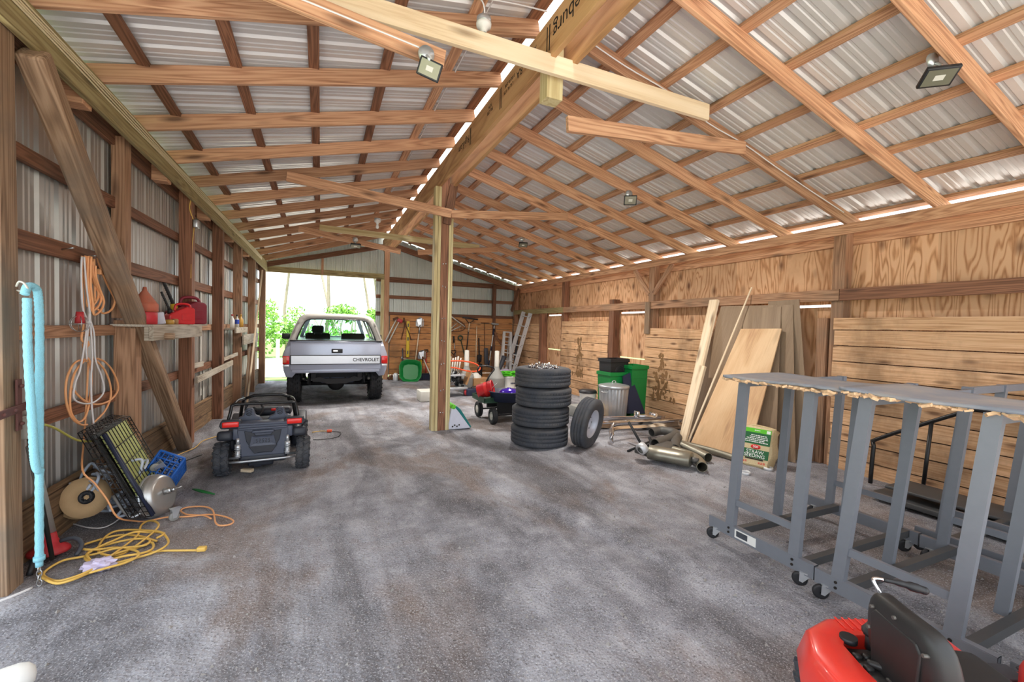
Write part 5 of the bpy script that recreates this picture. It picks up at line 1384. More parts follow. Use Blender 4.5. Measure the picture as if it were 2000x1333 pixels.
# gate hinge on the first post
hg = thing('gate_hinge', 'rusty iron T hinge bolted to the first left post', 'hinge', (0, 0, 0), 0)
MB().box((-1.608, 3.462, 1.08), (.012, .045, .30), bev=.003).build('hinge_plate', M['hinge'], hg)
MB().box((-1.60, 3.36, 1.055), (.014, .33, .045), rot=(R_(4), 0, 0), bev=.003).build('hinge_strap', M['hinge'], hg)
mb = MB()
for y, z in ((3.462, 1.19), (3.462, .97), (3.30, 1.05), (3.40, 1.058)): mb.sphere((-1.593, y, z), .012, 8)
mb.build('bolt', M['hinge'], hg)
MB().box((-1.68, 3.71, .90), (.05, .09, .14), bev=.008).build('outlet_box', M['offw'])
tag(bpy.data.objects['outlet_box'], 'white outlet box on the left wall behind the blue rope', 'outlet')
MB().cyl((-1.67, 3.70, .83), (-1.55, 3.66, .05), .012).build('conduit_leg', M['bcord'])
tag(bpy.data.objects['conduit_leg'], 'black cable running down from the white outlet box', 'cable')
# red-footed grey pole
wp = thing('grey_pole_tool', 'grey tube tool with a red foot standing behind the blue rope', 'tool', (0, 0, 0), 0)
MB().cyl((-1.64, 3.86, .13), (-1.665, 3.70, .78), .028, .024, 14).build('tube', M['lightgrey'], wp)
mb = MB(); mb.loft([[(-1.64+r*math.cos(a)*1.0, 3.83+r*.85*math.sin(a), z) for a in [2*PI*k/16 for k in range(16)]] for r, z in ((.11, .035), (.105, .055), (.07, .08), (.045, .12), (.038, .16))])
mb.build('red_base', M['redold'], wp)
MB().tube([(-1.57, 3.80, .11), (-1.50, 3.80, .12), (-1.45, 3.77, .08), (-1.46, 3.72, .03)], .014, 7, sub=4).build('grey_hose', M['dkgrey'], wp)
MB().tube([(-1.62, 3.72, .05), (-1.61, 3.62, .10), (-1.61, 3.55, .02)], .016, 7, sub=3).build('black_leg', M['blackp'], wp)
# dog crate
dc = thing('wire_crate', 'folded black wire dog crate with pale tray leaning on the second post', 'crate', (0, 0, 0), 0)
O = V((-1.19, 4.16, .07)); a_ = V((-.06, .72, -.0)); b_ = V((-.33, .10, .64)); c_ = V((-.10, -.10, .04))
def pt(i, j, k): return O+a_*i+b_*j+c_*k
mb = MB()
for k in (0, 1):
    for q in range(11): mb.cyl(pt(q/10, 0, k), pt(q/10, 1, k), .0035, n=5)
    for q in range(6): mb.cyl(pt(0, q/5, k), pt(1, q/5, k), .0035, n=5)
for q in range(18):
    mb.cyl(pt(0, q/17, 0), pt(0, q/17, 1), .003, n=5); mb.cyl(pt(1, q/17, 0), pt(1, q/17, 1), .003, n=5)
for q in range(15): mb.cyl(pt(q/14, 1, 0), pt(q/14, 1, 1), .003, n=5)
for q in range(5): mb.cyl(pt(0, 0, q/4), pt(0, 1, q/4), .003, n=5); mb.cyl(pt(0, 1, q/4), pt(1, 1, q/4), .003, n=5)
mb.build('wire_panels', M['blackm'], dc)
mb = MB()
for i, j0, j1 in ((.0, 0, 1), (.045, 0, 1)): mb.cyl(pt(i, j0, -.08), pt(i, j1, -.08), .012, n=8)
mb.build('edge_tube', M['navy'], dc)
n_ = a_.cross(b_).normalized()
vs = [pt(i, j, .30) for i, j in ((.10, .12), (.97, .12), (.97, .95), (.10, .95))]
MB().add(vs, [(0,1,2,3)]).build('plastic_tray', flat('yellow_green_tray', (190,196,112), .35, 0, .2, 3), dc, solid=.006)
MB().add([pt(i, j, .55) for i, j in ((.05, .05), (.97, .05), (.97, .97), (.05, .97))], [(0,1,2,3)]).build('dark_pan', M['blackp'], dc, solid=.01)
# blue milk crate
bc = thing('milk_crate', 'blue plastic milk crate tipped against the wire crate', 'crate', (0, 0, 0), 0)
bc.matrix_world = Matrix.Translation((-1.29, 4.80, .19)) @ Matrix.Rotation(R_(12), 4, 'Z') @ Matrix.Rotation(R_(-32), 4, 'X') @ Matrix.Rotation(R_(30), 4, 'Y')
w_, d_, h_ = .20, .36, .30
mb = MB()
def lattice(mb, o, u, v, nu, nv, t=.006):
    o, u, v = V(o), V(u), V(v)
    for i in range(nu+1): mb.tube([o+u*(i/nu), o+u*(i/nu)+v], t*(1.6 if i in (0, nu) else 1), 4)
    for j in range(nv+1): mb.tube([o+v*(j/nv), o+v*(j/nv)+u], t*(1.6 if j in (0, nv) else 1), 4)
A_ = (-w_/2, -d_/2, -h_/2)
lattice(mb, A_, (w_,0,0), (0,0,h_), 5, 5); lattice(mb, (-w_/2, d_/2, -h_/2), (w_,0,0), (0,0,h_), 5, 5)
lattice(mb, A_, (0,d_,0), (0,0,h_), 6, 5); lattice(mb, (w_/2, -d_/2, -h_/2), (0,d_,0), (0,0,h_), 16, 12, .004); lattice(mb, A_, (w_,0,0), (0,d_,0), 5, 6)
lattice(mb, (-w_/2, -d_/2, h_/2), (w_,0,0), (0,d_,0), 4, 5)
mb.build('crate_lattice', M['bluec'], bc)
mb = MB()
for q in range(4): mb.box((w_/2+.002, -d_/2+d_*(q+.5)/4, 0), (.008, .012, h_))
mb.build('crate_rib', M['bluec'], bc)
MB().box((w_/2-.012, 0, 0), (.003, d_*.97, h_*.97)).build('inner_sheet', M['bluec'], bc)
# aluminium drum with hub
dr = thing('metal_drum', 'silver metal drum with a hub pin leaning on the wire crate', 'drum', (0, 0, 0), 0)
ax = V((.93, -.30, .22)).normalized(); qq = ax.to_track_quat('Z', 'Y').to_matrix().to_4x4()
dr.matrix_world = Matrix.Translation((-1.20, 4.36, .165)) @ qq @ Matrix.Scale(.93, 4)
MB().lathe([(0, -.075), (.15, -.075), (.172, -.065), (.178, -.05), (.178, .0), (.172, .012), (.165, .02), (.16, .045), (.13, .055), (0, .058)], 48).build('drum_body', M['drum'], dr)
MB().lathe([(.179, -.055), (.184, -.05), (.184, -.03), (.179, -.025)], 48).build('drum_band', M['galv'], dr)
MB().cyl((0, .02, .05), (0, .02, .12), .028).cyl((0, .02, .12), (0, .02, .15), .02).cyl((0, .02, .15), (.01, .03, .20), .006).cyl((-.03, .02, .1), (.04, .02, .1), .012).build('hub', M['steel'], dr)
mb = MB()
for k in range(8):
    a = 2*PI*k/8; mb.cyl((.178*math.cos(a), .178*math.sin(a), -.02), (.184*math.cos(a), .184*math.sin(a), -.02), .006, n=7)
mb.build('rivet', M['steel'], dr)
cw = thing('caster', 'small grey caster under the silver drum', 'caster', (-1.05, 4.18, .0), .6, 'loose casters by the wire crate')
wheel_ = MB().lathe([(.006, -.011), (.03, -.011), (.036, -.006), (.036, .006), (.03, .011), (.006, .011)], 20, Matrix.Translation((0, 0, .038)) @ Matrix.Rotation(PI/2, 4, 'X')).build('caster_wheel', M['lightgrey'], cw)
mb = MB()
for s_ in (-1, 1): mb.prism([(-.02, .10), (.04, .10), (.012, .03), (-.012, .03)], .003, Matrix.Translation((0, s_*.017-.0015, 0)))
mb.box((.01, 0, .10), (.07, .05, .006)).build('caster_fork', M['galv'], cw)
dup(cw, (-1.33, 4.62, .30), (.6, .9, 1.2), 'small white caster on the corner of the blue crate')
# spool and hose tangle
sp = thing('cardboard_spool', 'cardboard cable spool with dark hub beside the wall', 'spool', (0, 0, 0), 0)
ax = V((.62, -.72, .30)).normalized(); qq = ax.to_track_quat('Z', 'Y').to_matrix().to_4x4()
sp.matrix_world = Matrix.Translation((-1.615, 4.27, .235)) @ qq
for z in (0, -.07): MB().lathe([(.026, -.002), (.15, -.002), (.15, .002), (.026, .002)], 40, Matrix.Translation((0, 0, z)), closed=True).build('flange', M['card'], sp)
MB().cyl((0, 0, -.07), (0, 0, 0), .045).build('core', M['card'], sp)
mb = MB().lathe([(.018, .004), (.05, .004), (.05, .0), (.018, .0)], 24, closed=True)
for k in range(6): mb.box((.03*math.cos(k*PI/3), .03*math.sin(k*PI/3), .004), (.03, .006, .006), rot=(0, 0, k*PI/3))
mb.build('hub', M['blackp'], sp)
mb = MB(); r = random.Random(21)
for k in range(13):
    p = V((-1.62+r.uniform(-.06, .12), 4.42+r.uniform(-.06, .2), r.uniform(.12, .42))); pts = [p]
    for q in range(6):
        p = p+V((r.uniform(-.12, .13), r.uniform(-.12, .12), r.uniform(-.14, .09)))
        p = V((min(max(p.x, -1.72), -1.36), min(max(p.y, 4.3), 4.75), min(max(p.z, .03), .42))); pts.append(p)
    mb.tube(pts, .011, 6, sub=5)
tag(mb.build('tubing_tangle', flat('pale_blue_tubing', (196,206,222), .4, 0, .1)), 'tangle of pale grey tubing behind the cardboard spool', 'tubing')
mb = MB(); mb.tube([(-1.48, 4.35, .2), (-1.40, 4.28, .10), (-1.33, 4.24, .05), (-1.27, 4.27, .09), (-1.30, 4.33, .15)], .012, 7, sub=4)
for k in range(16): mb.tube([(-1.46+.006*k+.012*math.cos(a), 4.33+.01*math.sin(a), .36-.012*k) for a in [2*PI*q/8 for q in range(8)]], .004, 5, closed=True)
tag(mb.build('steel_chain', M['galv']), 'bright chain and hook hanging over the wire crate end', 'chain')
# wrapper, bottle, plug scraps
def crumple(name, label, loc, s, m, seed, cat, flatz=.5):
    bm = bmesh.new(); bmesh.ops.create_icosphere(bm, subdivisions=3, radius=1); r = random.Random(seed)
    for q in bm.verts:
        q.co = V((q.co.x*s[0], q.co.y*s[1], q.co.z*s[2]))*(1+r.uniform(-.35, .25))
    bm.verts.index_update(); mb = MB().add([q.co.copy() for q in bm.verts], [[q.index for q in f.verts] for f in bm.faces], False); bm.free()
    o = mb.build(name, m); o.location = loc; tag(o, label, cat); return o
crumple('plastic_wrapper', 'crumpled lilac plastic wrapper inside the yellow cord coil', (-1.27, 3.52, .035), (.085, .06, .035), M['lilac'], 3, 'wrapper')
crumple('plastic_wrapper', 'clear crumpled plastic bottle on the floor left of the toy buggy', (-1.03, 5.98, .035), (.09, .05, .035), M['film'], 5, 'wrapper')
mb = MB().lathe([(0, 0), (.055, 0), (.06, .01), (.06, .16), (.052, .19), (.03, .21), (0, .215)], 24, Matrix.Translation((-1.31, 2.42, .06)) @ Matrix.Rotation(R_(20), 4, 'Z') @ Matrix.Rotation(PI/2, 4, 'Y'))
tag(mb.build('white_bottle', M['white']), 'white plastic bottle lying at the bottom left corner of view', 'bottle')
cord('white_cable', 'white cable end on the floor at the first post foot', [(-1.75, 3.28, .01), (-1.62, 3.30, .01), (-1.53, 3.40, .01)], .008, M['wcord'])
MB().box((-.70, 5.30, .02), (.12, .05, .035), rot=(0, 0, -.5), bev=.005).build('wood_chock', W['new']); tag(bpy.data.objects['wood_chock'], 'small wood wedge by the left rear wheel of the toy buggy', 'wedge')
mb = MB()
for k in range(5): mb.tube([(-1.08, 4.86, .02), (-1.02+.01*k, 4.80-.02*k, .03), (-.92+.012*k, 4.74-.015*k, .012)], .006, 5, sub=3)
tag(mb.build('green_twine', flat('green_twine_tint', (30,110,50), .7)), 'frayed green twine on the floor by the blue crate', 'twine')
# shelf with cans ------------------------------------------------
sh = thing('wall_shelf', 'rough wooden shelf with weathered front board holding gas cans', 'shelf', (0, 0, 0), 0)
y0, y1 = 4.92, 6.82
timber('shelf_board', (LX(y0)-.02, y0+.1, 1.535), (LX(y1)-.02, y1, 1.535), .32, .022, W['grey'], parent=sh)
timber('front_board', (LX(y0)+.155, y0-.02, 1.466), (LX(y1)+.135, y1-.35, 1.466), .035, .13, W['grey'], parent=sh)
timber('end_cleat', (LX(y0)+.1, y0+.02, 1.466), (LX(y0)+.14, y0+.02, 1.466), .06, .13, W['grey'], parent=sh)
MB().lathe([(0, 0), (.034, 0), (.034, .09), (0, .09)], 14, Matrix.Translation((LX(5.2)+.15, 5.2, 1.435)) @ Matrix.Rotation(PI/2, 4, 'Y')).build('peg_end', W['old'], sh)
fz = 1.547
mb = MB().lathe([(.07, 0), (.078, .005), (.08, .11), (.074, .118), (0, .118)], 28)
o = mb.build('red_tub', M['redold']); o.location = (LX(5.22)+.03, 5.2, fz); tag(o, 'round red plastic tub under the orange funnel on the shelf', 'tub')
mb = MB().lathe([(.100, 0), (.105, .004), (.105, .075), (.098, .082), (.02, .205), (.014, .24), (.010, .24), (.016, .205), (.09, .08)], 32)
o = mb.build('funnel', M['clay']); o.location = (LX(5.3)-.02, 5.30, fz+.12); tag(o, 'dusty orange funnel standing upside down on the shelf', 'funnel')
o = MB().box((0, 0, .06), (.10, .07, .12), bev=.008).build('grey_carton', M['bag']); o.location = (LX(5.45)+.05, 5.44, fz); o.rotation_euler = (0, -.18, .5); tag(o, 'small grey-white carton next to the red tub on the shelf', 'carton')
o = MB().lathe([(0, 0), (.04, 0), (.042, .04), (.03, .05), (0, .052)], 18).build('small_tin', M['gold']); o.location = (LX(5.68)+.08, 5.62, fz); tag(o, 'small dull tin between carton and red gas can on the shelf', 'tin')
o = MB().lathe([(0, 0), (.028, 0), (.03, .05), (.02, .06), (0, .06)], 18).build('small_tin', M['carddk']); o.location = (LX(5.8)+.09, 5.76, fz); tag(o, 'small brown tin close to the red gas can on the shelf', 'tin')
def gas_can(label, loc, rot, s, m, sy=1.0):
    T = thing('gas_can', label, 'gas can', loc, rot, 'gas cans on the shelf')
    mb = MB()
    prof = [(-.15, 0), (.15, 0), (.16, .015), (.16, .20), (.145, .225), (.05, .235), (-.02, .20), (-.12, .15), (-.16, .12), (-.16, .015)]
    mb.prism([(x*s, z*s*sy) for x, z in prof], .17*s, Matrix.Translation((0, -.085*s, 0)))
    mb.build('can_body', m, T, bevel=.014*s)
    hd = MB().tube([(-.06*s, 0, .18*s*sy), (-.05*s, 0, .25*s*sy), (0, 0, .275*s*sy), (.09*s, 0, .275*s*sy), (.13*s, 0, .25*s*sy), (.135*s, 0, .20*s*sy)], .016*s, 8, sub=4).build('handle', m, T)
    mb = MB().cyl((-.115*s, 0, .14*s*sy), (-.125*s, 0, .20*s*sy), .032*s, .026*s); cp = mb.build('cap', M['yellowtool'] if s > 1.1 else M['blackp'], T)
    P = [(-.125*s, 0, .19*s*sy), (-.16*s, 0, .28*s*sy), (-.22*s, 0, .42*s*sy)]
    mb = MB().tube(P, .015*s, 8, sub=4)
    for k in range(9): mb.lathe([(.015*s, -.004), (.019*s, 0), (.015*s, .004)], 10, Matrix.Translation(V(P[0]).lerp(V(P[2]), .08+k*.09)) @ (V(P[2])-V(P[0])).to_track_quat('Z', 'Y').to_matrix().to_4x4())
    mb.build('spout', M['blackp'], T)
    MB().box((.05*s, -.088*s, .10*s*sy), (.12*s, .006, .09*s), bev=.004).build('embossed_panel', m, T)
    return T
gas_can('bright red gas can with short black spout at the front of the shelf', (LX(6.0)+.06, 6.02, fz), R_(38), .80, M['red'], 1.05)
gas_can('large dark maroon gas can with long black spout behind the red one', (LX(6.55)-.02, 6.55, fz), R_(48), 1.2, M['maroon'], 1.0)
o = MB().box((0, 0, .05), (.09, .07, .08), bev=.02).cyl((-.02, 0, .08), (-.05, 0, .13), .02).build('black_pump', M['blackp']); o.location = (LX(5.7)-.1, 5.72, fz); tag(o, 'small black pump behind the funnel on the shelf', 'pump')
# second little shelf
s2 = thing('wall_shelf', 'tiny grey board shelf on the fifth left post with bottles', 'shelf', (0, 0, 0), 0)
timber('shelf_board', (LX(9.1)+.0, 8.75, 1.46), (LX(9.9)+.0, 9.85, 1.46), .15, .03, W['grey'], parent=s2)
timber('front_board', (LX(9.1)+.09, 8.72, 1.44), (LX(9.9)+.09, 9.8, 1.44), .03, .10, W['grey'], parent=s2)
def bottle(label, y, m, cap, h=.2, r=.035):
    T = thing('bottle', label, 'bottle', (LX(y)+.01, y, 1.476), 0, 'bottles on the little shelf')
    MB().lathe([(0, 0), (r, 0), (r, h*.6), (r*.4, h*.78), (r*.36, h*.9), (0, h*.9)], 16).build('bottle_body', m, T)
    MB().lathe([(0, h*.88), (r*.45, h*.88), (r*.45, h), (0, h)], 14).build('cap', cap, T); return T
bottle('white bottle with red cap, first on the tiny shelf', 8.95, M['white'], M['redold'], .24)
b2 = bottle('clear bottle with blue label, middle of the tiny shelf', 9.35, M['offw'], M['blackp'], .24)
MB().lathe([(.036, .07), (.036, .15)], 16).build('blue_label', M['bluep'], b2)
bottle('amber bottle, last on the tiny shelf', 9.68, M['gold'], M['gold'], .25, .045)
# weathered cross boards between the posts
timber('cross_board', (LX(6.85)+.02, 6.82, .815), (LX(8.9)+.02, 8.92, .87), .03, .085, W['grey'], 'weathered pale board nailed low across the third and fourth left posts', 'board')
timber('cross_board', (LX(6.95)-.10, 6.95, .975), (LX(7.6)-.10, 7.6, .965), .03, .07, W['grey'], 'short weathered board stub beside the third left post', 'board')
timber('cross_board', (LX(8.6)-.05, 8.62, .95), (LX(9.7)-.05, 9.7, .97), .03, .06, W['grey'], 'pale short board between fourth and fifth left posts', 'board')
timber('cross_board', (LX(9.8)+.03, 9.78, 1.285), (LX(11.4)+.03, 11.45, 1.29), .03, .10, W['grey'], 'upper of two pale boards across the fifth and sixth left posts', 'board')
timber('cross_board', (LX(9.8)+.03, 9.82, 1.19), (LX(11.4)+.03, 11.45, 1.19), .03, .10, W['grey'], 'lower of two pale boards across the fifth and sixth left posts', 'board')
timber('leaning_stick', (-1.28, 9.62, .01), (-1.27, 11.72, 2.80), .03, .03, W['new'], 'long thin pale stick leaning across the fifth left bay', 'stick')
timber('leaning_plank', (-1.42, 10.4, .0), (-1.45, 11.3, 1.2), .03, .12, W['old'], 'brown plank leaning behind the long thin stick', 'plank')
for i, (yc, z0, z1) in enumerate(((7.95, .45, 2.6), (9.55, .35, 2.5), (8.1, .3, .95))):
    timber('siding_strip', (LX(yc)-.205, yc, z0), (LX(yc)-.205, yc, z1), .012, .07, M['offw'], 'pale vertical trim strip against the left wall sheet, %s' % ('in the third bay', 'in the fourth bay', 'low in the third bay')[i], 'strip', up=(0, 1, 0))
# power box on third post
pb = thing('junction_box', 'small clear-faced junction box high on the third left post', 'junction box', (LX(6.83)-.0, 6.80, 2.83), 0)
MB().box((.02, 0, 0), (.05, .11, .10), bev=.008).build('box', M['galv'], pb)
mb = MB(); mb.tube([(-.01, -.02, .05), (-.04, -.06, .18), (-.03, -.05, .30), (-.05, -.04, .36)], .006, 6, sub=4); mb.tube([(0, -.02, -.05), (-.02, -.03, -.3), (-.03, -.04, -.7)], .005, 6, sub=3)
mb.build('wire', M['yellow'], pb)
# ---------------------------------------------------------------- tools and clutter at the far wall
TY = 12.95
def tool(name, label, cat='tool', group='tools against the far wall'): return thing(name, label, cat, (0, 0, 0), 0, group)
def stick(p0, p1, r, m, parent, name='handle'): return MB().cyl(p0, p1, r, r*.9, 10).build(name, m, parent)
def blade(parent, c, w, h, m, lean=.02, name='blade', pointed=True, down=False):
    s = -1 if down else 1
    pts = [(-.5, 0), (-.5, .55), (-.42, .75), (-.2, .93), (0, 1), (.2, .93), (.42, .75), (.5, .55), (.5, 0), (.15, -.06), (-.15, -.06)] if pointed else [(-.5, 0), (-.5, .9), (-.42, 1), (.42, 1), (.5, .9), (.5, 0), (.1, -.08), (-.1, -.08)]
    rows = []
    vs = [(c[0]+x*w, c[1]-.04*(1-4*x*x)+.02, c[2]+s*z*h) for x, z in pts]
    MB().add(vs, [list(range(len(vs)))]).build(name, m, parent, solid=.006)
t = tool('post_digger', 'post hole digger with two pale handles leaning by the far door', 'digger')
stick((1.70, 12.9, 1.12), (2.0, 12.95, 1.76), .02, M['offw'], t); stick((1.78, 12.9, 1.08), (2.1, 12.95, 1.74), .02, M['offw'], t)
MB().box((2.1, 12.93, 1.73), (.16, .05, .10), rot=(0, .5, 0), bev=.02).build('red_head', M['redold'], t); MB().box((1.98, 12.93, 1.79), (.16, .06, .06), rot=(0, -.3, 0), bev=.01).build('iron_jaw', M['rust'], t)
t = tool('hay_tool', 'dark forked iron tool hung left of the yellow level', 'tool')
mb = MB().tube([(2.22, 12.95, 1.78), (2.24, 12.95, 1.6), (2.18, 12.95, 1.3), (2.15, 12.95, 1.18)], .015, 7, sub=4).tube([(2.22, 12.95, 1.78), (2.30, 12.94, 1.55), (2.38, 12.94, 1.35), (2.43, 12.94, 1.18)], .017, 7, sub=4).box((2.22, 12.94, 1.76), (.05, .04, .12), bev=.01)
mb.build('iron_arms', M['rust'], t)
t = tool('level', 'long yellow spirit level hung on the far wall', 'level')
MB().box((2.345, 12.95, 1.19), (.09, .03, 1.06), bev=.006).build('level_body', M['yellowtool'], t)
mb = MB()
for z in (1.6, 1.2, .8): mb.box((2.345, 12.933, z), (.035, .006, .10), bev=.004)
mb.build('vial_window', M['dkgrey'], t)
t = tool('shovel', 'shovel hung head up with long pale handle, left of the column', 'shovel')
stick((2.55, 12.9, .40), (2.68, 12.93, 1.55), .02, W['new'], t); blade(t, (2.69, 12.93, 1.58), .24, .27, M['galv']); stick((2.665, 12.92, 1.36), (2.69, 12.93, 1.62), .026, M['steel'], t, 'socket')
t = tool('shovel', 'shovel standing head up with white handle, crossing in front of the broom', 'shovel')
stick((3.02, 12.6, .02), (2.80, 12.85, .60), .02, M['offw'], t); blade(t, (2.76, 12.88, .62), .25, .26, M['steel']); stick((2.81, 12.85, .56), (2.77, 12.88, .68), .027, M['rust'], t, 'socket')
t = tool('shovel', 'orange handled shovel with black D grip, left of the column', 'shovel')
stick((2.89, 12.92, .1), (2.89, 12.94, .80), .02, M['redold'], t)
MB().tube([(2.89, 12.94, .78), (2.83, 12.94, .84), (2.83, 12.94, .88), (2.95, 12.94, .88), (2.95, 12.94, .84), (2.89, 12.94, .78)], .014, 7).build('d_grip', M['blackp'], t)
t = tool('push_broom', 'push broom with black bristles and yellow handle by the green barrow', 'broom')
stick((2.74, 12.85, .12), (2.74, 12.93, .62), .018, M['yellowtool'], t)
mb = MB()
for k in range(34): mb.box((2.66+.011*k, 12.75+rnd.uniform(-.02, .02), .09), (.008, .06, .17))
mb.build('bristles', M['navy'], t); MB().box((2.84, 12.75, .185), (.40, .07, .03), bev=.006).build('broom_head', M['blackp'], t)
# barrow
t = thing('barrow_tub', 'green plastic wheelbarrow tub standing on edge at the far wall', 'barrow', (2.37, 12.55, .31), 0)
t.rotation_euler = (R_(72), 0, R_(-12))
pf = [(-.29, -.20), (-.20, -.30), (0, -.33), (.20, -.30), (.28, -.18), (.29, .12), (.26, .24), (.12, .29), (-.12, .30), (-.26, .25), (-.31, .12)]
mb = MB(); n = len(pf)
mb.loft([[(x*1.04, y*1.04, 0) for x, y in pf], [(x, y, 0) for x, y in pf], [(x*.8, y*.8, -.17) for x, y in pf], [(x*.72, y*.72, -.19) for x, y in pf]], caps=False)
mb.add([(x*.72, y*.72, -.19) for x, y in pf], [list(range(n))])
mb.build('tub', M['green'], t, solid=.008, sub=0); MB().tube([(x*1.03, y*1.03, 0) for x, y in pf], .014, 7, closed=True).build('rolled_rim', M['lgreen'] if False else M['green'], t)
t = tool('garden_lift', 'grey lever tool with small cross arm above the green barrow', 'tool')
stick((2.20, 12.9, .42), (2.20, 12.95, .92), .018, M['dkgrey'], t); MB().cyl((2.16, 12.92, .62), (2.36, 12.92, .60), .012).cyl((2.16, 12.92, .62), (2.18, 12.92, .68), .02).build('cross_arm', M['galv'], t)
t = thing('propane_cylinder', 'small silver gas cylinder on the floor left of the green barrow', 'cylinder', (1.98, 12.75, 0), 0)
MB().lathe([(0, 0), (.07, 0), (.075, .02), (.075, .16), (.06, .20), (.03, .22), (0, .225)], 20).build('tank', M['alu'], t); MB().cyl((0, 0, .22), (0, 0, .25), .014).build('valve', M['gold'], t)
o = MB().cyl((1.78, 12.8, .05), (1.90, 12.86, .14), .05, .03).build('old_horn', M['rust']); tag(o, 'rusty iron fitting on the floor beside the gas cylinder', 'fitting')
# right of the column
t = tool('dip_net', 'large round wire net with crossed poles hung right of the column', 'net')
mb = MB(); c = (3.62, 12.9, 1.66)
mb.tube([(c[0]+.46*math.cos(a), c[1], c[2]+.20*math.sin(a)-.25*math.cos(a)*.3) for a in [2*PI*k/28 for k in range(28)]], .014, 7, closed=True)
mb.build('net_hoop', M['rust'], t)
mb = MB()
for k in range(11):
    q = -.42+.084*k; hgt = .2*math.sqrt(max(0, 1-(q/.46)**2))
    mb.cyl((c[0]+q, c[1], c[2]-q*.16-hgt), (c[0]+q, c[1], c[2]-q*.16+hgt), .004, n=4)
mb.build('net_mesh', M['dkgrey'], t)
stick((3.3, 12.86, 1.30), (3.95, 12.9, 1.62), .016, M['offw'], t, 'pole'); stick((3.2, 12.85, 1.2), (3.8, 12.9, 1.68), .016, M['offw'], t, 'pole'); stick((3.55, 12.88, 1.95), (4.07, 12.9, 1.60), .018, M['offw'], t, 'pole')
t = tool('rake', 'wide black landscape rake hung head up, right of the net', 'rake')
MB().box((4.25, 12.93, 1.86), (.50, .05, .045), rot=(0, .09, 0), bev=.01).tube([(4.1, 12.93, 1.84), (4.22, 12.93, 1.72), (4.38, 12.93, 1.83)], .012, 6, sub=3).build('rake_head', M['blackp'], t)
stick((4.22, 12.93, 1.72), (4.13, 12.9, .72), .018, M['blackp'], t); stick((4.225, 12.925, 1.72), (4.19, 12.91, 1.45), .0195, W['new'], t, 'bare_grip')
def longtool(label, x0, z0, x1, z1, m, r=.014, name='long_handle', head=None):
    t = tool(name, label, 'tool'); stick((x0, 12.92, z0), (x1, 12.95, z1), r, m, t)
    if head: head(t)
    return t
longtool('black gripped thin pole right beside the column', 3.80, .6, 3.74, 1.28, M['steel'], head=lambda t: MB().cyl((3.74, 12.94, 1.1), (3.735, 12.95, 1.30), .025).build('grip', M['blackp'], t))
longtool('olive string trimmer shaft leaning right of the black gripped pole', 4.12, .6, 3.96, 1.2, M['greend'], .017, 'string_trimmer', lambda t: MB().tube([(3.94+.07*math.cos(a), 12.93, 1.25+.07*math.sin(a)) for a in [2*PI*k/14 for k in range(14)]], .02, 6, closed=True).build('loop_handle', M['greend'], t))
longtool('pale broom stick left of the black iron bar', 4.46, .40, 4.47, 1.62, W['new'])
longtool('black serrated iron bar standing on the far wall', 4.60, .0, 4.55, 1.26, M['under'], .022, 'iron_bar', lambda t: MB().box((4.57, 12.9, .62), (.14, .06, .22), bev=.02).box((4.6, 12.9, .25), (.14, .06, .4), bev=.02).build('jaw', M['under'], t))
longtool('thin rusty rod with cross head hung between bar and window brush', 4.74, .78, 4.73, 1.73, M['rust'], .012, 'garden_hoe', lambda t: MB().box((4.75, 12.94, 1.735), (.28, .03, .02)).build('hoe_head', M['rust'], t))
t = tool('window_brush', 'blue and white telescopic pole with grey brush head', 'brush')
stick((4.90, 12.9, .48), (5.06, 12.94, 1.66), .016, M['white'], t, 'pole'); MB().cyl((5.02, 12.93, 1.36), (5.05, 12.94, 1.56), .026).cyl((4.95, 12.91, .86), (4.965, 12.915, 1.0), .023).cyl((4.88, 12.9, .38), (4.91, 12.9, .55), .022).build('grip', M['navy'], t)
MB().box((5.07, 12.92, 1.71), (.24, .07, .06), rot=(0, .07, 0), bev=.015).build('brush_head', M['lightgrey'], t)
t = tool('scrub_brush', 'dark hanging squeegee board left of the window brush pole', 'brush'); MB().box((4.80, 12.93, .68), (.12, .05, .52), rot=(0, -.06, 0), bev=.01).build('squeegee_board', M['dkgrey'], t)
t = tool('wooden_shaft', 'curved dark wooden shaft hung left of the step ladder', 'shaft')
MB().tube([(5.08, 12.94, 1.46), (5.14, 12.94, 1.32), (5.24, 12.94, 1.16), (5.36, 12.94, 1.02)], .035, 8, sub=4).build('shaft', W['dark'], t)
t = tool('d_shovel', 'shovel with black D grip low right of the column', 'shovel'); stick((3.72, 12.7, .35), (3.70, 12.8, .75), .018, M['rust'], t); MB().tube([(3.70, 12.8, .74), (3.63, 12.8, .82), (3.63, 12.8, .86), (3.77, 12.8, .86), (3.77, 12.8, .82), (3.70, 12.8, .74)], .014, 6).build('d_grip', M['blackp'], t)
# ladders
t = thing('step_ladder', 'aluminium step ladder folded against the far wall', 'ladder', (0, 0, 0), 0)
A0, A1, B0, B1 = V((4.92, 11.9, .25)), V((5.24, 12.0, .16)), V((5.20, 12.45, 1.47)), V((5.44, 12.5, 1.46))
def railbar(mb, p, q, w=.03, d=.07): 
    dd = (q-p); x = dd.normalized(); y = V((0, 1, 0)); y = (y-x*y.dot(x)).normalized(); z = x.cross(y)
    Mx = Matrix((x, y, z)).transposed().to_4x4(); Mx.translation = (p+q)/2
    mb.box((0, 0, 0), (dd.length, d, w), Mx)
for p, q in ((A0, B0), (A1, B1)): mb = MB(); railbar(mb, p, q, .075, .05); mb.build('side_rail', M['alu'], t)
for k in range(5):
    f = .12+.19*k; mb = MB(); railbar(mb, A0.lerp(B0, f), A1.lerp(B1, f), .03, .08); mb.build('step', M['alu'], t)
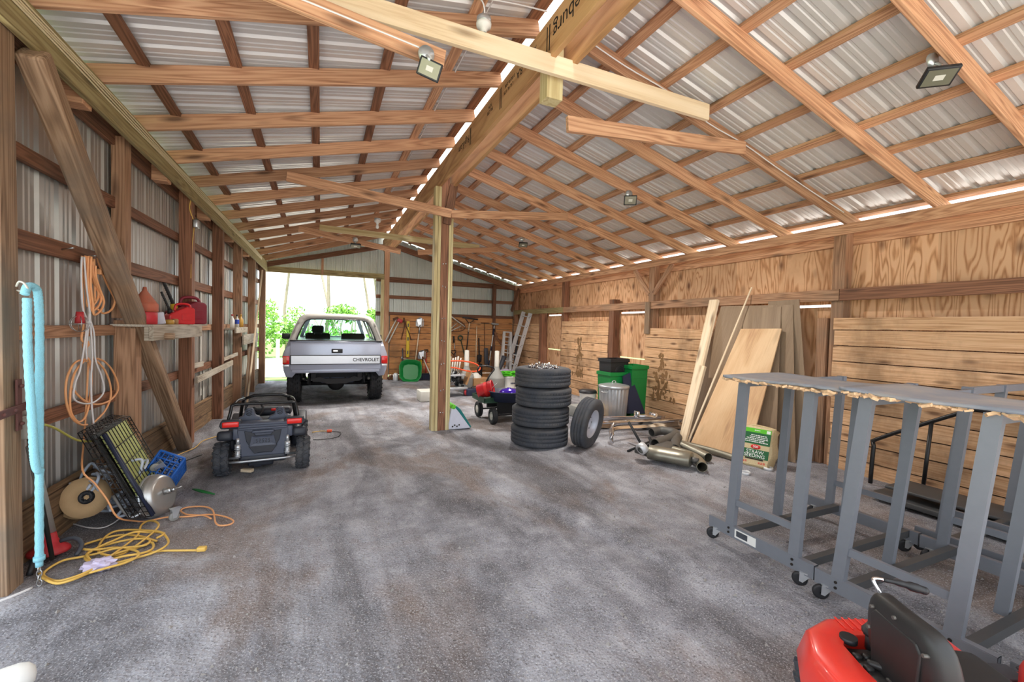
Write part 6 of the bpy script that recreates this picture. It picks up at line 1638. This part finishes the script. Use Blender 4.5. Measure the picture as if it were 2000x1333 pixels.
mb = MB(); railbar(mb, B0, B1, .04, .10); mb.build('top_cap', M['alu'], t)
for p, q in ((A0+V((.06, .35, 0)), B0+V((.02, .1, -.05))), (A1+V((.0, .35, 0)), B1+V((0, .1, -.05)))): mb = MB(); railbar(mb, p, q, .025, .04); mb.build('back_rail', M['alu'], t)
for k in range(4):
    f = .2+.2*k; mb = MB(); mb.cyl((A0+V((.06, .35, 0))).lerp(B0+V((.02, .1, -.05)), f), (A1+V((0, .35, 0))).lerp(B1+V((0, .1, -.05)), f), .012); mb.build('back_rung', M['alu'], t)
t = thing('extension_ladder', 'tall aluminium extension ladder leaning in the far right corner', 'ladder', (0, 0, 0), 0)
E0, E1, F0, F1 = V((5.24, 12.45, .05)), V((5.30, 12.02, .05)), V((5.66, 12.05, 2.1)), V((5.68, 11.62, 2.05))
for p, q in ((E0, F0), (E1, F1)):
    mb = MB(); railbar(mb, p, q, .12, .03); r_ = mb.build('side_rail', M['alu'], t)
    if p is E1:
        mb = MB()
        for k in range(7):
            c = p.lerp(q, .07+.145*k)
            for s in (-.018, .022): mb.cyl(c+V((s*.8, -.016, s)), c+V((s*.8, -.024, s)), .011, n=8)
        mb.build('rung_end', M['ink'], r_)
for k in range(7):
    f = .07+.145*k; MB().cyl(E0.lerp(F0, f), E1.lerp(F1, f), .016).build('rung', M['alu'], t)
t = thing('folding_ladder', 'dark folded ladder with white label between the aluminium ladders', 'ladder', (0, 0, 0), 0)
G0, G1, H0, H1 = V((5.30, 12.3, .12)), V((5.44, 12.22, .12)), V((5.55, 12.52, 1.32)), V((5.66, 12.45, 1.30))
for p, q in ((G0, H0), (G1, H1)): mb = MB(); railbar(mb, p, q, .04, .06); mb.build('side_rail', M['dkgrey'], t)
for k in range(6): f = .1+.16*k; mb = MB(); railbar(mb, G0.lerp(H0, f), G1.lerp(H1, f), .03, .05); mb.build('step', M['dkgrey'], t)
for f in (.32, .62): 
    mb = MB()
    for k in range(5): c = (G0.lerp(H0, f+k*.045)+G1.lerp(H1, f+k*.045))/2; mb.box(c+V((-.02, -.04, 0)), (.06, .01, .03), rot=(0, -.2, 0))
    mb.build('white_lettering', M['white'], t)
MB().box((5.62, 12.5, 1.33), (.16, .10, .07), bev=.02).build('top_cap', M['blackp'], t)
# floor clutter at the back right
def seeder(label, x, y, s=1.0):
    t = thing('feed_hopper', label, 'hopper', (x, y, 0), 0, 'grey feed hoppers')
    MB().lathe([(.17*s, 0), (.19*s, .02), (.195*s, .34), (.2*s, .36), (.19*s, .38)], 28).build('hopper_tub', M['lightgrey'], t)
    MB().lathe([(.19*s, .37), (.17*s, .42), (.08*s, .56), (.06*s, .64)], 28).build('cone', M['lightgrey'], t)
    MB().lathe([(.06*s, .62), (.055*s, 1.02), (0, 1.03)], 20).build('stack_tube', M['offw'], t); return t
seeder('grey hopper with tall tube by the orange tubing', 3.30, 10.25)
seeder('grey hopper with tall tube behind the wagon handle', 3.98, 9.95)
t = thing('cardboard_box', 'brown cardboard box on the floor between the grey hoppers', 'box', (3.62, 10.2, 0), .1)
MB().box((0, 0, .17), (.42, .3, .34), bev=.004).build('carton', M['carddk'], t); MB().box((.03, -.152, .2), (.12, .003, .09)).build('print', M['card'], t)
o = MB().lathe([(.14, 0), (.13, .04), (.09, .10), (0, .13)], 24).build('white_helmet', M['offw']); o.location = (3.55, 10.25, .34); tag(o, 'white dome cap lying on the cardboard box', 'cap')
t = thing('paint_bucket', 'white bucket heaped with green packets behind the wagon', 'bucket', (4.32, 9.95, .1), 0)
MB().lathe([(.14, 0), (.165, .27), (.172, .275), (.172, .3), (.16, .3)], 28).build('bucket', M['white'], t)
mb = MB()
for k in range(5): mb.box((-.01+.03*k, -.158-.0015*k*0, .13), (.022, .006, .035), rot=(R_(-5), 0, 0))
mb.build('blue_print', M['navy'], t)
crumple('green_packet', 'lime green plastic packets heaped on the white bucket', (4.32, 9.93, .45), (.26, .17, .08), M['lime'], 8, 'packet')
MB().box((4.32, 9.95, .05), (.5, .4, .1), bev=.01).build('concrete_block', M['offw']); tag(bpy.data.objects['concrete_block'], 'pale concrete block under the white bucket', 'block')
o = timber('concrete_block', (3.56, 9.2, .085), (4.3, 9.0, .085), .2, .17, M['cream'] if False else M['card'], 'long tan block lying behind the wagon', 'block')
o = MB().box((2.07, 9.25, .11), (.30, .42, .22), bev=.01).build('foam_cooler', M['offw']); tag(o, 'white foam box peeking out left of the column', 'box')
t = thing('engine_hoist', 'cluttered black and chrome tool cart right of the column, pipes upright in it', 'cart', (2.72, 9.75, 0), 0)
MB().box((.1, 0, .18), (.6, .4, .05), bev=.01).box((.1, 0, .48), (.5, .36, .04), bev=.01).build('cart_deck', M['galv'], t)
mb = MB(); r = random.Random(31)
for k in range(26): mb.box((r.uniform(-.1, .32), r.uniform(-.15, .15), r.uniform(.22, .62)), (r.uniform(.03, .12), r.uniform(.03, .1), r.uniform(.03, .09)), rot=(r.random(), r.random(), r.random()), bev=.006)
mb.build('engine_parts', M['under'], t)
mb = MB()
for k in range(9): mb.cyl((r.uniform(-.1, .3), r.uniform(-.15, .1), r.uniform(.25, .6)), (r.uniform(-.1, .34), r.uniform(-.15, .1), r.uniform(.25, .6)), .018)
mb.build('chrome_parts', M['steel'], t)
for k in range(7): MB().cyl((-.08+.055*k, .1, .5), (-.06+.062*k, .12, .86+.02*(k % 3)), .018).build('upright_tube', M['offw'], t)
for sx in (-.1, .4):
    MB().lathe([(.02, -.025), (.08, -.025), (.085, 0), (.08, .025), (.02, .025)], 18, Matrix.Translation((sx, -.16, .086)) @ Matrix.Rotation(PI/2, 4, 'X')).build('wheel', M['redold'], t)
MB().box((.42, -.05, .42), (.03, .3, .34), rot=(0, .35, 0)).build('brown_flap', M['carddk'], t)
mb = MB(); mb.tube([(2.5, 9.4, .82), (2.9, 9.5, .82), (3.25, 9.55, .76), (3.42, 9.6, .65), (3.35, 9.6, .57), (3.1, 9.55, .58), (2.8, 9.5, .66), (2.5, 9.4, .70)], .017, 8, sub=5)
tag(mb.build('orange_tubing', M['hotorange']), 'bright orange tubing loop sticking out right of the column', 'tubing')
t = thing('tool_case', 'dark blue tool case on the floor in front of the grey hopper', 'case', (3.28, 9.65, 0), .2)
MB().box((0, 0, .09), (.42, .22, .16), bev=.02).build('case', M['navy'], t); MB().tube([(-.08, -.05, .17), (-.06, -.05, .21), (.06, -.05, .21), (.08, -.05, .17)], .012, 6, sub=2).build('handle', M['blackp'], t)
# heap of dark scrap below the ladders
t = thing('scrap_pile', 'heap of black pans and boards on the floor below the ladders', 'scrap', (5.0, 11.2, 0), 0)
MB().box((.1, .1, .12), (.9, .5, .2), rot=(.05, .08, .1), bev=.02).build('black_pan', M['blackp'], t)
MB().box((-.1, -.7, .2), (.8, .12, .04), rot=(0, -.35, .1), bev=.006).build('aluminium_bar', M['alu'], t)
MB().box((.1, -.9, .06), (.8, .3, .06), rot=(.05, .05, .3)).build('dark_board', M['under'], t)
crumple('lilac_bag', 'pale lilac crumpled bag at the foot of the step ladder', (4.95, 11.7, .28), (.28, .16, .10), M['lilac'], 12, 'bag')
o = MB().lathe([(0, 0), (.03, .2), (.06, .5), (.075, .8), (0, .82)], 16).build('rolled_mat', M['dkgrey']); o.location = (4.72, 11.9, 0); o.rotation_euler = (0, .35, 0); tag(o, 'dark rolled mat leaning left of the step ladder', 'mat')
# wagon
t = thing('garden_wagon', 'dark green steel garden wagon with pneumatic tyres behind the tyre stack', 'wagon', (2.95, 6.98, 0), 0)
mb = MB(); 
mb.box((0, .0, .36), (.98, .62, .03), bev=.006)
for sx, sy, a, b in ((0, -.3, .98, .02), (0, .3, .98, .02), (-.48, 0, .02, .62), (.48, 0, .02, .62)): mb.box((sx, sy, .40), (a, b, .07), bev=.004)
tr = mb.build('tray', M['greend'], t); tr.rotation_euler = (0, 0, .0)
mb = MB().cyl((-.36, -.3, .14), (.42, -.3, .14), .014).cyl((-.36, .33, .14), (.42, .33, .14), .014).box((0, -.3, .26), (.5, .04, .2)).box((0, .33, .26), (.4, .04, .2)).cyl((0, -.3, .2), (0, .33, .2), .02)
mb.build('running_gear', M['under'], t)
for x, y in ((-.33, -.32), (.40, -.32), (-.35, .34), (.40, .34)):
    wh = tyre_mb(.135, .07, .085, groove=(0,), axis='X', c=(x, y, .137), seg=28).build('wheel', M['rubber2'], t)
    MB().lathe([(0, -.04), (.03, -.035), (.045, -.015), (.07, -.035), (.07, .035)], 18, Matrix.Translation((x, y, .137)) @ Matrix.Rotation(PI/2, 4, 'Y')).build('rim', M['offw'], wh)
mb = MB(); mb.tube([(-.34, .4, .25), (-.22, .42, .55), (-.12, .40, .74), (-.04, .42, .83), (-.10, .42, .88), (-.30, .42, .90), (-.36, .42, .82), (-.30, .42, .74)], .014, 8, sub=4)
mb.build('pull_handle', M['blackm'], t)
t = thing('plastic_bucket', 'red plastic bucket lying on its side on the wagon', 'bucket', (2.57, 6.93, .535), 0)
t.rotation_euler = (R_(75), R_(0), R_(60))
MB().lathe([(0, -.13), (.11, -.13), (.135, .12), (.142, .12), (.142, .14), (.128, .14), (.105, -.12), (0, -.12)], 28).build('bucket', M['red'], t)
MB().lathe([(.1275, -.0), (.1315, .05)], 28).build('print_band', M['rink'], t)
MB().box((.0, -.122, -.04), (.07, .008, .07), bev=.004).build('sticker', M['bag'], t)
MB().tube([(-.14, 0, .12), (-.1, .05, .2), (0, .07, .24), (.1, .05, .2), (.14, 0, .12)], .004, 6, sub=3).build('bail', M['steel'], t)
t = thing('feed_tub', 'navy rubber tub on the wagon with the purple bowl in it', 'tub', (2.93, 6.74, .375), 0)
MB().lathe([(0, .0), (.27, .0), (.30, .14), (.315, .15), (.315, .165), (.30, .165), (.26, .02), (0, .02)], 40, Matrix.Scale(1.12, 4, (1, 0, 0))).build('tub', M['navy'], t)
o = MB().lathe([(0, .19), (.03, .19), (.04, .175), (.11, .165), (.16, .13), (.185, .06), (.19, .0), (.18, .0), (.15, .1)], 40).build('purple_bowl', M['purple']); o.location = (2.92, 6.72, .40); tag(o, 'shiny purple bowl upside down in the navy tub', 'bowl')
# bag by the column
t = thing('feed_bag', 'teal and grey printed feed bag slumped against the right foot of the column', 'bag', (1.98, 6.62, 0), 0)
prof = [(-.16, 0), (.19, 0), (.20, .03), (.02, .30), (-.07, .36), (-.12, .34), (-.16, .1)]
mb = MB().prism(prof, .26, Matrix.Translation((0, -.13, 0))); mb.build('bag_body', M['bag'], t, bevel=.03)
MB().prism([(.215, .02), (.19, .0), (-.01, .27), (-.07, .34), (-.05, .375), (.03, .31)], .268, Matrix.Translation((0, -.134, 0))).build('teal_print', M['teal'], t, bevel=.02)
MB().prism([(-.13, .33), (-.07, .30), (-.03, .36), (-.09, .40)], .27, Matrix.Translation((0, -.135, 0))).build('green_top', M['lgreen'], t, bevel=.02)
mb = MB()
for k in range(4): mb.box((-.1+.035*k, -.142, .05+.02*(k % 2)), (.02, .004, .02), rot=(0, .5, 0))
mb.build('print_marks', M['ink'], t)
MB().box((3.05, 5.9, .02), (.16, .05, .035), rot=(0, 0, .2), bev=.004).build('wood_block', W['new']); tag(bpy.data.objects['wood_block'], 'small wood offcut on the floor left of the tyre stack', 'block')
# mid-distance boxes beside the trash can
t = thing('paint_bucket', 'white bucket with dark lid between tyres and trash can', 'bucket', (4.52, 6.75, .2), 0)
MB().lathe([(.13, 0), (.155, .24), (.16, .25)], 24).build('bucket', M['white'], t); MB().lathe([(0, .30), (.14, .295), (.165, .27), (.165, .24)], 24).build('lid', M['blackp'], t)
mb = MB()
for k in range(8): mb.box((-.04+.018*k, -.143, .11+.003*k), (.012, .006, .024), rot=(R_(-6), 0, 0))
mb.build('blue_print', M['navy'], t)
MB().tube([(.16, 0, .2), (.18, -.1, .1), (.16, -.12, .02)], .004, 5, sub=3).build('bail', M['steel'], t)
crumple('tan_sack', 'tan crumpled sack on the floor between tyre and trash can', (4.35, 6.35, .10), (.18, .3, .13), M['card'], 15, 'sack')
MB().box((4.5, 6.78, .1), (.5, .4, .2), bev=.01).build('grey_crate', M['lightgrey']); tag(bpy.data.objects['grey_crate'], 'grey box under the white bucket behind the leaning wheel', 'box')
# ---------------------------------------------------------------- lamps and wires
def flood(label, loc, rot, s=1.0, plate_at=(0, 0, .12), hidden=False):
    t = thing('floodlight', label, 'floodlight', loc, 0, 'floodlights under the roof')
    hd = bpy.data.objects.new('lamp_head', None)
    mb = MB().box((0, 0, 0), (.20*s, .03*s, .15*s), bev=.006)
    for k in range(7): mb.box((-.075*s+.025*s*k, .022*s, 0), (.006*s, .02*s, .12*s))
    h = mb.build('lamp_head', M['blackp'], t); h.rotation_euler = rot
    g = MB(); ringface(g, [(-.085*s, -.0162*s, -.06*s), (.085*s, -.0162*s, -.06*s), (.085*s, -.0162*s, .06*s), (-.085*s, -.0162*s, .06*s)], [(-.03*s, -.0165*s, -.02*s), (.03*s, -.0165*s, -.02*s), (.03*s, -.0165*s, .02*s), (-.03*s, -.0165*s, .02*s)], (0, .001, 0))
    g.build('reflector', M['led'], h); MB().box((0, -.0155*s, 0), (.06*s, .003, .04*s)).build('led_chip', M['offw'], h)
    pa = V(plate_at)
    MB().lathe([(0, 0), (.052, 0), (.055, .01), (.05, .03), (0, .032)], 20, Matrix.Translation(pa) @ Matrix.Rotation(PI/2, 4, 'X')).build('mounting_plate', M['galv'], t)
    MB().tube([pa+V((0, -.03, -.02)), pa*.5+V((0, -.04, 0)), V((0, .01, .05*s))], .011, 8, sub=3).build('arm', M['galv'], t)
    return t
flood('floodlight on the end of the sloping board, near the front', (.635, 2.90, 3.285), (R_(20), R_(18), R_(-12)), .75, (-.02, .03, .10))
flood('floodlight under the right slope near the top right corner', (3.80, 1.60, 3.37), (R_(62), 0, R_(-40)), .95, (.02, .06, .13))
flood('floodlight high on the right slope, middle of the barn', (3.80, 4.80, 3.36), (R_(25), 0, R_(-30)), .85, (0, .05, .09))
flood('floodlight far back on the right slope', (3.80, 8.2, 3.32), (R_(60), 0, R_(-20)), .9, (0, .05, .12))
flood('floodlight on the brace behind the column, left of the ridge', (.62, 9.38, 3.18), (R_(72), 0, 0), 1.0, (0, .05, .12))
def bulb(label, loc):
    t = thing('bulb_lamp', label, 'lamp', loc, 0, 'bare bulb lamps')
    MB().lathe([(0, .10), (.055, .10), (.055, .07), (.05, .06)], 20).build('ceiling_box', M['galv'], t)
    MB().lathe([(.05, .065), (.058, .06), (.055, .035), (.03, .02), (.022, 0), (.022, -.01)], 20).build('lamp_holder', M['white'], t)
    MB().lathe([(.014, .0), (.018, -.02), (.03, -.05), (.031, -.065), (.02, -.085), (0, -.09)], 20).build('bulb', M['clear'], t); return t
bulb('white bulb holder under the left slope near the front', (1.10, 3.18, 3.83))
bulb('bare bulb lamp hanging from the left slope far back', (.93, 8.4, 3.45))
def wire(label, pts, r, m, name='cable'):
    mb = MB().tube(pts, r, 6, sub=4); tag(mb.build(name, m), label, 'cable', 'cables on the timbers')
cab = M['cream']
for k in range(4):
    wire('pale cable stapled along the left eave beam, %s of four from the top' % ORD[k], [(LX(y)+.028, y, LZ(y)+.20-.022*k+.006*math.sin(y*3+k)) for y in [i*.5 for i in range(1, 25)]], .0065, cab)
wire('white cable along the sloping board to the front floodlight', [(x, 2.925, 3.60-.1246*(x+.9)+.005) for x in (-.9, -.5, -.1, .2, .45, .57)], .006, M['wcord'])
wire('white cable along the front left rafter to the bulb holder', [(-.4, 3.10, 3.80), (.2, 3.08, 3.93), (.7, 3.1, 4.02), (.95, 3.12, 4.05), (1.07, 3.14, 4.02), (1.10, 3.16, 3.94)], .006, M['wcord'])
wire('second white cable along the front left rafter to the ridge', [(-.3, 3.09, 3.72), (.4, 3.08, 3.88), (.9, 3.08, 3.97), (1.3, 3.10, 4.05), (1.59, 3.1, 4.08)], .006, M['wcord'])
wire('white cable along a right rafter down to the wall beam', [(x, 3.165, ZR(x)+.06+.02*math.sin(x*5)) for x in (1.95, 2.4, 2.9, 3.4, 3.9, 4.4, 5.0, 5.6)], .006, M['wcord'])
wire('thin cable beside a left slope purlin', [(1.16, y, ZL(1.16, y)+.13) for y in (3.0, 4, 5, 6, 7, 8, 9)], .006, M['wcord'])
# ---------------------------------------------------------------- outside
mb = MB()
def terr(x, y): return -.09 if y < 15 else -.09-.012*(y-15)
xs_ = [-90, -40, -20, -10, -4.2, 0, 6.6, 12, 25, 60, 90]; ys_ = [-60, -20, -6, -1.1, 3, 8, 13.35, 15, 20, 30, 50, 90]
vs = [(x, y, terr(x, y)) for y in ys_ for x in xs_]; n = len(xs_)
mb.add(vs, [(j*n+i, j*n+i+1, (j+1)*n+i+1, (j+1)*n+i) for j in range(len(ys_)-1) for i in range(n-1)])
struct(mb.build('ground', M['grass']))
# yard of pale gravel beyond the far door
mb = MB().add([(-12, 14.9, -.075), (14, 14.9, -.075), (14, 24, -.16), (-12, 24, -.16)], [(0,1,2,3)]); struct(mb.build('gravel_yard', flat('pale_yard_gravel', (214,208,196), .95, 0, .08)))
mb = MB().add([(-9, -30, -.08), (14, -30, -.08), (14, -1.35, -.06), (-9, -1.35, -.06)], [(0,1,2,3)]); struct(mb.build('gravel_drive', flat('grey_drive_gravel', (196,190,184), .95, 0, .08)))
mb = MB().add([(5.98, -1.35, -.07), (14, -1.35, -.08), (14, 14.9, -.08), (5.98, 14.9, -.07)], [(0,1,2,3)]); struct(mb.build('gravel_side', flat('pale_side_gravel', (232,228,222), .95, 0, .08)))
mb = MB().add([(-9, -1.35, -.075), (-1.93, -1.35, -.03), (-1.93, 3.2, -.03), (-9, 3.2, -.075)], [(0,1,2,3)]); struct(mb.build('gravel_apron', flat('grey_apron_gravel', (186,182,176), .95, 0, .08)))
fn = thing('board_fence', 'white three rail board fence outside the far door', 'fence', (0, 20, 0), 0)
for z in (.0, .3, .6): timber('fence_rail', (-7, 20, z+.2), (6, 20, z+.2), .03, .13, M['fence'], parent=None).parent = fn
for o in fn.children: o.location.y -= 0
for k in range(6):
    MB().box((-6.4+2.4*k, .05, .38), (.12, .12, 1.05), bev=.01).build('fence_post', M['fence'], fn)
def tree(label, x, y, h, seed, lean=0, green=.15):
    T = thing('tree', label, 'tree', (x, y, terr(x, y)-.1), 0, 'pale trees beyond the fence')
    r = random.Random(seed); mb = MB(); tips = []
    def br(p, d, L, rad, lv):
        pts = [p]; q = p
        for k in range(4):
            d = (d+V((r.uniform(-.2, .2), r.uniform(-.2, .2), r.uniform(-.05, .15)))).normalized(); q = q+d*(L/4); pts.append(q)
        mb.tube(pts, [rad*(1-.16*i) for i in range(5)], 6 if lv < 2 else 4)
        tips.append(q); tips.append(pts[3])
        if lv < 3:
            for k in range(5 if lv == 0 else 3):
                b = pts[r.randint(1 if lv else 2, 4)]
                a = r.uniform(0, 6.3); nd = (d*.6+V((math.cos(a), math.sin(a), r.uniform(-.1, .5)))*.8).normalized()
                br(b, nd, L*r.uniform(.42, .6), rad*.45, lv+1)
    br(V((0, 0, 0)), V((lean, 0, 1)), h, h*.010, 0)
    mb.build('trunk', M['bark'], T)
    lf = MB()
    for k in range(int(900*green)):
        c = r.choice(tips)+V((r.gauss(0, .5), r.gauss(0, .5), r.gauss(0, .4))); s = r.uniform(.05, .12)
        a = V((r.uniform(-1, 1), r.uniform(-1, 1), r.uniform(-1, 1))).normalized()*s; b = a.orthogonal().normalized()*s*.6
        lf.add([c-a, c+b, c+a, c-b], [(0,1,2,3)])
    lf.build('leaves', M['leaf'], T)
names = ['leftmost pale tree in the far doorway', 'slender pale tree second from the doorway left side', 'pale tree with a green leafy trunk in the middle of the doorway', 'thin pale tree right of the doorway middle', 'pale tree at the right of the doorway', 'small pale tree far off above the truck roof']
for i, (x, y, h) in enumerate(((-3.4, 30, 11), (-2.3, 36, 12), (.2, 31, 12), (1.3, 38, 13), (3.4, 34, 11), (5.5, 46, 13))): tree(names[i], x, y, h, 40+i, .03*(i % 3-1), .9 if i == 2 else .35)
def shrub(label, x, y, w, h, seed, n=2200):
    r = random.Random(seed); T = thing('shrub', label, 'shrub', (x, y, terr(x, y)), 0, 'leafy shrubs beyond the fence')
    mb = MB()
    for k in range(9):
        a = r.uniform(0, 6.3); mb.tube([(0, 0, 0), (.25*w*math.cos(a), .25*w*math.sin(a), h*.4), (.5*w*math.cos(a)*r.random(), .5*w*math.sin(a), h*.85)], .03, 5, sub=2)
    mb.build('stems', M['bark'], T)
    lf = MB(); cl = [(V((r.uniform(-.5, .5)*w, r.uniform(-.4, .4)*w, r.uniform(.2, .95)*h)), r.uniform(.2, .42)*h*.6) for k in range(14)]
    for k in range(n):
        c, q = r.choice(cl); d = V((r.gauss(0, 1), r.gauss(0, 1), r.gauss(0, 1))).normalized()*q*r.random()**.4; s = r.uniform(.05, .11)
        a = V((r.uniform(-1, 1), r.uniform(-1, 1), r.uniform(-1, 1))).normalized()*s; b = a.orthogonal().normalized()*s*.6
        lf.add([c+d-a, c+d+b, c+d+a, c+d-b], [(0,1,2,3)])
    lf.build('leaves', M['leaf'], T)
for i, (x, y, w, h) in enumerate(((-3.6, 23.5, 3.2, 2.9), (-.6, 25, 3, 2.4), (1.6, 24, 3, 2.6), (3.8, 25, 3, 2.5), (-6.5, 25, 3.5, 3))):
    shrub('bright green leafy shrub beyond the fence, '+['left of the truck', 'seen through the truck window left half', 'seen through the truck window middle', 'right behind the truck', 'farthest left beyond the door jamb'][i], x, y, w, h, 70+i)
# ---------------------------------------------------------------- light, sky, camera
sc = bpy.context.scene
w = bpy.data.worlds.new('sky'); sc.world = w; w.use_nodes = True
bg = w.node_tree.nodes['Background']; bg.inputs[0].default_value = (.86, .93, 1.0, 1); bg.inputs[1].default_value = 1.0
sun = bpy.data.lights.new('sun', 'SUN'); sun.energy = 5.0; sun.angle = R_(1.5); sun.color = (1, .95, .86)
so = bpy.data.objects.new('sun', sun); C.objects.link(so)
so.rotation_euler = V((.06, .36, -1)).to_track_quat('-Z', 'Y').to_euler()
for x, y, z, e in ((3.78, 4.7, 3.22, 20), (3.78, 8.1, 3.2, 30), (.62, 9.3, 3.06, 24), (.93, 8.4, 3.30, 16)):  # added fill below unlit lamp fixtures, brightens the middle and far barn
    l = bpy.data.lights.new('added_fill', 'AREA'); l.energy = e; l.size = .18; l.color = (1, .95, .88); l.spread = R_(170)
    q = bpy.data.objects.new('added_fill', l); C.objects.link(q); q.location = (x, y, z)
cam = bpy.data.cameras.new('camera'); co_ = bpy.data.objects.new('camera', cam); C.objects.link(co_)
f_, cx_, cy_, roll_ = 850., 1000., 666.5, .025
Yc = V(((627-cx_)/f_, -(631.5-cy_)/f_, -1)).normalized()
u_ = V((math.sin(roll_), math.cos(roll_), 0)); u_.z = -(u_.x*Yc.x+u_.y*Yc.y)/Yc.z; Zc = u_.normalized(); Xc = Yc.cross(Zc)
Mx = Matrix((Xc, Yc, Zc)).to_4x4(); Mx.translation = (0, 0, 1.6)
co_.matrix_world = Mx
cam.sensor_width = 36; cam.lens = 36*f_/2000; cam.clip_start = .05; cam.clip_end = 300
sc.camera = co_
sc.view_settings.view_transform = 'Standard'; sc.view_settings.look = 'None'; sc.view_settings.gamma = 1
sc.view_settings.exposure = 1.5; sc.view_settings.use_curve_mapping = False
sc.cycles.max_bounces = 12; sc.cycles.diffuse_bounces = 8; sc.cycles.transparent_max_bounces = 12
sc.cycles.use_denoising = True
